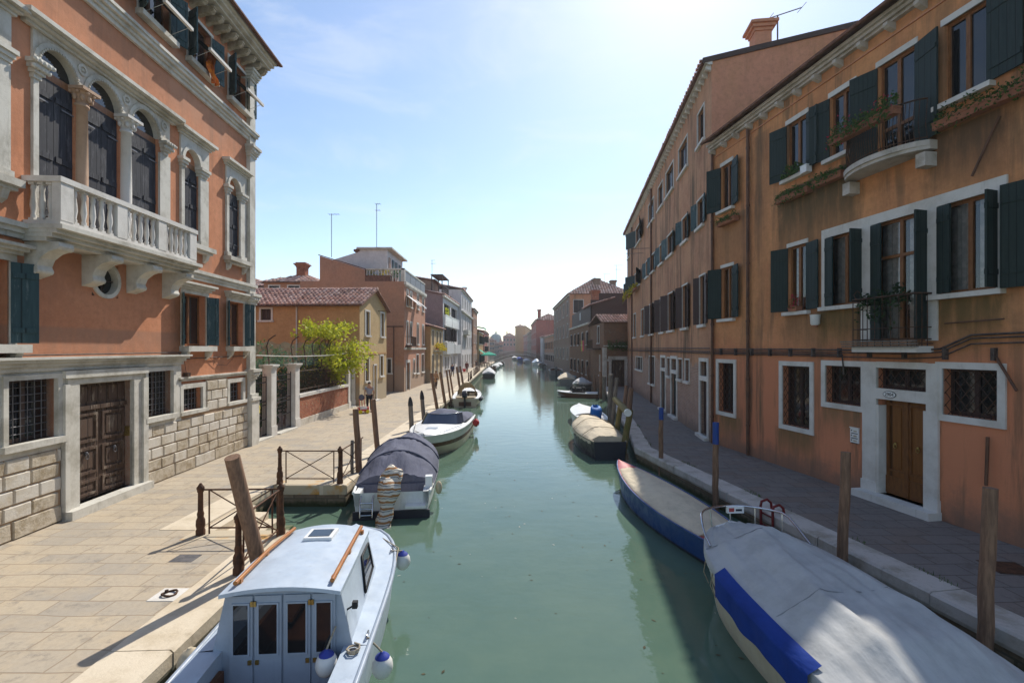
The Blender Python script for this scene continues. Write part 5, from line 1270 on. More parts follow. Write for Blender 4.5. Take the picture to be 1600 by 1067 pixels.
def house_c():
    P, F = facade_root('house', 'grey mauve house with white loggia parapets', -8.8, 61.5, .022, True); L, D = 14.8, 9.
    sd = side_frame(F, 0, D, True)
    F.holes += [(.9, 6.3, 8.5, 10.2, .7), (7.2, 13.8, 8.5, 10.2, .7)]
    k = dict(sur=.1, shut=(150, 165, 'shutter_brown'))
    mkwins(P, F, [(695, 698, 5.3, 7.1, k), (701, 703, 5.3, 7.1, k), (704.5, 706.5, 5.3, 7.1, k), (708.5, 710.5, 5.3, 7.1, k), (695.2, 697.5, 1.6, 3.2, dict(sur=.12)), (699.5, 701.2, 1.6, 3.2, dict(sur=.12)), (704, 705.5, 1.6, 3.2, dict(sur=.12)), (709, 710.3, 1.6, 3.2, dict(sur=.12))])
    def ex(mb):
        mb.m = 1; mb.poly([(0, 0, 11.2), (0, D, 11.2), (0, D, 12.9)])
        mb.m = 0
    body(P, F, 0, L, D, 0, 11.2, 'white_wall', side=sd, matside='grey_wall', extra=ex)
    for a, b in ((.9, 6.3), (7.2, 13.8)):
        m = MB(F); m.quad((a, .69, 8.5), (b, .69, 8.5), (b, .69, 10.2), (a, .69, 10.2)); n = 4
        for i in range(1, n): x = a + (b - a) * i / n; m.box(x - .12, x + .12, .1, .3, 8.5, 10.2)
        m.build('loggia', ['shutter_black'], P)
        m = MB(F); m.box(a - .3, b + .2, -.25, .02, 7.25, 8.62); m.box(a - .3, b + .2, -.3, .02, 8.62, 8.7); m.build('parapet', ['white_paint'], P)
    m = MB(F); m.box(.4, 6.8, -.5, .02, 3.6, 5.1); m.box(8.2, 14, -.5, .02, 3.6, 4.9); m.build('balcony', ['white_paint'], P)
    m = MB(F); m.box(-.1, L, -.25, .02, 10.9, 11.15); m.build('eaves', ['stone'], P)
    roof_shed(P, F, 0, L, 0, D, 11.15, 13.0, .25, pitch=.36)
    m = MB(F); m.box(3.5, 8.5, 2.0, 6, 11.3, 13.6); dm = m.build('dormer', ['grey_brown'], P)
    m = MB(F); tile_roof(m, F.p(3.2, 1.6, 13.5), F.ux * 5.6, F.uy * 4.8 + F.uz * .8, 0, 1, .36, .45, 9); m.build('dormer_roof', ['tiles', 'tile_bed'], dm)
    m = MB(F)
    for i in range(9): m.box(1.2 + .65 * i, 1.28 + .65 * i, .25, .33, 11.2, 12.7)
    for z in (11.9, 12.6): m.box(1.2, 6.5, .26, .32, z, z + .08)
    for y in (.25, 1.6):
        for x in (1.2, 6.4): m.box(x, x + .12, y, y + .12, 11.2, 13.9)
    m.box(1.1, 6.6, .2, 1.8, 13.85, 13.95); m.build('roof_terrace', ['dark_frame'], P)
    rn = random.Random(4); m = MB(F); leaves(m, [F.p(2.5 + rn.gauss(0, .8), -.2, 8.9 + rn.uniform(-.2, .7)) for _ in range(120)], .15, rn); m.build('loggia_plant', ['leaf_lime'], P)
house_c()
def row_house(lab, X, Y0, Y1, sl, left, z, D, mat, floors, n, msd=None, shut=None, roof='shed', zr=None, cat='house', sidew=(), ground=True, chim=None, sur=.1, tl=True):
    P, F = facade_root('house', lab, X, Y0 if left else Y1, sl, left, cat); L = (Y1 - Y0) * F.nrm
    for (z0, z1) in floors:
        for i in range(n):
            c = L * (i + .5) / n; hw = min(.55, L / n * .28); simple_window(P, F, c - hw, c + hw, z0, z1, sur=sur, shut=shut)
    x = 0 if left else L
    sd = side_frame(F, 0, D, True) if left else Fr(P, (L, 0, 0), (0, 1, 0))
    for a, b, c, d in sidew: simple_window(P, sd, a, b, c, d, sur=.08)
    body(P, F, 0, L, D, -.5, z, mat, side=sd, matside=msd)
    if roof == 'shed': roof_shed(P, F, 0, L, 0, D, z, zr or z + 2, .3, pitch=.45, tiles=tl)
    elif roof == 'hip': hip_roof(P, 0, L, 0, D, z, zr or z + 2.2, pitch=.42 if Y0 < 110 else .7)
    m = MB(F); m.box(-.05, L + .05, -.2, .02, z - .22, z - .02); m.build('eaves', ['stone'], P)
    for c in (chim or ()): chimney(P, c[0], c[1], z - .2, c[2], c[3] if len(c) > 3 else .8, mat)
    return P, F
S, BR = 'shutter_green', 'shutter_brown'
P, F = row_house('tall white house with a slim chimney on the left bank', -8.0, 76.5, 96, 0, True, 13.7, 9, 'white_wall', ((11.2, 12.8), (7.4, 9.7), (4.6, 6.4), (1.3, 3.3)), 5, 'white_wall', None, 'shed', 15.4, chim=((17, 1.2, 16.2, .7),), sidew=((6.6, 7.4, 11.4, 12.6),))
m = MB(F); m.box(0, 19.5, -.35, .02, 10.1, 10.35); m.box(3, 9, -.8, .02, 6.6, 7.4); m.build('balcony', ['stone'], P)
row_house('narrow brown house beyond the white house', -7.7, 96.2, 107, 0, True, 12.2, 8, 'brown_wall', ((9, 10.6), (5.5, 7.2), (1.4, 3.2)), 3, None, None, 'shed', 13.4)
P, F = row_house('ochre house with a green roof canopy and cafe front', -7.4, 107.3, 124, 0, True, 8.2, 8, 'ochre', ((5.4, 7.2), (1.2, 3.0)), 4, None, (110, 160, S), 'none')
m = MB(F); m.add([(0, -1.2, 9.0), (9, -1.2, 9.0), (9, 4, 9.9), (0, 4, 9.9)], [(0, 1, 2, 3)]); m.box(0, 9, -1.25, -1.15, 8.7, 9.0); m.build('roof_canopy', ['green_canvas'], P) if 'green_canvas' in MT else None
row_house('red house past the cafe on the left bank', -7.2, 124.5, 140, 0, True, 8.8, 8, 'red_wall', ((6, 7.6), (3.6, 5.0)), 3, None, (110, 160, S), 'shed', 10.2)
row_house('pale peach house by the bridge on the left bank', -7.4, 140.5, 160, -.02, True, 8.0, 8, 'peach_wall', ((5.5, 7.0), (2, 3.6)), 4, None, None, 'hip', 9.8)
row_house('dusky house left of the bridge end', -8.0, 160.5, 190, -.05, True, 9.2, 9, 'pink_wall', ((6.5, 8), (2.5, 4.4)), 5, None, None, 'hip', 11.2, tl=False)
row_house('brown house where the canal bends left', -9.5, 191, 225, -.12, True, 8.2, 9, 'grey_brown', ((5.5, 7), (2, 4)), 5, None, None, 'hip', 10.4)
# ------------------------------------------------------------------ right bank beyond the long brown house
def annex():
    P, F = facade_root('brick_house', 'small brown brick house with a plank water door and tiled roof', 9.05, 56.0, 0, False, 'house'); L, D = 8.3, 3.2
    sd = Fr(P, (L, 0, 0), (0, 1, 0))
    sd.holes.append((.75, 2.05, .6, 3.2, .3))
    m = MB(sd); m.box(.5, .75, -.09, .03, .6, 3.2); m.box(2.05, 2.35, -.09, .03, .6, 3.2); m.box(.45, 2.4, -.12, .03, 3.2, 3.55); m.box(.35, .8, -.14, .03, 3.05, 3.3); d = m.build('doorway', ['coping_grey'], P)
    m = MB(sd); m.box(.75, 2.05, .2, .27, .6, 3.2); m.build('door_leaf', ['wood_old'], d)
    simple_window(P, F, L - 3.4, L - 2.3, 4.9, 6.6, sur=.1); simple_window(P, F, L - 2.2, L - 1.9, 1.6, 3.6, sur=.1)
    body(P, F, 0, L, D, -.6, 6.9, 'brown_brick', side=sd); m = MB(sd); m.box(0, D, -.35, .02, 4.5, 4.62); m.build('ledge', ['stone'], P)
    m = MB(F); tile_roof(m, F.p(L + .35, -.3, 6.92), F.uy * (D + .6), F.ux * -3.0 + F.uz * .9, 0, 1, .26, .36, 31); tile_roof(m, F.p(-.2, -.3, 6.92), F.uy * (D + .6), F.ux * 5.7 + F.uz * .9, 0, 1, .3, .4, 32); m.build('roof', ['tiles', 'tile_bed'], P)
    m = MB(F); m.box(L - 5.4, L - 1.4, -.9, .02, 4.2, 4.35)
    for i in range(18): m.tube([(L - 5.3 + .22 * i, -.85, 4.35), (L - 5.3 + .22 * i, -.85, 5.2)], .015, 4)
    m.tube([(L - 5.35, -.85, 5.2), (L - 1.45, -.85, 5.2)], .02, 5); m.build('balcony', ['iron'], P)
    m = MB(F); m.box(L - .4, L + .03, -.05, .3, -.3, 4.4); m.build('corner_stones', ['coping_grey'], P)
    rn = random.Random(5); t = thing('creeper', 'pale creeper growing on the ledge of the small brick house', 'plant', (10.3, 47.4, 4.6)); m = MB()
    leaves(m, [(rn.uniform(-.9, 1.2), rn.gauss(0, .15), rn.uniform(-.35, .35) * (1 + .5 * math.sin(i * .05))) for i in range(500)], .1, rn); m.build('leaves', ['leaf_green'], t)
annex()
row_house('low red brick house with plank roof terrace over the water', 9.0, 56.1, 75, 0, False, 7.4, 6, 'brown_brick', ((4.8, 6.3), (1.2, 2.8)), 5, None, (0, 160, BR), 'none')
def terrace():
    P = thing('roof_terrace', 'brown plank terrace with a brick chimney above the low brick house', 'terrace', (9.2, 56.5, 7.4))
    m = MB(); m.box(0, .1, 0, 17.5, 0, 2.0); m.box(0, 5.5, 0, .1, 0, 2.6); m.box(1.0, 5.5, .12, .2, 2.6, 3.4); m.build('plank_fence', ['shutter_brown'], P)
    m = MB(); tile_roof(m, (-.2, -.3, 2.0), (0, 6.0, 0), (3, 0, .9), 0, 1, .36, .4, 3); m.build('roof', ['tiles', 'tile_bed'], P)
    chimney(P, 1.2, 4.0, 0, 4.2, .9, 'old_brick'); m = MB(); m.box(.02, .0 - .05, 8, 9, .7, 1.7); m.build('window', ['curtain'], P)
    m = MB(); m.box(-.3, .0, -.2, 17, -.25, -.02); m.build('cornice', ['stone_clean'], P)
terrace()
for k, (Y, c, lab) in enumerate(((57.8, (.5, .45, .08), 'yellow green towel hung on a line before the brick house'), (56.8, (.75, .08, .16), 'pink towel hung on a line before the brick house'))):
    t = thing('towel', lab, 'towel', (8.35, Y, 5.1), 0, 'washing hung over the water'); m = MB()
    for i in range(6): a, b = -.38 + .127 * i, -.38 + .127 * (i + 1); m.add([(.04 * math.sin(a * 16), a, -1.1 - .05 * math.sin(a * 7)), (.04 * math.sin(b * 16), b, -1.1 - .05 * math.sin(b * 7)), (0, b, .2), (0, a, .2)], [(0, 1, 2, 3)], True)
    m.build('cloth', [simple('towel_cloth_%s' % ('lime' if k == 0 else 'pink'), c, rough=.9)], t)
    m = MB(); m.tube([(0, -.45, .2), (0, .45, .2)], .012, 4); m.build('line', ['cable'], t)
P, F = row_house('tall grey brown house with a hipped tile roof on the right bank', 9.0, 75.3, 104, 0, False, 12.8, 9.5, 'grey_brown', ((9.7, 11.9), (6.2, 8.3), (2.6, 4.4)), 5, 'gable_plaster', (0, 0, BR), 'hip', 16.0, sidew=((.6, 2.1, 9.9, 11.9), (5.6, 6.8, 10.0, 11.6), (7.6, 8.0, 10, 11.8)), chim=((26, 4.6, 15.6, 1.0), (27, 1.4, 13.6, .7), (25.5, 7.4, 15.4, .8)))
row_house('low peach house with a dark tiled roof', 9.0, 104.3, 134, -.01, False, 7.4, 6, 'peach_wall', ((4.2, 5.9), (1.4, 2.8)), 6, None, (0, 160, S), 'shed', 9.4)
row_house('small white house at the right end of the bridge', 8.5, 134.3, 145, 0, False, 7.6, 4, 'white_wall', ((4.5, 6), (1.6, 2.8)), 2, None, None, 'shed', 8.4)
row_house('tall red house with a pale chimney beyond the bridge', 7.4, 147, 185, 0, False, 13.0, 8, 'red_wall', ((9.5, 11.5), (5.5, 7.5), (2, 3.8)), 5, None, None, 'hip', 15.2, chim=((36, 1.0, 16.4, 1.0),))
row_house('brown house with dark windows past the red house', 7.2, 185.5, 225, -.005, False, 11.2, 8, 'grey_brown', ((8, 9.8), (4.5, 6.3), (1.6, 3)), 6, None, None, 'shed', 13)
row_house('long mauve house on the far right bank', 6.9, 225.5, 290, -.05, False, 12.0, 9, 'pink_wall', ((8.6, 10.4), (4.5, 6.5), (1.6, 3)), 8, None, None, 'hip', 14.4)
row_house('ochre tower house above the far mauve roofs', 2.0, 292, 300, 0, False, 17.6, 6, 'ochre', ((13, 15), (8, 10)), 2, None, None, 'hip', 19)
P, F = facade_root('church', 'pale gabled church front over the far roofs', 3.6, 305, 0, False, 'church')
m = MB(F); m.prism_yz([(0, 0), (9, 0), (9, 15.5), (4.5, 18.6), (0, 15.5)], -12, 0); m.build('wall', ['ochre_pale'], P)
m = MB(F); m.prism_yz([(-.3, 15.5), (4.5, 18.7), (9.3, 15.5), (9.3, 15.9), (4.5, 19.1), (-.3, 15.9)], -12.2, .3); m.build('roof', ['tile_bed'], P)
for i, (xa, xb, Y, z, zr, mt, lab) in enumerate(((786, 806, 335, 12.8, 15.5, 'pink_wall', 'pink house closing the canal view on the right'), (779, 787, 350, 8.6, 10.6, 'peach_wall', 'low peach house in the middle of the far closing row'), (772, 779, 345, 7.8, 9.8, 'grey_brown', 'small grey brown house in the far closing row'), (764, 772, 340, 10.2, 12, 'brown_wall', 'brown house in the far closing row left of the dome'), (755, 764, 330, 11.4, 13.4, 'salmon', 'salmon house closing the canal view on the left'), (735, 755, 335, 11.0, 13.4, 'red_wall', 'red house hidden mostly by the left bank houses'))):
    x0, x1 = at(xa, 545, Y).x, at(xb, 545, Y).x; w_ = x1 - x0; wn = []
    for z0 in (z - 3.2, z - 6.4): wn += [(w_ * (k + .5) / 4 - .5, w_ * (k + .5) / 4 + .5, z0, z0 + 1.7) for k in range(4)]
    back_house(lab, x0, x1, Y, Y + 12, z, zr, mt, (w_ * .3, 3, zr + .8), wn)
t = thing('dome', 'distant grey green church dome above the far roofs', 'dome', (at(775, 545, 430).x, 430, 0)); m = MB(); m.lathe((0, 0, 0), [(5, 0), (5, 13.5), (4.8, 14), (4.4, 15.6), (3.2, 17), (1.4, 17.8), (.8, 18), (.8, 19), (.3, 19.6), (.1, 21)], 16); m.build('cupola', ['dome_lead'], t) if 'dome_lead' in MT else None
# ------------------------------------------------------------------ bridge, cafe
def bridge():
    t = thing('footbridge', 'low arched iron footbridge far down the canal', 'bridge', (-5.2, 139, 0)); L = 13.9
    arc = lambda u: .75 + 1.75 * math.sin(math.pi * u) ** 1.0
    n = 24
    for nm, y0, y1, lo, hi in (('deck', 0, 2.4, -.05, .12),):
        m = MB()
        for i in range(n):
            a, b = i / n, (i + 1) / n
            m.add([(a * L, y0, arc(a) + lo), (b * L, y0, arc(b) + lo), (b * L, y1, arc(b) + lo), (a * L, y1, arc(a) + lo), (a * L, y0, arc(a) + hi), (b * L, y0, arc(b) + hi), (b * L, y1, arc(b) + hi), (a * L, y1, arc(a) + hi)], [(0, 1, 5, 4), (4, 5, 6, 7), (3, 2, 1, 0), (7, 6, 2, 3)])
        m.build(nm, ['stone'], t)
    for y in (-.06, 2.46):
        m = MB(); m.tube([(L * i / n, y, arc(i / n) - .1) for i in range(n + 1)], .14, 6); m.build('arch_rib', ['iron_rust'], t)
        m = MB(); m.tube([(L * i / n, y, arc(i / n) + 1.0) for i in range(n + 1)], .04, 5)
        for i in range(0, n * 2 + 1): m.tube([(L * i / n / 2, y, arc(i / n / 2)), (L * i / n / 2, y, arc(i / n / 2) + 1.0)], .018, 4)
        m.build('railing', ['iron'], t)
    for x0, x1 in ((-1.2, .1), (L - .1, L + 1.0)):
        m = MB(); m.box(x0, x1, -.3, 2.7, -.8, .9); m.build('abutment', ['stone'], t)
bridge()
def cafe():
    t = thing('parasol', 'square green cafe parasol on the left quay before the bridge', 'parasol', (-5.0, 104, PV))
    m = MB(); m.tube([(0, 0, 0), (0, 0, 3.1)], .04, 6); m.build('pole', ['iron_grey'], t)
    m = MB(); s = 1.55; m.add([(-s, -s, 2.45), (s, -s, 2.45), (s, s, 2.45), (-s, s, 2.45), (0, 0, 3.15)], [(0, 1, 4), (1, 2, 4), (2, 3, 4), (3, 0, 4)])
    for a, b in (((-s, -s), (s, -s)), ((s, -s), (s, s)), ((s, s), (-s, s)), ((-s, s), (-s, -s))): m.add([(*a, 2.45), (*b, 2.45), (*b, 2.25), (*a, 2.25)], [(0, 1, 2, 3)])
    m.build('canopy', ['green_canvas'], t)
    t = thing('awning', 'green awning sloping out from the cafe house', 'awning', (-7.4, 108, 0)); m = MB(); m.add([(0, 0, 4.1), (0, 5, 4.1), (1.6, 5, 3.0), (1.6, 0, 3.0)], [(0, 1, 2, 3)]); m.add([(1.6, 0, 3.0), (1.6, 5, 3.0), (1.6, 5, 2.8), (1.6, 0, 2.8)], [(0, 1, 2, 3)]); m.build('canopy', ['green_canvas'], t)
    m = MB(); m.tube([(0, .1, 3.2), (1.6, .1, 3.0)], .03, 5); m.tube([(0, 4.9, 3.2), (1.6, 4.9, 3.0)], .03, 5); m.build('arm', ['iron'], t)
    rn = random.Random(3)
    for i in range(7):
        t = thing('cafe_table', 'small dark cafe table set out near the green parasol', 'table', (-5.6 + rn.uniform(-.7, .7), 96 + 2.6 * i, PV), 0, 'cafe tables on the left quay')
        m = MB(); m.lathe((0, 0, .7), [(.4, 0), (.42, .03), (.4, .05)], 10); m.build('table_top', ['iron_rust'], t); m = MB(); m.tube([(0, 0, 0), (0, 0, .7)], .04, 6); m.lathe((0, 0, 0), [(.28, 0), (.1, .06)], 8); m.build('leg', ['iron'], t)
        for sx in (-.75, .75):
            t2 = thing('cafe_chair', 'dark cafe chair beside a small table near the parasol', 'chair', (t.location.x + sx, t.location.y, PV), 0, 'cafe chairs on the left quay')
            m = MB(); m.box(-.21, .21, -.21, .21, .43, .47); m.build('seat', ['iron_rust'], t2); s = 1 if sx > 0 else -1; m = MB(); m.box(s * .19, s * .23, -.2, .2, .47, .9); m.build('backrest', ['iron_rust'], t2)
            for a in (-.18, .18):
                for b in (-.18, .18): m = MB(); m.box(a - .015, a + .015, b - .015, b + .015, 0, .43); m.build('leg', ['iron'], t2)
cafe()

p = at(963, 447, 84); antenna('antenna', 'taller aerial on the hipped roof of the grey brown house', p, 3.6, ((1.0, 1.6, 5), (.8, 1.2, 4))); p = at(945, 449, 86); antenna('antenna', 'shorter aerial on the hipped roof of the grey brown house', p, 2.4, ((1.0, 1.2, 4),))
p = at(978, 452, 88); antenna('antenna', 'thin aerial beside the long brown house roofline', p, 2.2, ((1.0, 1.4, 5),))
# ------------------------------------------------------------------ boats
def paint(name, c, c2=None, rough=.35, bump=0):
    n = NT(name); v = n.vec(); k = n.mix(n.ramp(n.noise(v, 2.2, 7, .7), .35, .68), c, c2 or tuple(x * .86 for x in c))
    k = n.mix(n.ramp(n.noise(n.vec((3, 3, .35)), 2.6, 8, .75), .54, .74, 0, .5), k, tuple(x * .5 + .03 for x in c)); k = n.mix(n.ramp(n.noise(v, 26, 5, .75), .62, .74, 0, .5), k, tuple(x * .6 + .05 for x in c)); n.col(k)
    n.ln(n.ramp(n.noise(v, 5, 6, .7), .35, .7, rough * .8, min(1, rough * 1.9)), n.p.inputs['Roughness']); r = n.p.inputs['Roughness'].links[0]
    n.p.inputs['Specular IOR Level'].default_value = .45; n.bump(n.noise(v, 9, 6, .7), .06 + bump, .02); return n.m
def canvas(name, c, wr=.5, sc_=3.5, rough=.85):
    n = NT(name); v = n.vec()
    n.col(n.mix(n.ramp(n.noise(v, 1.8, 7, .7), .35, .7), c, tuple(x * .78 for x in c)))
    h = n.math('ADD', n.noise(n.vec((1, 2.2, 1)), sc_, 3, .5), n.math('MULTIPLY', n.noise(v, 90, 2, .5), .04)); n.bump(h, wr, .06); return n.fin(rough, 0, .2)
MT['cv_beige'] = canvas('beige_tarpaulin', (.66, .56, .41)); MT['cv_grey'] = canvas('pale_grey_tarpaulin', (.45, .45, .44), .45, 2.6); MT['cv_navy'] = canvas('slate_blue_tarpaulin', (.12, .125, .17), .5, 4)
MT['cv_white'] = canvas('white_tarpaulin', (.66, .66, .65)); MT['cv_blue'] = canvas('royal_blue_cloth', (.012, .045, .26), .4, 3, .8); MT['cv_bright'] = canvas('bright_blue_cover', (.02, .17, .55), .6, 6, .5)
MT['hull_pale'] = paint('pale_blue_boat_paint', (.47, .54, .62)); MT['hull_grey'] = paint('grey_blue_boat_paint', (.33, .38, .45)); MT['hull_white'] = paint('white_boat_paint', (.74, .74, .72)); MT['hull_navy'] = paint('dark_navy_boat_paint', (.02, .022, .035))
MT['hull_blue'] = paint('blue_boat_paint', (.015, .06, .21)); MT['hull_red'] = paint('faded_red_deck_paint', (.45, .07, .07), (.36, .05, .05)); MT['hull_cream'] = paint('cream_boat_paint', (.6, .52, .38)); MT['hull_brown'] = paint('brown_boat_varnish', (.12, .05, .025), None, .4)
MT['hull_black'] = paint('black_boat_paint', (.02, .02, .022)); MT['hull_drab'] = paint('grey_boat_paint', (.22, .22, .21), None, .6); MT['varnish'] = simple('varnished_wood', (.42, .17, .04), (.33, .12, .03), scale=6, rough=.35, stretch=(1, 7, 7)); MT['dark_wood'] = simple('brown_cockpit_wood', (.16, .065, .03), (.1, .04, .02), scale=5, rough=.5)
MT['rubber'] = simple('black_rubber', (.025, .025, .027), rough=.6); MT['fender_white'] = paint('white_fender', (.72, .7, .66)); MT['fender_blue'] = paint('blue_fender_end', (.03, .05, .3)); MT['fender_red'] = paint('red_fender', (.6, .03, .03)); MT['seat_pad'] = simple('cream_seat', (.55, .46, .32), rough=.7)
def _stripe():
    n = NT('striped_canvas'); z = n.sep(n.vec())[2]
    f = n.math('FRACT', n.math('MULTIPLY', n.math('ADD', z, n.math('MULTIPLY', n.noise(n.vec(), 4, 2), .1)), 7.2))
    k = n.mix(n.ramp(f, .32, .36), (.33, .16, .06), (.62, .57, .48)); k = n.mix(n.ramp(f, .68, .72), k, (.2, .2, .2)); k = n.mix(n.ramp(f, .84, .88), k, (.62, .57, .48)); n.col(k); n.bump(n.noise(n.vec(), 9, 4), .5, .03); return n.fin(.85)
MT['stripes'] = _stripe()
MT['red_iron'] = simple('dark_red_iron', (.2, .02, .02), (.12, .015, .015), scale=8, rough=.5); MT['teal_boat'] = paint('teal_boat_paint', (.06, .26, .36)); MT['pile_moss'] = simple('mossy_timber', (.2, .14, .06), (.12, .12, .035), scale=6, rough=.9, bump=.6, bsc=14, stretch=(5, 5, .8))
MT['tint'] = NT('tinted_windscreen').m; _q = MT['tint'].node_tree.nodes['Principled BSDF']; _q.inputs['Base Color'].default_value = (.03, .04, .07, 1); _q.inputs['Roughness'].default_value = .08
MT['seam_thread'] = simple('seam_thread', (.3, .3, .3), rough=.9)
class Hull:
    """x forward (bow +), y to port, z up from the waterline"""
    def __init__(s, L, B, z0, zb, stern=.8, p=2.2, q=.8, tm=.42, rake=.5, draft=.25, flare=.9):
        s.L, s.B, s.z0, s.zb, s.st, s.p, s.q, s.tm, s.rake, s.dr, s.fl = L, B, z0, zb, stern, p, q, tm, rake, draft, flare
    def b(s, t):
        if t < s.tm: f = s.st + (1 - s.st) * math.sin(math.pi / 2 * t / s.tm)
        else: f = max(0., 1 - ((t - s.tm) / (1 - s.tm)) ** s.p) ** s.q
        return s.B / 2 * max(f, .012)
    def z(s, t): return s.z0 + (s.zb - s.z0) * t ** 2.2
    def x(s, t, k=1.): return -s.L / 2 + s.L * t - s.rake * (1 - k) * t ** 3
    def sec(s, t, k):
        """k 1 gunwale .. 0 waterline .. -1 keel -> (y, z)"""
        b, z = s.b(t), s.z(t)
        if k >= 0: return b * (s.fl + (1 - s.fl) * k ** .7), z * k
        return b * s.fl * (1 - (-k) ** 2.0) ** .5, s.dr * k
    def hull(s, mb, bands, m_tr=0, n=26):
        """bands: list of (k_lo, k_hi, material)"""
        ts = [i / n for i in range(n + 1)]
        for lo, hi, m in bands:
            K = 4
            for sg in (1, -1):
                vs = []
                for t in ts:
                    for j in range(K + 1):
                        k = lo + (hi - lo) * j / K; y, z = s.sec(t, k); vs.append((s.x(t, max(k, -.3)), sg * y, z))
                fs = []
                for i in range(n):
                    for j in range(K):
                        a = i * (K + 1) + j; f = (a, a + K + 1, a + K + 2, a + 1); fs.append(f if sg < 0 else f[::-1])
                mb.add(vs, fs, True, m)
        ring = [(s.x(0), y, z) for y, z in [s.sec(0, 1 - 1.8 * i / 8) for i in range(9)]]
        mb.poly(ring + [(x, -y, z) for x, y, z in ring[::-1]], m_tr)
    def gunwale(s, mb, r, m=0, t0=0., t1=1., dz=0., n=30, inset=0.):
        for sg in (1, -1): mb.tube([(s.x(t0 + (t1 - t0) * i / n), sg * (s.b(t0 + (t1 - t0) * i / n) - inset), s.z(t0 + (t1 - t0) * i / n) + dz) for i in range(n + 1)], r, 7, m)
    def deck(s, mb, t0, t1, crown, m=0, dz=0., n=16, inset=.0, k=8):
        vs = []
        for i in range(n + 1):
            t = t0 + (t1 - t0) * i / n; b = max(s.b(t) - inset, .005)
            for j in range(k + 1): u = -1 + 2 * j / k; vs.append((s.x(t), u * b, s.z(t) + dz + crown * (1 - u * u)))
        mb.add(vs, [(i * (k + 1) + j, i * (k + 1) + j + 1, (i + 1) * (k + 1) + j + 1, (i + 1) * (k + 1) + j) for i in range(n) for j in range(k)], True, m)
    def side_deck(s, mb, t0, t1, w, m=0, dz=.0, n=16, drop=.3):
        for sg in (1, -1):
            vs = []
            for i in range(n + 1):
                t = t0 + (t1 - t0) * i / n; b = s.b(t); x, z = s.x(t), s.z(t) + dz; c = max(b - w, .01)
                vs += [(x, sg * b, z), (x, sg * c, z), (x, sg * c, z - drop)]
            mb.add(vs, [((i * 3 + j), (i * 3 + j + 1), (i * 3 + j + 4), (i * 3 + j + 3)) for i in range(n) for j in range(2)], False, m)
    def cover(s, mb, t0, t1, prof, shape, m=0, n=48, k=32, drop=.16, wr=.02, seed=0, over=.03):
        """prof(t) ridge height over the gunwale; shape(u) 0..1 across, u in -1..1"""
        vs = []; so = Vector((seed * 7.3, seed * 3.1, 0))
        for i in range(n + 1):
            t = t0 + (t1 - t0) * i / n; b = s.b(t) + over; zg = s.z(t) + .02
            vs.append((s.x(t), -b - .005, zg - drop * (1 + .25 * math.sin(i * 1.9))))
            for j in range(k + 1):
                u = -1 + 2 * j / k; z = zg + prof(t) * (shape(u, t) if shape.__code__.co_argcount > 1 else shape(u))
                w = noise.noise(Vector((s.x(t) * 1.4, u * 3.2, 0)) + so) * wr + abs(noise.noise(Vector((s.x(t) * .8 + u * 1.5, u * 5.5, 4)) + so)) * wr * 1.3
                vs.append((s.x(t), u * b, z + w * (1 - u ** 8)))
            vs.append((s.x(t), b + .005, zg - drop * (1 + .25 * math.sin(i * 2.3))))
        r = k + 3
        mb.add(vs, [(i * r + j, i * r + j + 1, (i + 1) * r + j + 1, (i + 1) * r + j) for i in range(n) for j in range(r - 1)], True, m)
        for i in (0, n):
            row = vs[i * r + 1:(i + 1) * r - 1]; zz = s.z(t0 if i == 0 else t1) - drop
            mb.add(list(row) + [(p[0], p[1], zz) for p in row], [(j, j + 1, j + 1 + len(row), j + len(row)) for j in range(len(row) - 1)], True, m)
def boat(name, label, loc, heading, cat='boat', group=None):
    """heading: direction of the bow as (dx, dy)"""
    return thing(name, label, cat, (loc[0], loc[1], 0), math.atan2(heading[1], heading[0]), group)
def fender(parent, x, y, z, r=.155, mats=('fender_white', 'fender_blue'), rope=None, name='fender', sq=1.15):
    m = MB(); m.ball((x, y, z), r, 0, 16, (1, 1, sq)); m.lathe((x, y, z + r * sq * .74), [(r * .7, 0), (r * .55, r * .2), (r * .3, r * .34), (r * .16, r * .5)], 14, 1)
    if rope: m.tube([(x, y, z + r * 1.3), rope], .012, 5, 2)
    return m.build(name, [*mats, 'rope'], parent)
def outboard(parent, x, z, mats=('hull_black', 'rubber'), tilt=0., y=0., name='outboard_motor'):
    m = MB(); q = lambda a, c: (x + a * math.cos(tilt) - c * math.sin(tilt), z + a * math.sin(tilt) + c * math.cos(tilt))
    def pr(pts, w, mm):
        P = [q(*p) for p in pts]; n = len(P); vs = [(a, y - w, c) for a, c in P] + [(a, y + w, c) for a, c in P]
        m.add(vs, [tuple(range(n)), tuple(range(2 * n - 1, n - 1, -1))] + [(i, i + n, (i + 1) % n + n, (i + 1) % n) for i in range(n)], False, mm)
    pr([(.06, .1), (-.4, .14), (-.48, .3), (-.42, .52), (-.2, .62), (.05, .55), (.12, .35)], .17, 0); pr([(.05, .1), (-.3, .12), (-.26, -.6), (-.08, -.6)], .07, 1); pr([(.0, -.6), (-.45, -.62), (-.4, -.7), (.0, -.72)], .09, 1)
    pr([(-.08, .62), (-.3, .63), (-.22, .66)], .12, 0)
    o = m.build(name, list(mats), parent); bv = o.modifiers.new('round', 'BEVEL'); bv.width = .035; bv.segments = 3; return o
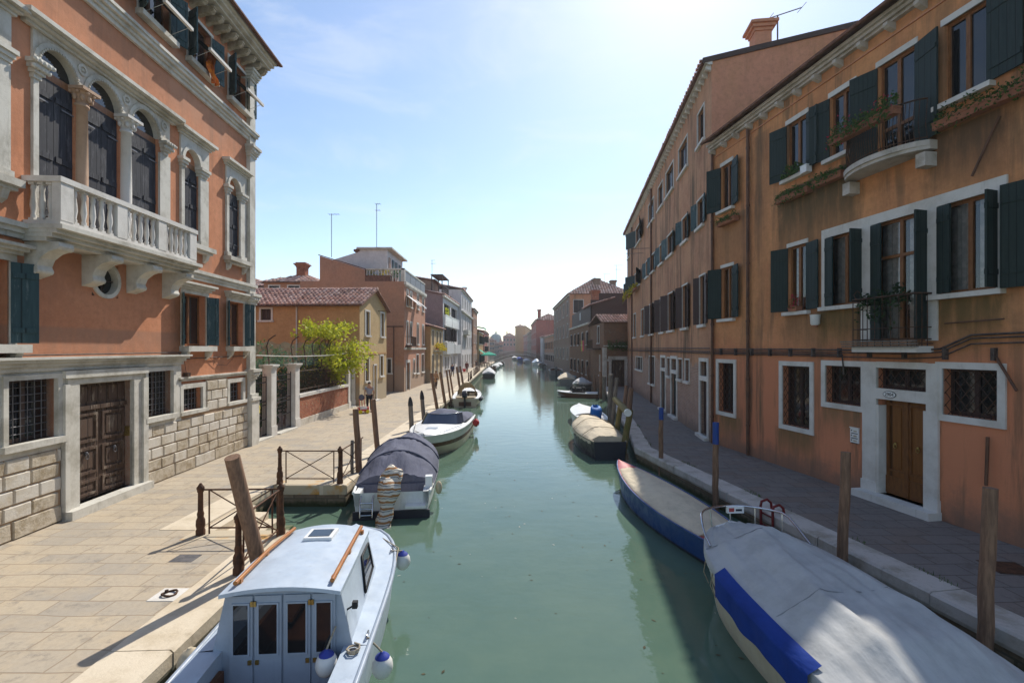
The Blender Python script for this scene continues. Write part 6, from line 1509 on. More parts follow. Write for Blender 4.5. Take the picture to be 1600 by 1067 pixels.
def boat_cabin():
    t = boat('cabin_boat', 'pale blue cabin boat with four glazed stern doors and wooden roof rails', (-2.72, 5.9), (-.07, 1)); h = Hull(6.5, 2.0, .68, .92, .96, 4.2, .5, .5, .2)
    m = MB(); h.hull(m, [(.82, 1, 1), (0, .82, 0), (-.9, 0, 2)]); m.build('hull', ['hull_pale', 'hull_grey', 'hull_navy'], t)
    m = MB(); h.gunwale(m, .035); m.build('rubbing_strake', ['hull_grey'], t)
    X = lambda Y: (Y - 5.9)
    ta = (X(5.72) + 3.25) / 6.5
    m = MB(); h.deck(m, ta, 1, .05, 0, .01); h.side_deck(m, 0.02, ta, .3, 0, .01, drop=.5); m.build('deck', ['hull_pale'], t)
    m = MB(); m.box(-3.2, X(5.68), -.72, .72, .05, .1); m.box(-3.2, X(5.65), .64, .72, .1, .55); m.box(-3.2, X(5.65), -.72, -.64, .1, .55); m.box(-3.0, -1.6, .4, .7, .3, .36); m.build('cockpit', ['dark_wood'], t)
    xa, xb = X(5.72), X(7.55); wa, wb = .64, .58; za, zb = 1.44, 1.46; wl, wl2 = .8, .72
    def side(sg):
        f = (xa, sg * wl, .66), (xb, sg * wl2, .74), (xb - .1, sg * wb, zb), (xa + .04, sg * wa, za)
        return f
    m = MB()
    for sg in (1, -1):
        f = side(sg); m.quad(*(f if sg < 0 else f[::-1]))
    m.quad((xb, wl2, .74), (xb + .5, .0, .86), (xb - .02, 0, zb + .06), (xb - .1, wb, zb)); m.quad((xb + .5, 0, .86), (xb, -wl2, .74), (xb - .1, -wb, zb), (xb - .02, 0, zb + .06))
    m.build('cabin', ['hull_pale'], t)
    m = MB(); k = 10; vs = []
    for i, (x, w_, z) in enumerate(((xa - .1, wa + .05, za), (xa + .7, wa + .03, za + .03), (xb - .08, wb + .03, zb), )):
        for j in range(k + 1): u = -1 + 2 * j / k; vs.append((x + (.12 * (1 - u * u) if i == 2 else 0), u * w_, z + .07 * (1 - u * u)))
    r = k + 1
    m.add(vs, [(i * r + j, i * r + j + 1, (i + 1) * r + j + 1, (i + 1) * r + j) for i in range(2) for j in range(k)], True)
    m.add([v for v in vs] + [(a, b, c - .045) for a, b, c in vs], [(i * r + j + 3 * r, (i + 1) * r + j + 3 * r, (i + 1) * r + j + 1 + 3 * r, i * r + j + 1 + 3 * r) for i in range(2) for j in range(k)] + [(j, j + 3 * r, j + 1 + 3 * r, j + 1) for j in range(k)] + [(2 * r + j, 2 * r + j + 1, 5 * r + j + 1, 5 * r + j) for j in range(k)] + [(i * r, i * r + r, i * r + 4 * r, i * r + 3 * r) for i in range(2)] + [(i * r + k, i * r + k + 3 * r, i * r + k + 4 * r, i * r + k + r) for i in range(2)])
    rf = m.build('cabin_roof', ['hull_pale'], t)
    for sg in (1, -1):
        m = MB(); m.tube([(xa + .02, sg * .56, za + .075), (xa + .9, sg * .54, za + .11), (xb - .12, sg * .5, zb + .075)], .028, 7)
        for x in (xa + .12, xa + .85, xb - .25): m.box(x - .03, x + .03, sg * .545 - .02, sg * .545 + .02, za + .0, za + .09)
        m.build('handrail', ['varnish'], rf)
    m = MB(); m.box(xb - .62, xb - .25, -.2, .2, zb + .03, zb + .115); m.box(xb - .57, xb - .3, -.15, .15, zb + .115, zb + .122, 1)
    o = m.build('roof_hatch', ['white_paint', 'glass_dark'], rf); bv = o.modifiers.new('round', 'BEVEL'); bv.width = .02; bv.segments = 2
    # stern bulkhead: four doors in two hinged pairs
    ws = [-.72, -.33, 0, .33, .72]; xd = xa - .0
    m = MB(); m.prism_yz([(-.84, .1), (.84, .1), (.82, .66), (.65, 1.43), (0, 1.49), (-.65, 1.43), (-.82, .66)], xd, xd + .02); m.build('bulkhead', ['hull_grey'], t)
    for i in range(4):
        a, b = ws[i] + .012, ws[i + 1] - .012
        if i == 0: a += .1
        if i == 3: b -= .1
        m = MB(); m.box(xd - .022, xd, a, b, .14, 1.38)
        d = m.build('cabin_door', ['hull_grey'], t)
        m = MB(); c, e = a + .05, b - .05; m.box(xd - .03, xd - .022, c, e, .7, 1.28);
        for p, q, r_, s_ in ((c - .02, c, .68, 1.3), (e, e + .02, .68, 1.3), (c, e, .68, .7), (c, e, 1.28, 1.3)): m.box(xd - .036, xd - .022, p, q, r_, s_, 1)
        m.build('window', ['glass_dark', 'hull_grey'], d)
        yk = b - .03 if i in (0, 2) else a + .03; yh = (a if i in (1, 3) else b)
        m = MB(); m.box(xd - .04, xd - .022, yk - .02, yk + .02, .58, .63); m.build('latch', ['brass'], d); m = MB(); m.box(xd - .04, xd - .022, yh - .02, yh + .02, 1.26, 1.32); m.build('hinge', ['brass'], d)
    for sg in (1, -1):
        m = MB(); lo = lambda u, v: (xa + (xb - xa) * u, sg * (wl - (wl - wa) * v + .012 - .06 * u * .9), .66 + (za - .66) * v + .04 * u)
        m.quad(lo(.52, .28), lo(.86, .36), lo(.86, .82), lo(.62, .82)); p = m.build('side_window', ['glass_dark'], t)
        m = MB(); m.tube([lo(.52, .28), lo(.86, .36), lo(.86, .82), lo(.62, .82)], .018, 6, closed=True); m.build('frame', ['rubber'], p)
    m = MB(); m.box(xa + .1, xa + .16, -.83, -.77, 1.12, 1.2); m.tube([(xa + .13, -.7, 1.1), (xa + .13, -.8, 1.16)], .012, 5); m.build('lamp', ['rubber'], t)
    for Y, z in ((5.84, .4), (8.1, .7)):
        x = X(Y); tt = (x + 3.25) / 6.5; fender(t, x, -h.b(tt) - .13, z, .13, rope=(x, -h.b(tt) + .05, h.z(tt) + .03))
        m = MB(); m.tube([(x - .05, -h.b(tt) + .06, h.z(tt)), (x - .05, -h.b(tt) + .06, h.z(tt) + .05), (x + .1, -h.b(tt) + .06, h.z(tt) + .05), (x + .1, -h.b(tt) + .06, h.z(tt))], .014, 5); m.build('cleat', ['chrome'], t)
    fender(t, X(5.52), -.56, .66, .125, rope=(X(5.68), -.62, 1.0)); fender(t, X(5.9), 1.16, .5, .14, ('seat_pad', 'seat_pad'))
    for sg in (1, -1):
        for Y in (3.9, 4.6): m = MB(); m.box(X(Y) - .09, X(Y) + .09, sg * .86 - .015, sg * .86 + .015, .7, .74); m.tube([(X(Y) - .1, sg * .86, .76), (X(Y) + .1, sg * .86, .76)], .016, 5); m.build('cleat', ['chrome'], t)
    m = MB(); m.tube([(X(5.6) + .05 * math.cos(i * .9) * (1 + i * .03), -.84 + .05 * math.sin(i * .9) * (1 + i * .03), .71 + .004 * i) for i in range(22)], .012, 5); m.build('rope_coil', ['rope'], t)
    m = MB(); m.tube([(X(6.1), -.93, .72), (X(7.4), -.93, .76), (X(8.4), -.84, .84)], .012, 5); m.build('grab_rail', ['chrome'], t)
    m = MB(); m.box(X(8.62), X(8.7), -.08, .08, .88, .97); m.build('bow_bitt', ['varnish'], t)
    m = MB(); m.tube([(X(8.6), -.6, .9), (X(8.15), -.95, .9), (X(7.2), -1.0, .74), (X(6.0), -1.0, .72)], .01, 5); m.build('mooring_line', ['rope'], t)
boat_cabin()
def boat_striped():
    t = boat('motorboat', 'boat under a slate blue hooped cover with striped cloth round its outboard', (-3.42, 15.25), (-.125, 1)); h = Hull(6.1, 2.15, .66, 1.0, .88, 2.6, .7, .4, .5)
    m = MB(); h.hull(m, [(.22, 1, 0), (0, .22, 1), (-.9, 0, 1)], 0); m.box(-3.12, -3.03, -.95, .95, .0, .2, 1); m.build('hull', ['hull_white', 'hull_navy'], t)
    m = MB(); h.gunwale(m, .035, 0); m.build('rubbing_strake', ['hull_white'], t)
    pr = lambda s: .17 + .53 * math.exp(-((s - .5) / .23) ** 2) + .42 * math.exp(-((s - .24) / .12) ** 2) * .75 - .12 * max(0, s - .8) * 5 * .6
    m = MB(); h.cover(m, .1, .99, lambda s: max(.06, pr(s)), lambda u: (1 - abs(u) ** 2.1) ** .85, 0, 56, 36, .1, .05, 2); cv = m.build('boat_cover', ['cv_navy'], t)
    for tt in (.26, .5):
        m = MB(); b = h.b(tt) + .03; m.tube([(h.x(tt), b * -math.cos(math.pi * i / 24), h.z(tt) + .05 + pr(tt) * (1 - abs(math.cos(math.pi * i / 24)) ** 2.1) ** .85) for i in range(25)], .03, 6); m.build('hoop', ['cv_navy'], cv)
    m = MB(); m.box(-2.95, -2.47, -.86, .86, .28, .34); m.box(-2.5, -2.44, -.86, .86, .34, .72, 1); m.box(-3.05, -2.5, .78, .92, .34, .66); m.box(-3.05, -2.5, -.92, -.78, .34, .66); m.build('stern_well', ['hull_white', 'cv_navy'], t)
    m = MB(); m.box(-3.3, -2.95, -.85, -.35, .3, .36); m.build('swim_step', ['white_paint'], t)
    m = MB()
    for y in (.45, .75): m.tube([(-3.0, y, .62), (-3.2, y, .5), (-3.25, y, .1)], .02, 6)
    for z in (.15, .3, .45): m.tube([(-3.22, .45, z), (-3.22, .75, z)], .018, 6)
    m.build('ladder', ['chrome'], t)
    m = MB(); pts = [(.3, 1.02), (.36, .8), (.33, .5), (.27, .2), (.2, -.1)]; rings = []
    prof = [(-2.9, 1.08, .08, .1), (-2.98, 1.14, .2, .19), (-3.12, 1.08, .27, .25), (-3.24, .9, .27, .29), (-3.3, .68, .2, .24), (-3.36, .5, .17, .17), (-3.46, .34, .17, .15), (-3.58, .16, .2, .19), (-3.72, .0, .17, .17), (-3.82, -.1, .06, .05)]
    vs = []; n = 14
    for x, z, rx, ry in prof:
        for k in range(n): a = 2 * math.pi * k / n; vs.append((x + rx * math.cos(a) * .8, (.98 - z) * .13 + ry * math.sin(a) * (1 + .2 * math.sin(5 * a + z * 7)), z + rx * math.cos(a) * .75 + .05 * math.sin(3 * a)))
    m.add(vs, [(i * n + k, i * n + (k + 1) % n, (i + 1) * n + (k + 1) % n, (i + 1) * n + k) for i in range(len(prof) - 1) for k in range(n)] + [tuple(range(n)), tuple(range((len(prof) - 1) * n + n - 1, (len(prof) - 1) * n - 1, -1))], True)
    ob = m.build('outboard_cover', ['stripes'], t)
    fender(t, -2.4, -1.16, .55, .09, ('seat_pad', 'seat_pad'), sq=2.0); m = MB(); m.box(-2.75, -2.55, -1.0, -.82, .55, .95); m.build('rope_locker', ['white_paint'], t)
    m = MB(); m.tube([(-2.3, .98, .7), (-1.6, 1.5, .8), (-1.0, 1.75, .9)], .012, 5); m.tube([(-2.3, -.9, .75), (-2.6, -1.0, .6), (-2.7, -1.0, .9)], .012, 5); m.build('mooring_line', ['rope'], t)
boat_striped()
def boat_speed():
    t = boat('speedboat', 'white speedboat with a tinted windscreen and red buoy at its side', (-3.2, 22.0), (-.06, -1)); h = Hull(6.7, 2.35, .82, .9, .9, 2.6, .62, .4, .8)
    m = MB(); h.hull(m, [(.62, 1, 0), (.42, .62, 1), (0, .42, 2), (-.9, 0, 2)], 0); m.build('hull', ['hull_white', 'hull_brown', 'hull_cream'], t)
    m = MB(); h.gunwale(m, .04); m.build('rubbing_strake', ['white_paint'], t)
    m = MB(); h.deck(m, .45, 1, .12, 0, .01); h.side_deck(m, .02, .45, .3); m.build('deck', ['hull_white'], t)
    x0 = h.x(.62); n = 16; bl, tl = [], []
    for i in range(n + 1):
        a = -math.pi / 2 + math.pi * i / n; bl.append((x0 - 1.2 + 1.15 * math.cos(a) ** .6, .95 * math.sin(a), h.z(.6) + .08)); tl.append((x0 - 1.5 + .85 * math.cos(a) ** .6, .82 * math.sin(a), h.z(.6) + .5))
    m = MB(); m.add(bl + tl, [(i, i + 1, i + n + 2, i + n + 1) for i in range(n)], True); ws = m.build('windscreen', ['tint'], t)
    m = MB(); m.tube(tl, .018, 6); m.build('frame', ['chrome'], ws)
    m = MB(); vs = []
    for i in range(13):
        s = i / 12; x = (x0 - .65) * (1 - s) + h.x(.02) * s
        for j in range(13): u = -1 + 2 * j / 12; vs.append((x, u * (.84 + .2 * min(1, s * 3)), h.z(.3) + .1 + (.42 + .22 * math.sin(math.pi * min(1, s * 2.0)) * (s < .5) - .3 * s) * (1 - u * u) ** .6 + .02 * math.sin(u * 9 + s * 14)))
    m.add(vs, [(i * 13 + j, i * 13 + j + 1, (i + 1) * 13 + j + 1, (i + 1) * 13 + j) for i in range(12) for j in range(12)], True); m.build('cockpit_cover', ['cv_navy'], t)
    m = MB(); m.box(h.x(.77), h.x(.83), -.22, .22, h.z(.8) + .1, h.z(.8) + .14); m.build('deck_hatch', ['hull_grey'], t)
    m = MB()
    for sg in (1, -1): m.tube([(h.x(.97), sg * .1, h.z(1) + .06), (h.x(.88), sg * (h.b(.88) - .1), h.z(.9) + .1), (h.x(.6), sg * (h.b(.6) - .1), h.z(.6) + .1)], .014, 5)
    m.build('bow_rail', ['chrome'], t)
    m = MB(); m.box(h.x(.93), h.x(.97), -.06, .06, h.z(.95) + .06, h.z(.95) + .12); m.tube([(h.x(.95), -.02, h.z(1) + .1), (h.x(.99), 0, h.z(1) + .03), (h.x(1.0) + .2, -.3, .6), (h.x(1) + .1, -1.25, .65)], .014, 5); m.build('mooring_line', ['rope'], t)
    fender(t, h.x(.2), h.b(.2) + .16, .62, .17, ('fender_red', 'fender_red'), sq=1.0); fender(t, h.x(.06), h.b(.05) + .1, .5, .1, ('rubber', 'rubber'), sq=2.4)
boat_speed()
def boat_beige():
    t = boat('motorboat', 'cream open boat with folded beige hood and dark outboard facing the camera', (-3.5, 38.2), (-.02, 1)); h = Hull(5.6, 2.1, .62, .95, .85, 2.4, .7, .4, .5)
    m = MB(); h.hull(m, [(.3, 1, 0), (0, .3, 1), (-.9, 0, 1)], 0); m.build('hull', ['hull_cream', 'hull_brown'], t)
    m = MB(); h.gunwale(m, .05); m.build('rubbing_strake', ['white_paint'], t); m = MB(); h.side_deck(m, .02, .7, .25, 0, .01, drop=.3); h.deck(m, .7, 1, .08, 0, .01); m.build('deck', ['hull_white'], t)
    m = MB(); m.box(-2.6, 1, -.8, .8, .3, .36); m.box(-2.3, -1.7, -.75, .75, .36, .7); m.box(-.6, -.1, -.6, -.15, .36, .85); m.box(-.6, -.1, .15, .6, .36, .85); m.build('seats', ['seat_pad'], t)
    m = MB(); vs = []
    for i in range(9):
        s = i / 8
        for j in range(11): a = math.pi * j / 10; vs.append((-.9 + 1.8 * s, .75 * math.cos(a) * (1 - .25 * s), .7 + (1.0 - .55 * s) * math.sin(a)))
    m.add(vs, [(i * 11 + j, i * 11 + j + 1, (i + 1) * 11 + j + 1, (i + 1) * 11 + j) for i in range(8) for j in range(10)], True); m.build('hood', ['cv_beige'], t)
    outboard(t, -2.9, .6, ('hull_navy', 'rubber')); m = MB(); m.box(-2.86, -2.8, -.45, .45, .1, .4); m.build('motor_bracket', ['hull_brown'], t)
    fender(t, -2.5, -1.12, .55, .14, ('hull_navy', 'hull_navy'), sq=1); fender(t, -1.2, -1.16, .5, .13, ('fender_white', 'fender_white'), sq=1.2)
boat_beige()
def small_boat(label, loc, hd, L, B, mats, cover=None, z=(.5, .75), name='boat', peak=.35, motor=None, inside='dark_wood', rim='white_paint', open_=(.05, .95), stern=.8, group=None, shape=1.8):
    t = boat(name, label, loc, hd, 'boat', group); h = Hull(L, B, z[0], z[1], stern, 2.3, .75, .42, .35)
    m = MB(); h.hull(m, [(.35, 1, 0), (0, .35, 1), (-.9, 0, 1)], 0, 18); m.build('hull', [mats[0], mats[1]], t)
    m = MB(); h.gunwale(m, .04, 0, n=20); m.build('rim', [rim], t)
    if cover: m = MB(); h.cover(m, open_[0], open_[1], lambda s: peak * (.35 + .65 * math.sin(math.pi * min(1, max(0, (s - open_[0]) / (open_[1] - open_[0])))) ** .7), lambda u: 1 - abs(u) ** shape, 0, 26, 16, .14, .04, loc[1]); m.build('boat_cover', [cover], t)
    else:
        m = MB(); m.add([(h.x(i / 16), sg * (h.b(i / 16) - .05), z[0] * .3) for i in range(17) for sg in (1, -1)], [(2 * i, 2 * i + 1, 2 * i + 3, 2 * i + 2) for i in range(16)]); h.side_deck(m, .02, .98, .1, 0, -.01, drop=.35)
        for tt in (.25, .55): b = h.b(tt) - .06; m.box(h.x(tt) - .14, h.x(tt) + .14, -b, b, z[0] - .14, z[0] - .09)
        m.build('interior', [inside], t)
    if motor: outboard(t, -L / 2 - .02, z[0] - .05, motor)
    return t, h
# left bank, farther on
small_boat('black hulled boat with a pale peaked cover along the left quay', (-3.4, 71.5), (-.02, 1), 5.6, 1.9, ('hull_black', 'hull_black'), 'cv_white', (.75, 1.0), peak=.7, shape=1.3)
small_boat('brown open boat moored by the cafe parasol', (-3.9, 98), (0, 1), 5, 1.7, ('hull_brown', 'hull_brown'))
small_boat('small white boat just past the brown one at the cafe', (-3.6, 106), (.1, 1), 4.6, 1.7, ('hull_white', 'hull_drab'), 'cv_white', peak=.5)
small_boat('white boat with grey hull under the left end of the bridge', (-3.2, 117), (.1, 1), 5, 1.8, ('hull_drab', 'hull_white'), 'cv_white', peak=.4)
small_boat('black boat in the shade left of the bridge', (-2.9, 130), (0, 1), 5, 1.8, ('hull_black', 'hull_black'))
# right bank
def boat_grey():
    t = boat('motorboat', 'large cream boat under a pale grey tarpaulin with a blue cloth over its side', (4.27, 6.55), (-.05, 1)); h = Hull(5.3, 2.22, .78, .98, .9, 3.4, .62, .4, .35)
    m = MB(); h.hull(m, [(.55, 1, 0), (.45, .55, 1), (0, .45, 0), (-.9, 0, 2)], 0); m.build('hull', ['hull_cream', 'hull_brown', 'hull_navy'], t)
    m = MB(); h.gunwale(m, .035, 0, dz=-.12); m.build('rubbing_strake', ['white_paint'], t); m = MB(); h.deck(m, .6, 1, .04, 0, .01); m.build('deck', ['hull_white'], t)
    def pr(s):
        if s > .78: return .05 + .33 * (1 - (s - .78) / .22) ** 1.3
        if s < .24: return .14 + .24 * max(0, (s - .14) / .1) if s > .14 else .14 - .05 * (1 - s / .14)
        return .38 + .03 * math.sin((s - .22) * 5)
    def sh(u, s=.5):
        w_ = .06 + .4 * min(1, max(0, (.8 - s) / .45)); a = abs(u + .04)
        rp = .022 * math.sin(u * 17 + 5 * s) * math.sin(math.pi * min(1, s * 1.2)) + .018 * math.sin(u * 31 - 9 * s)
        if a < w_: return 1.0 - .12 * (1 - (a / w_) ** 2) * min(1, w_ * 2.2) + rp
        return max(0., 1 - (a - w_) / (1.03 - w_)) ** 1.12 + rp * .8 * (1 - abs(u))
    m = MB(); h.cover(m, .0, .955, pr, sh, 0, 90, 72, .14, .04, 5); cv = m.build('boat_cover', ['cv_grey'], t)
    for s in (.08, .14, .2, .7, .78):
        m = MB(); y = h.b(s) + .05; m.tube([(h.x(s), y - .01, h.z(s) - .1), (h.x(s) + .03, y + .01, h.z(s) - .3), (h.x(s), y - .06, h.z(s) - .48)], .009, 4); m.build('cover_tie', ['rope'], cv)
    for s in (.42, .8):
        m = MB(); m.tube([(h.x(s), u * (h.b(s) + .032), h.z(s) + .024 + pr(s) * sh(u, s) + .004) for u in [-.98 + .07 * i for i in range(29)]], .007, 4); m.build('cover_seam', ['seam_thread'], cv)
    m = MB(); a, b, n, k = .25, .66, 26, 8; vs = []
    for i in range(n + 1):
        s = a + (b - a) * i / n; bb = h.b(s) + .085
        for j in range(k + 1):
            d = j / k; vs.append((h.x(s), bb + .012 * math.sin(i * .9) * d - (.16 if j == 0 else 0), h.z(s) + .05 - d * (.37 + .02 * math.sin(i * .5)) + (.05 if j == 0 else 0)))
    m.add(vs, [(i * (k + 1) + j, i * (k + 1) + j + 1, (i + 1) * (k + 1) + j + 1, (i + 1) * (k + 1) + j) for i in range(n) for j in range(k)], True); m.build('side_cloth', ['cv_blue'], t)
    m = MB(); top = []
    for i in range(25):
        a = -math.pi * .5 + math.pi * i / 24; s = .8 + .2 * math.cos(a) ** .8; top.append((h.x(min(s, .999)), (h.b(.8) - .06) * math.sin(a), h.z(.95) + .34 * min(1, math.cos(a) * 2.2 + .05)))
    m.tube(top, .02, 7)
    for i in (4, 8, 12, 16, 20): p = top[i]; m.tube([p, (p[0] - .05, p[1] * .95, h.z(.95) - .02)], .014, 6)
    pu = m.build('bow_rail', ['chrome'], t)
    m = MB(); m.box(h.x(.99) - .03, h.x(.99) + .03, -.24, .08, h.z(1) + .2, h.z(1) + .32); o = m.build('fender_pad', ['white_paint'], t)
    m = MB(); m.box(h.x(.99) - .033, h.x(.99) - .0301, -.2, -.08, h.z(1) + .24, h.z(1) + .28); m.box(h.x(.99) - .033, h.x(.99) - .0301, -.05, .05, h.z(1) + .23, h.z(1) + .3, 1); m.build('pad_marking', ['hull_navy', 'hull_red'], o)
boat_grey()
def boat_blue():
    t = boat('rowing_boat', 'slim blue rowing boat with a red foredeck and beige cover', (3.85, 12.2), (-.175, 1)); h = Hull(6.0, 1.42, .5, .78, .62, 2.0, .85, .42, .3)
    m = MB(); h.hull(m, [(.12, 1, 0), (0, .12, 1), (-.9, 0, 1)], 0); m.build('hull', ['hull_blue', 'hull_navy'], t)
    m = MB(); h.gunwale(m, .024, 0); m.build('rim', ['hull_blue'], t)
    m = MB(); h.deck(m, .78, .995, .04, 0, .012); m.build('foredeck', ['hull_red'], t); m = MB(); h.side_deck(m, 0.01, .8, .16, 0, .0, drop=.2); m.box(h.x(.0) + .03, h.x(.16), -.4, .4, .25, .3); m.build('interior', ['hull_red'], t)
    m = MB(); h.cover(m, .1, .86, lambda s: .17 * math.sin(math.pi * min(1, (s - .1) / .76 * .92 + .05)) ** .6, lambda u: 1 - abs(u) ** 2.0, 0, 40, 18, .03, .02, 9, over=-.045); m.build('boat_cover', ['cv_beige'], t)
boat_blue()
t, h = small_boat('dark boat bundled under a sunlit beige tarpaulin by leaning piles', (3.62, 21.3), (-.06, 1), 5.4, 1.75, ('hull_navy', 'hull_navy'), 'cv_beige', (.7, .85), peak=.42, rim='rope', open_=(.06, .97), stern=.72, shape=2.4)
for s in (.22, .5, .75):
    m = MB(); m.tube([(h.x(s + .02 * math.sin(i)), -(h.b(s) + .06) + 2 * (h.b(s) + .06) * i / 12, h.z(s) + .07 + .42 * (.35 + .65 * math.sin(math.pi * (s - .06) / .91) ** .7) * (1 - abs(-1 + i / 6) ** 2.4)) for i in range(13)], .012, 5); m.build('lashing', ['rope'], t)
t, h = small_boat('white boat with a bright blue cover on its raised outboard', (4.35, 28.3), (-.02, 1), 5.6, 1.75, ('hull_white', 'hull_white'), None, (.55, .7), stern=.85, inside='white_paint')
m = MB(); h.deck(m, .3, 1, .1, 0, .01); h.side_deck(m, .01, .3, .3); m.build('deck', ['white_paint'], t)
m = MB(); prof = [(-2.75, 1.2, .08), (-2.85, 1.25, .24), (-2.95, 1.1, .3), (-3.0, .85, .3), (-3.02, .6, .24), (-3.05, .35, .2), (-3.08, .2, .14)]; vs = []; n = 14
for x, z, r in prof:
    for k in range(n): a = 2 * math.pi * k / n; vs.append((x + r * math.cos(a) * .8, r * math.sin(a) * (1 + .1 * math.sin(5 * a + 9 * z)), z + .3 * r * math.cos(a)))
m.add(vs, [(i * n + k, i * n + (k + 1) % n, (i + 1) * n + (k + 1) % n, (i + 1) * n + k) for i in range(len(prof) - 1) for k in range(n)] + [tuple(range(n))], True); m.build('outboard_cover', ['cv_bright'], t)
t, h = small_boat('white decked motor boat with brown sides lying across by the piles', (5.85, 43.0), (-1, .28), 3.7, 1.7, ('hull_brown', 'hull_brown'), None, (.38, .5), inside='hull_drab', stern=.85, motor=('hull_black', 'rubber'))
m = MB(); h.deck(m, .62, 1, .06, 0, .02); h.deck(m, .02, .3, .05, 0, .02); m.build('deck', ['white_paint'], t)
m = MB(); m.tube([(.25 * math.cos(a * .524) + .4, .15, .72 + .25 * math.sin(a * .524)) for a in range(12)], .06, 7, closed=True); m.tube([(.2 * math.cos(a * .524) - .5, .1, .68 + .2 * math.sin(a * .524)) for a in range(12)], .05, 7, closed=True); m.box(-.4, .5, -.4, .0, .45, .82); m.build('tyre_fender', ['rubber'], t)
small_boat('pale beige covered boat moored beyond the white decked one', (6.6, 58.5), (.1, 1), 5.5, 2.1, ('hull_drab', 'hull_drab'), 'cv_beige', (.75, .95), peak=.6, shape=1.4)
small_boat('white covered boat nosing between the piles near the brick house', (7.1, 49.5), (-.4, -1), 4.2, 1.6, ('hull_drab', 'hull_black'), 'cv_white', (.7, .9), peak=.6, shape=1.3)
small_boat('teal blue open boat below the low brick house', (7.5, 66), (-.2, 1), 4.2, 1.5, ('teal_boat', 'hull_black'), None, (.6, .9), rim='teal_boat') if 'teal_boat' in MT else None
small_boat('grey open dinghy with an outboard below the tall grey house', (7.2, 80), (.05, 1), 5.2, 2.2, ('hull_drab', 'hull_black'), None, (.8, 1.0), motor=('hull_drab', 'rubber'))
small_boat('green grey boat half hidden at the right end of the bridge', (7.0, 112), (0, 1), 5, 2.0, ('hull_drab', 'hull_cream'), None, (.6, .9), motor=('hull_drab', 'rubber'))
small_boat('white boat with pale blue cover right of the bridge arch', (6.3, 124), (0, 1), 5.5, 2.4, ('hull_white', 'hull_white'), 'hull_pale', (.8, 1.1), peak=.9, shape=1.3)
small_boat('white open boat seen under the bridge arch', (4.4, 146), (-.1, 1), 5.5, 2.2, ('hull_white', 'hull_black'), 'cv_white', (.7, 1.0), peak=.5)
small_boat('dark blue boat seen far under the bridge arch', (2.6, 168), (-.1, 1), 5.5, 2.2, ('hull_blue', 'hull_black'), 'cv_blue', (.8, 1.1), peak=.6)
small_boat('grey boat farthest away under the bridge arch', (1.0, 190), (-.1, 1), 5.5, 2.2, ('hull_drab', 'hull_black'), 'cv_white', (.8, 1.1), peak=.5)
# ------------------------------------------------------------------ mooring piles
def pile(label, base, top, r, mat='pile', cap=None, capl=.35, name='mooring_pile', group='mooring piles along the canal', point=False, z0=-1.2):
    """straight timber from the canal bed; base: where it passes the water or quay, top: its head"""
    b, tp = Vector(base), Vector(top); d = tp - b; d.normalize(); foot = b + d * ((z0 - b.z) / d.z)
    t = thing(name, label, 'mooring pile', b, 0, group); n = 9; pts = []; rs = []; rn = random.Random(int(abs(b.x * 100 + b.y * 37)))
    L = (tp - foot).length; cl = capl if cap else 0
    for i in range(n): q = i / (n - 1); pts.append(foot + d * (L - cl) * q - b + Vector((rn.gauss(0, .006), rn.gauss(0, .006), 0))); rs.append(r * (1.08 - .14 * q) * rn.uniform(.97, 1.03))
    m = MB(); m.tube(pts, rs, 12)
    m.build('shaft', [mat], t)
    if cap:
        m = MB(); e = pts[-1]; ps = [e - d * .004, e + d * cl * .5, e + d * cl] if not point else [e - d * .004, e + d * cl * .3, e + d * cl * .7, e + d * cl]
        m.tube(ps, [r * 1.0] * 3 if not point else [r * 1.04, r * 1.0, r * .75, r * .3], 12); m.build('painted_head', [cap], t)
    return t
pile('thick brown pile leaning in front of the near railing', (-4.2, 8.2, .3), (-4.34, 7.5, 2.6), .118)
def pxpile(label, bx, Y, tx, ty, r, **k):
    zb = .3; b = ((bx - CX) / FP * Y, Y, zb); tp = at(tx, ty, Y); return pile(label, b, tp, r, **k)
pxpile('tall brown pile at the stern of the striped boat', 562, 14.5, 555.5, 639, .095); pxpile('thin grey pile just left of the tall one', 551, 14.3, 550, 688, .05, mat='pile_grey'); pxpile('tall brown pile standing beside the slate blue cover', 592, 16.8, 582.5, 624, .095)
pxpile('grey pointed post with black head, nearer of the pair by the speedboat', 644, 21.9, 641, 620, .11, mat='pile_grey', cap='pile_black', capl=.4, point=True); pxpile('grey pointed post with black head, farther of the pair by the speedboat', 663, 25.2, 658.5, 610, .11, mat='pile_grey', cap='pile_black', capl=.45, point=True)
for bx, Y, tx, ty, lab in ((684, 30, 674, 583, 'brown pile left of the beige coated walker'), (696, 33.4, 688, 581, 'brown pile right of the beige coated walker'), (704, 36.4, 697.5, 578, 'slender pile, nearer of the thin pair before the cream boat'), (709, 38.2, 702, 577.5, 'slender pile, farther of the thin pair before the cream boat'), (720, 43, 713.5, 573, 'dark pile behind the cream boat hood'), (725, 46.5, 719, 572, 'last dark pile behind the cream boat')): pxpile(lab, bx, Y, tx, ty, .105 if bx < 700 or bx > 715 else .075)
pxpile('blue tipped pile nearer the corner of the right quay', 1032.5, 16.4, 1033, 637, .08, cap='pile_blue', capl=.4); pxpile('blue tipped pile beside the stern of the blue rowing boat', 1118, 12.7, 1118, 660, .08, cap='pile_blue', capl=.56)
pxpile('brown pile before the wall left of the oak door', 1317, 8.75, 1321, 706, .085); pxpile('thick brown pile nearest the camera on the right quay', 1538, 6.45, 1548, 762, .088)
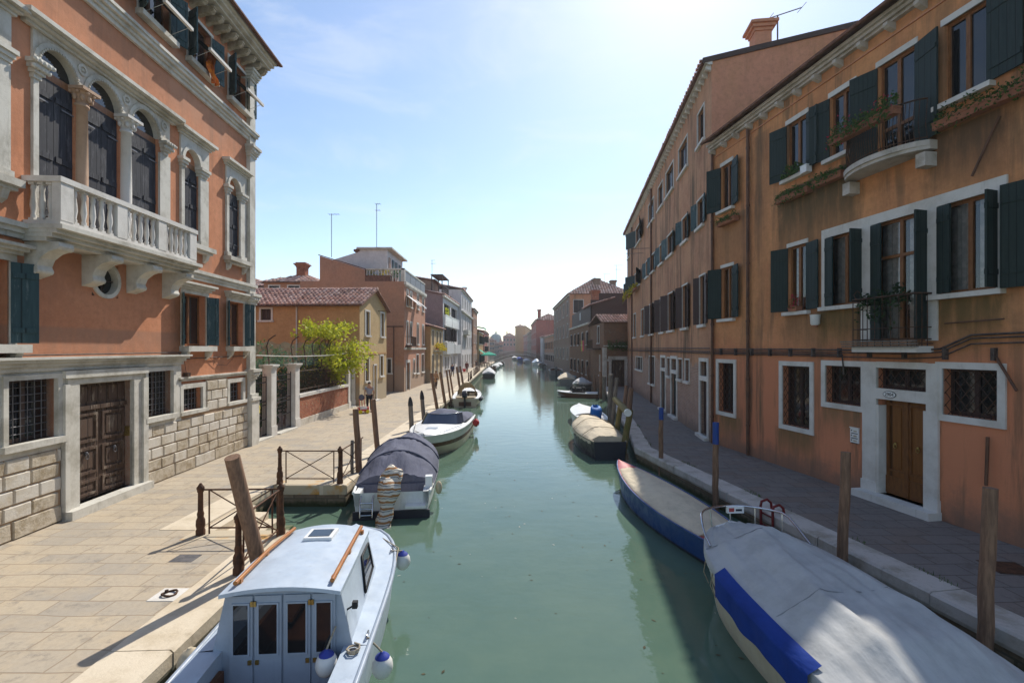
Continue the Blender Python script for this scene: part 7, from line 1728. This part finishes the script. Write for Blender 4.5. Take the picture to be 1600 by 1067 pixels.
pxpile('mossy pile leaning at the quay corner, nearer one', 974, 18.9, 985, 640, .13, mat='pile_moss'); pxpile('mossy pile leaning at the quay corner, farther one', 962, 21.0, 969, 636, .12, mat='pile_moss'); pxpile('grey pile standing beside the blue outboard', 953, 25.4, 954, 585, .13, mat='pile_grey'); pxpile('grey leaning pile right behind the lying log', 956, 24.0, 964, 590, .1, mat='pile_grey')
pxpile('brown pile right of the lying log', 981, 26.5, 986, 606, .15); pxpile('brown pile leaning toward the quay pavement', 974, 28.5, 979, 602, .12)
for bx, Y, tx, ty, lab, r in ((930, 45, 929, 585, 'dark pile in front of the water door, leftmost', .12), (938, 42, 938.5, 580, 'dark pile in front of the water door, second', .14), (944, 40, 944, 588, 'stout dark pile before the plank water door', .16), (957, 36, 957, 583, 'thin dark pile before the plank water door', .08), (906, 62, 905, 570, 'dark pile under the low brick house, leftmost', .12), (912, 58, 911.5, 574, 'dark pile under the low brick house, middle', .12), (919, 55, 918.5, 572, 'dark pile under the low brick house, rightmost', .13)): pxpile(lab, bx, Y, tx, ty, r, mat='pile_grey' if bx > 940 else 'pile')
def log():
    a, b = at(960.5, 623, 23.5), at(981, 645, 18.7); t = thing('mooring_log', 'mossy log with white sawn end lying across the leaning piles', 'log', a); m = MB(); d = b - a
    m.tube([(0, 0, 0), d * .5 + Vector((0, 0, .02)), d], [.13, .14, .14], 12); m.build('trunk', ['pile_moss'], t); m = MB(); d2 = d.normalized(); m.tube([d - d2 * .1, d + d2 * .012], .146, 12); m.build('sawn_end', ['white_paint'], t)
log()
# ------------------------------------------------------------------ quayside railings, red ladder, ring stone, manhole
def rail_run(label, pts, group='iron railings at the landing steps', skip=(), toprail=True):
    o = Vector((pts[0][0], pts[0][1], PV)); t = thing('railing', label, 'railing', o, 0, group)
    for i, (x, y) in enumerate(pts):
        if i in skip: continue
        m = MB(); m.lathe((x - o.x, y - o.y, 0), [(.085, 0), (.085, .1), (.07, .13), (.085, .2), (.08, .3), (.055, .36), (.065, .42), (.05, .48), (.046, .84), (.06, .86), (.06, .9), (.07, .91), (.07, .95), (.045, .98), (.02, 1.03)], 10); m.build('post', ['iron_rust'], t)
    for (xa, ya), (xb, yb) in zip(pts, pts[1:]):
        a, b = Vector((xa - o.x, ya - o.y, 0)), Vector((xb - o.x, yb - o.y, 0)); d = b - a; L = d.length; d.normalize(); p, q = a + d * .17, b - d * .17; z0, z1 = Vector((0, 0, .14)), Vector((0, 0, .9)); m = MB()
        m.tube([a + z1, b + z1], .018, 6); m.tube([p + z0, q + z0], .016, 6); m.tube([p + Vector((0, 0, .02)), p + z1], .016, 6); m.tube([q + Vector((0, 0, .02)), q + z1], .016, 6)
        m.tube([p + z0, q + z1], .013, 5); m.tube([p + z1, q + z0], .013, 5); m.build('rail_panel', ['iron_rust'], t)
rail_run('rusty crossed railing nearer the camera, by the leaning pile', [(-6.2, 9.62), (-4.62, 9.66), (-4.5, 7.95)])
rail_run('rusty crossed railing on the far side of the landing steps', [(-6.38, 13.28), (-4.72, 13.26), (-4.72, 15.3)], skip=(2,))
rail_run('low dark railing far along the left quay edge', [(-4.95, 55), (-4.95, 57.4), (-5.0, 59.8)]); rail_run('row of pale railings leading to the cafe', [(-5.2, 66), (-5.25, 69), (-5.3, 72), (-5.35, 75), (-5.4, 78), (-5.4, 81)])
def ladder():
    P = at(1150, 772, 11.0); t = thing('quay_ladder', 'dark red iron ladder hooked over the right quay edge', 'ladder', (qr(10.9) - .03, 10.9, PV), math.atan2(-1, .158)); m = MB()
    for s in (-.2, .2): m.tube([(s, 0, -1.2), (s, -.02, .1), (s, .0, .2), (s, .14, .24), (s, .24, .16), (s, .26, .02)], .03, 7)
    for k in range(5): m.tube([(-.2, 0, -1.05 + .25 * k), (.2, 0, -1.05 + .25 * k)], .018, 6)
    m.build('rails', ['red_iron'], t)
ladder()
def ring_stone():
    p = gp(265, 929); t = thing('mooring_ring', 'iron mooring ring set in a white square stone', 'ring', (p.x, p.y, PV)); m = MB(); m.box(-.21, .21, -.19, .19, -.02, .008); m.build('stone', ['stone_clean'], t)
    m = MB(); m.tube([(.1 * math.cos(a * .524), .09 * math.sin(a * .524), .025 + .012 * math.sin(a)) for a in range(12)], .016, 6, closed=True); m.lathe((-.08, .05, 0), [(.03, 0), (.025, .05)], 7); m.build('ring', ['iron'], t)
    p = gp(1575, 887); t = thing('manhole_cover', 'dark square manhole cover in the right pavement', 'manhole', (p.x, p.y, PV), -.16); m = MB(); m.box(-.3, .3, -.26, .26, -.02, .006); m.build('frame', ['iron'], t); m = MB(); m.box(-.26, .26, -.22, .22, 0, .011); m.build('lid', ['iron_rust'], t)
    p = gp(290, 872); t = thing('drain_cover', 'small grey drain cover near the ring stone', 'drain', (p.x, p.y, PV)); m = MB(); m.box(-.2, .2, -.15, .15, -.02, .006); m.build('lid', ['iron_grey'], t)
ring_stone()
def cloth():
    t = thing('hanging_cloth', 'orange cloth hanging from an upper palazzo window', 'cloth', ROOTM[PAL.name] @ FL.p(FL.u(15.45), -.25, 13.3), PAL.rotation_euler[2]); m = MB(); vs = []
    for i in range(9):
        for j in range(9): x = -.2 + .05 * i; vs.append((x + .25 * j / 8 + .05 * math.sin(j * 1.1), -.05 - .06 * math.sin(i * 1.7 + j), .55 - .12 * j + .03 * math.sin(i * 2)))
    m.add(vs, [(i * 9 + j, i * 9 + j + 1, i * 9 + j + 10, i * 9 + j + 9) for i in range(8) for j in range(8)], True); m.build('fabric', [simple('orange_cloth', (.75, .22, .02), (.5, .1, .02), scale=9, rough=.9)], t)
cloth()
# ------------------------------------------------------------------ people on the left quay
def skin_mesh(name, pts, edges, rad, mat, parent, root=0, sub=2):
    me = bpy.data.meshes.new(name); me.from_pydata([tuple(p) for p in pts], edges, []); me.materials.append(mat); o = bpy.data.objects.new(name, me); COL.objects.link(o); o.parent = parent
    o.modifiers.new('skin', 'SKIN').use_smooth_shade = True
    for i, r in enumerate(rad):
        v = me.skin_vertices[0].data[i]; v.radius = r if isinstance(r, tuple) else (r, r); v.use_root = i == root
    o.modifiers.new('sub', 'SUBSURF').levels = sub; o.modifiers['sub'].render_levels = sub
    return o
def person(label, pos, face, h, shirt, legs, hair, stride=.2, arm=.0, coat=False, skin=(.5, .28, .19), shoes=(.03, .03, .03)):
    """face: direction looked at (dx, dy); arm: how far the right hand reaches forward"""
    t = thing('person', label, 'person', pos, math.atan2(face[1], face[0])); k = h / 1.75
    V = lambda *p: Vector(p) * k
    P = [V(0, 0, .95), V(0, 0, 1.15), V(.01, 0, 1.36), V(.01, 0, 1.5), V(.03, 0, 1.6), V(.035, 0, 1.7),
         V(0, .19, 1.42), V(-.04 - stride * .3, .25, 1.16), V(.04 - stride * .6, .24, .92), V(.05 - stride * .6, .24, .84),
         V(0, -.19, 1.42), V(.0 + arm * .35, -.25, 1.17), V(.1 + arm, -.23, .95), V(.12 + arm * 1.1, -.23, .87),
         V(0, .1, .9), V(.03 + stride * .5, .11, .5), V(stride, .11, .09), V(stride + .16, .12, .03),
         V(0, -.1, .9), V(.05 - stride * .3, -.11, .5), V(-stride, -.11, .1), V(-stride + .15, -.12, .03), V(.13, 0, 1.6)]
    E = [(0, 1), (1, 2), (2, 3), (3, 4), (4, 5), (2, 6), (6, 7), (7, 8), (8, 9), (2, 10), (10, 11), (11, 12), (12, 13), (0, 14), (14, 15), (15, 16), (16, 17), (0, 18), (18, 19), (19, 20), (20, 21), (4, 22)]
    R = [(.12, .15), (.1, .13), (.1, .16), .055, .085, .07, .06, .042, .03, .034, .06, .042, .03, .034, .085, .055, .04, .035, .085, .055, .04, .035, .018]
    R = [tuple(q * k for q in r) if isinstance(r, tuple) else r * k for r in R]
    for b in (9, 13):                                       # five fingers and the thumb's own root
        for i, (dy, L) in enumerate(((-.026, .062), (-.009, .075), (.009, .072), (.025, .058))):
            P.append(P[b] + V(.008, dy, -.03)); P.append(P[b] + V(.012, dy * 1.1, -.03 - L)); n = len(P); E += [(b, n - 2), (n - 2, n - 1)]; R += [.009 * k, .007 * k]
        P.append(P[b] + V(.04, 0, .0)); P.append(P[b] + V(.055, 0, -.04)); n = len(P); E += [(b, n - 2), (n - 2, n - 1)]; R += [.011 * k, .008 * k]
    mk = lambda nm, c: simple('%s_%d' % (nm, len(bpy.data.materials)), c, rough=.85)
    skin_mesh('body', P, E, R, mk('skin', skin), t)
    g = lambda idx, ed, rr, nm, mat: skin_mesh(nm, [P[i] for i in idx], ed, rr, mat, t, 0, 2)
    if coat: pts = [P[0] - V(0, 0, .35), P[0], P[1], P[2], P[6], P[7], P[8], P[10], P[11], P[12]]; rr = [(.15, .21), (.15, .2), (.13, .17), (.12, .19), .085, .065, .055, .085, .065, .055]; ed = [(0, 1), (1, 2), (2, 3), (3, 4), (4, 5), (5, 6), (3, 7), (7, 8), (8, 9)]
    else: pts = [P[0] + V(0, 0, .02), P[1], P[2], P[6], P[6].lerp(P[7], .55), P[10], P[10].lerp(P[11], .55)]; rr = [(.14, .18), (.125, .16), (.12, .185), .08, .065, .08, .065]; ed = [(0, 1), (1, 2), (2, 3), (3, 4), (2, 5), (5, 6)]
    skin_mesh('coat' if coat else 'shirt', pts, ed, [tuple(q * k for q in r) if isinstance(r, tuple) else r * k for r in rr], mk('cloth', shirt), t, 0)
    pts = [P[0] + V(0, 0, .02), P[14], P[15], P[16] + V(0, 0, .02), P[18], P[19], P[20] + V(0, 0, .02)]
    skin_mesh('trousers', pts, [(0, 1), (1, 2), (2, 3), (0, 4), (4, 5), (5, 6)], [tuple(q * k for q in r) for r in ((.125, .165), (.1, .1), (.075, .075), (.06, .06), (.1, .1), (.075, .075), (.06, .06))], mk('cloth', legs), t)
    for a, b in ((16, 17), (20, 21)): skin_mesh('shoe', [P[a] - V(.03, 0, .05), P[b] + V(.02, 0, .005)], [(0, 1)], [(.05 * k, .05 * k), (.04 * k, .045 * k)], mk('leather', shoes), t)
    m = MB(); c = P[5] + V(-.025, 0, -.02); m.ball(tuple(c), .1 * k, 0, 12, (.95, .85, .95)); m.build('hair', [mk('hair', hair)], t)
    m = MB()
    for y in (-.032, .032): m.ball(tuple(P[4] + V(.085, y, .03)), .01 * k, 0, 6)
    m.build('eyes', ['pile_black'], t)
    return t
p = gp(577, 643); person('man in a grey t-shirt and dark trousers walking beside a small trolley', (p.x, p.y, PV), (.25, -1), 1.74, (.3, .31, .36), (.02, .02, .026), (.06, .035, .02), .22, .22)
p = gp(681, 607); person('woman in a long beige coat walking past the leaning piles', (p.x, p.y, PV), (.3, 1), 1.66, (.48, .28, .15), (.1, .06, .05), (.2, .11, .05), .18, .05, True)
p = gp(707, 588); person('person in a dark blue jacket standing before the mauve house', (p.x, p.y, PV), (.4, -1), 1.72, (.05, .055, .12), (.2, .15, .08), (.03, .02, .02), .15, 0, True)
p = gp(729.5, 582); person('person in a dark red coat far along the quay with red bags', (p.x, p.y, PV), (.1, 1), 1.72, (.16, .03, .03), (.08, .06, .05), (.04, .02, .02), .15, .1, True)
p = gp(744.5, 577); person('person in dark clothes standing by the pale railings near the cafe', (p.x, p.y, PV), (.1, -1), 1.72, (.05, .05, .055), (.04, .04, .06), (.04, .02, .02), .1, 0)
p = gp(725.5, 581); t = thing('shopping_bag', 'red shopping bag beside the person in the dark red coat', 'bag', (p.x, p.y, PV)); m = MB(); m.prism_xz([(-.2, 0), (.2, 0), (.24, .5), (-.24, .5)], -.12, .12); m.build('bag', ['fender_red'], t); m = MB(); m.tube([(-.1, 0, .5), (-.08, 0, .7), (.08, 0, .7), (.1, 0, .5)], .015, 5); m.build('handle', ['rubber'], t)
def trolley():
    p = gp(567.5, 645.5); t = thing('hand_trolley', 'small red trolley with yellow wheels and a dark bag on its handle', 'trolley', (p.x, p.y, PV), .5)
    m = MB(); m.box(-.26, .26, -.2, .2, .14, .24); m.box(-.28, -.24, -.22, .22, .14, .36); m.box(.24, .28, -.22, .22, .14, .36); m.build('frame', ['fender_red'], t); m = MB(); m.box(-.2, .2, -.15, .15, .24, .38); m.build('crate', ['white_paint'], t)
    for x, y in ((-.2, -.24), (.2, -.24), (-.2, .24), (.2, .24)): m = MB(); m.tube([(x, y - .03, .11), (x, y + .03, .11)], .11, 12); m.build('wheel', ['yellow_plastic'], t)
    m = MB()
    for x in (-.16, 0, .16): m.tube([(x, .2, .2), (x * .8, .5, .9)], .02, 6)
    m.tube([(-.15, .5, .9), (.15, .5, .9)], .025, 6); m.build('handle', ['fender_red'], t); m = MB(); m.ball((0, .48, .86), .17, 0, 12, (1, .8, 1.1)); m.build('bag', ['cv_navy'], t)
trolley()
# small drifting bits on the water and tufts on the right quay
rn = random.Random(9); m = MB()
for _ in range(420):
    Y = 4.6 + 22 * rn.random() ** 1.6; x = ql(Y) + .6 + (qr(Y) - ql(Y) - 1.2) * rn.random()
    if rn.random() < .3: Y = 4.9 + rn.gauss(0, .18); x = rn.choice((.7, 2.0)) + rn.gauss(0, .3)
    a = rn.uniform(0, 6.28); l = rn.uniform(.012, .05); w_ = l * rn.uniform(.15, .5); c, s = math.cos(a), math.sin(a)
    m.add([(x - c * l, Y - s * l, .005), (x + s * w_, Y - c * w_, .006), (x + c * l, Y + s * l, .005), (x - s * w_, Y + c * w_, .006)], [(0, 1, 2, 3)], False, 0 if rn.random() < .75 else 1)
tag(m.build('floating_debris', [simple('drift_weed', (.05, .045, .025), (.1, .08, .04), scale=3, rough=.9), 'stone'], kind='stuff'), 'bits of weed and litter drifting on the green water', 'debris')
m = MB(); pts = []
for _ in range(700):
    Y = 5 + 20 * rn.random(); k = math.sin(Y * 1.7) + math.sin(Y * 4.1 + 1)
    if k < .7: continue
    x = qr(Y) + .6 + rn.gauss(0, .05); h_ = rn.uniform(.02, .09); a = rn.uniform(0, 6.28); q = rn.uniform(0, .04)
    m.add([(x - .008, Y, PV), (x + .008, Y, PV), (x + math.cos(a) * q, Y + math.sin(a) * q, PV + h_)], [(0, 1, 2)])
tag(m.build('grass', ['leaf_green'], kind='stuff'), 'grass tufts in the joint behind the right quay stones', 'grass')
# ------------------------------------------------------------------ camera, sky and sun
w = bpy.data.worlds.new('World'); sc.world = w; w.use_nodes = True
bg = w.node_tree.nodes['Background']; sk = w.node_tree.nodes.new('ShaderNodeTexSky')
sk.sky_type = 'NISHITA'; sk.sun_disc = False; sk.sun_elevation = math.radians(SUN_EL); sk.sun_rotation = math.radians(SUN_AZ)
sk.air_density = 1.0; sk.dust_density = .4; sk.ozone_density = 1; sk.altitude = 0
wn = w.node_tree.nodes; wl = w.node_tree.links                     # faint high cloud in the sky
tcn = wn.new('ShaderNodeTexCoord'); mpn = wn.new('ShaderNodeMapping'); mpn.inputs['Scale'].default_value = (1.6, .9, 4.5); wl.new(tcn.outputs['Generated'], mpn.inputs['Vector'])
nzn = wn.new('ShaderNodeTexNoise'); nzn.inputs['Scale'].default_value = 2.2; nzn.inputs['Detail'].default_value = 9; nzn.inputs['Roughness'].default_value = .62; nzn.inputs['Distortion'].default_value = .8; wl.new(mpn.outputs[0], nzn.inputs['Vector'])
mrn = wn.new('ShaderNodeMapRange'); mrn.interpolation_type = 'SMOOTHSTEP'
for i_, x_ in enumerate((.46, .78, 0, .34)): mrn.inputs[i_ + 1].default_value = x_
wl.new(nzn.outputs['Fac'], mrn.inputs[0]); mxn = wn.new('ShaderNodeMix'); mxn.data_type = 'RGBA'; wl.new(mrn.outputs[0], mxn.inputs[0]); wl.new(sk.outputs[0], mxn.inputs[6]); mxn.inputs[7].default_value = (5.2, 5.5, 5.9, 1)
wl.new(mxn.outputs[2], bg.inputs[0]); bg.inputs[1].default_value = .132
sd = bpy.data.lights.new('sun', 'SUN'); sd.energy = 3.8; sd.angle = math.radians(.5); sd.color = (1, .95, .86)
so = bpy.data.objects.new('sun', sd); COL.objects.link(so)
el, az = math.radians(SUN_EL), math.radians(SUN_AZ)
so.rotation_euler = Vector((-math.sin(az) * math.cos(el), -math.cos(az) * math.cos(el), -math.sin(el))).to_track_quat('-Z', 'Y').to_euler()
so.location = (20, 40, 60)
cd = bpy.data.cameras.new('camera'); co = bpy.data.objects.new('camera', cd); COL.objects.link(co)
co.location = (0, 0, H); co.rotation_euler = (math.radians(90), 0, 0)
cd.sensor_width = 36; cd.lens = 36 * FP / 1600; cd.shift_y = (CY - 533.5) / 1600; cd.clip_start = .05; cd.clip_end = 3000
sc.camera = co
vs = sc.view_settings; vs.view_transform = 'Standard'; vs.look = 'None'; vs.gamma = 1; vs.use_curve_mapping = False; vs.exposure = .5
sc.render.engine = 'CYCLES'; cy = sc.cycles; cy.use_denoising = True; cy.max_bounces = 6; cy.diffuse_bounces = 3; cy.glossy_bounces = 3; cy.transmission_bounces = 4; cy.transparent_max_bounces = 8
cy.caustics_reflective = False; cy.caustics_refractive = False
try: cy.denoiser = 'OPENIMAGEDENOISE'
except Exception: pass

hz = NT('thin_air'); hz.t.nodes.remove(hz.p)
pv = hz.new('ShaderNodeVolumePrincipled'); pv.inputs['Color'].default_value = (.86, .9, .97, 1); pv.inputs['Density'].default_value = .00042; pv.inputs['Anisotropy'].default_value = .35
hz.ln(pv.outputs[0], hz.o.inputs['Volume'])
m = MB(); m.box(-905, 905, -65, 1505, -2.4, 22.4); hb = m.build('haze', [hz.m], kind='stuff'); hb['label'] = 'thin pale air over the canal'; hb['category'] = 'haze'
cy.volume_bounces = 0
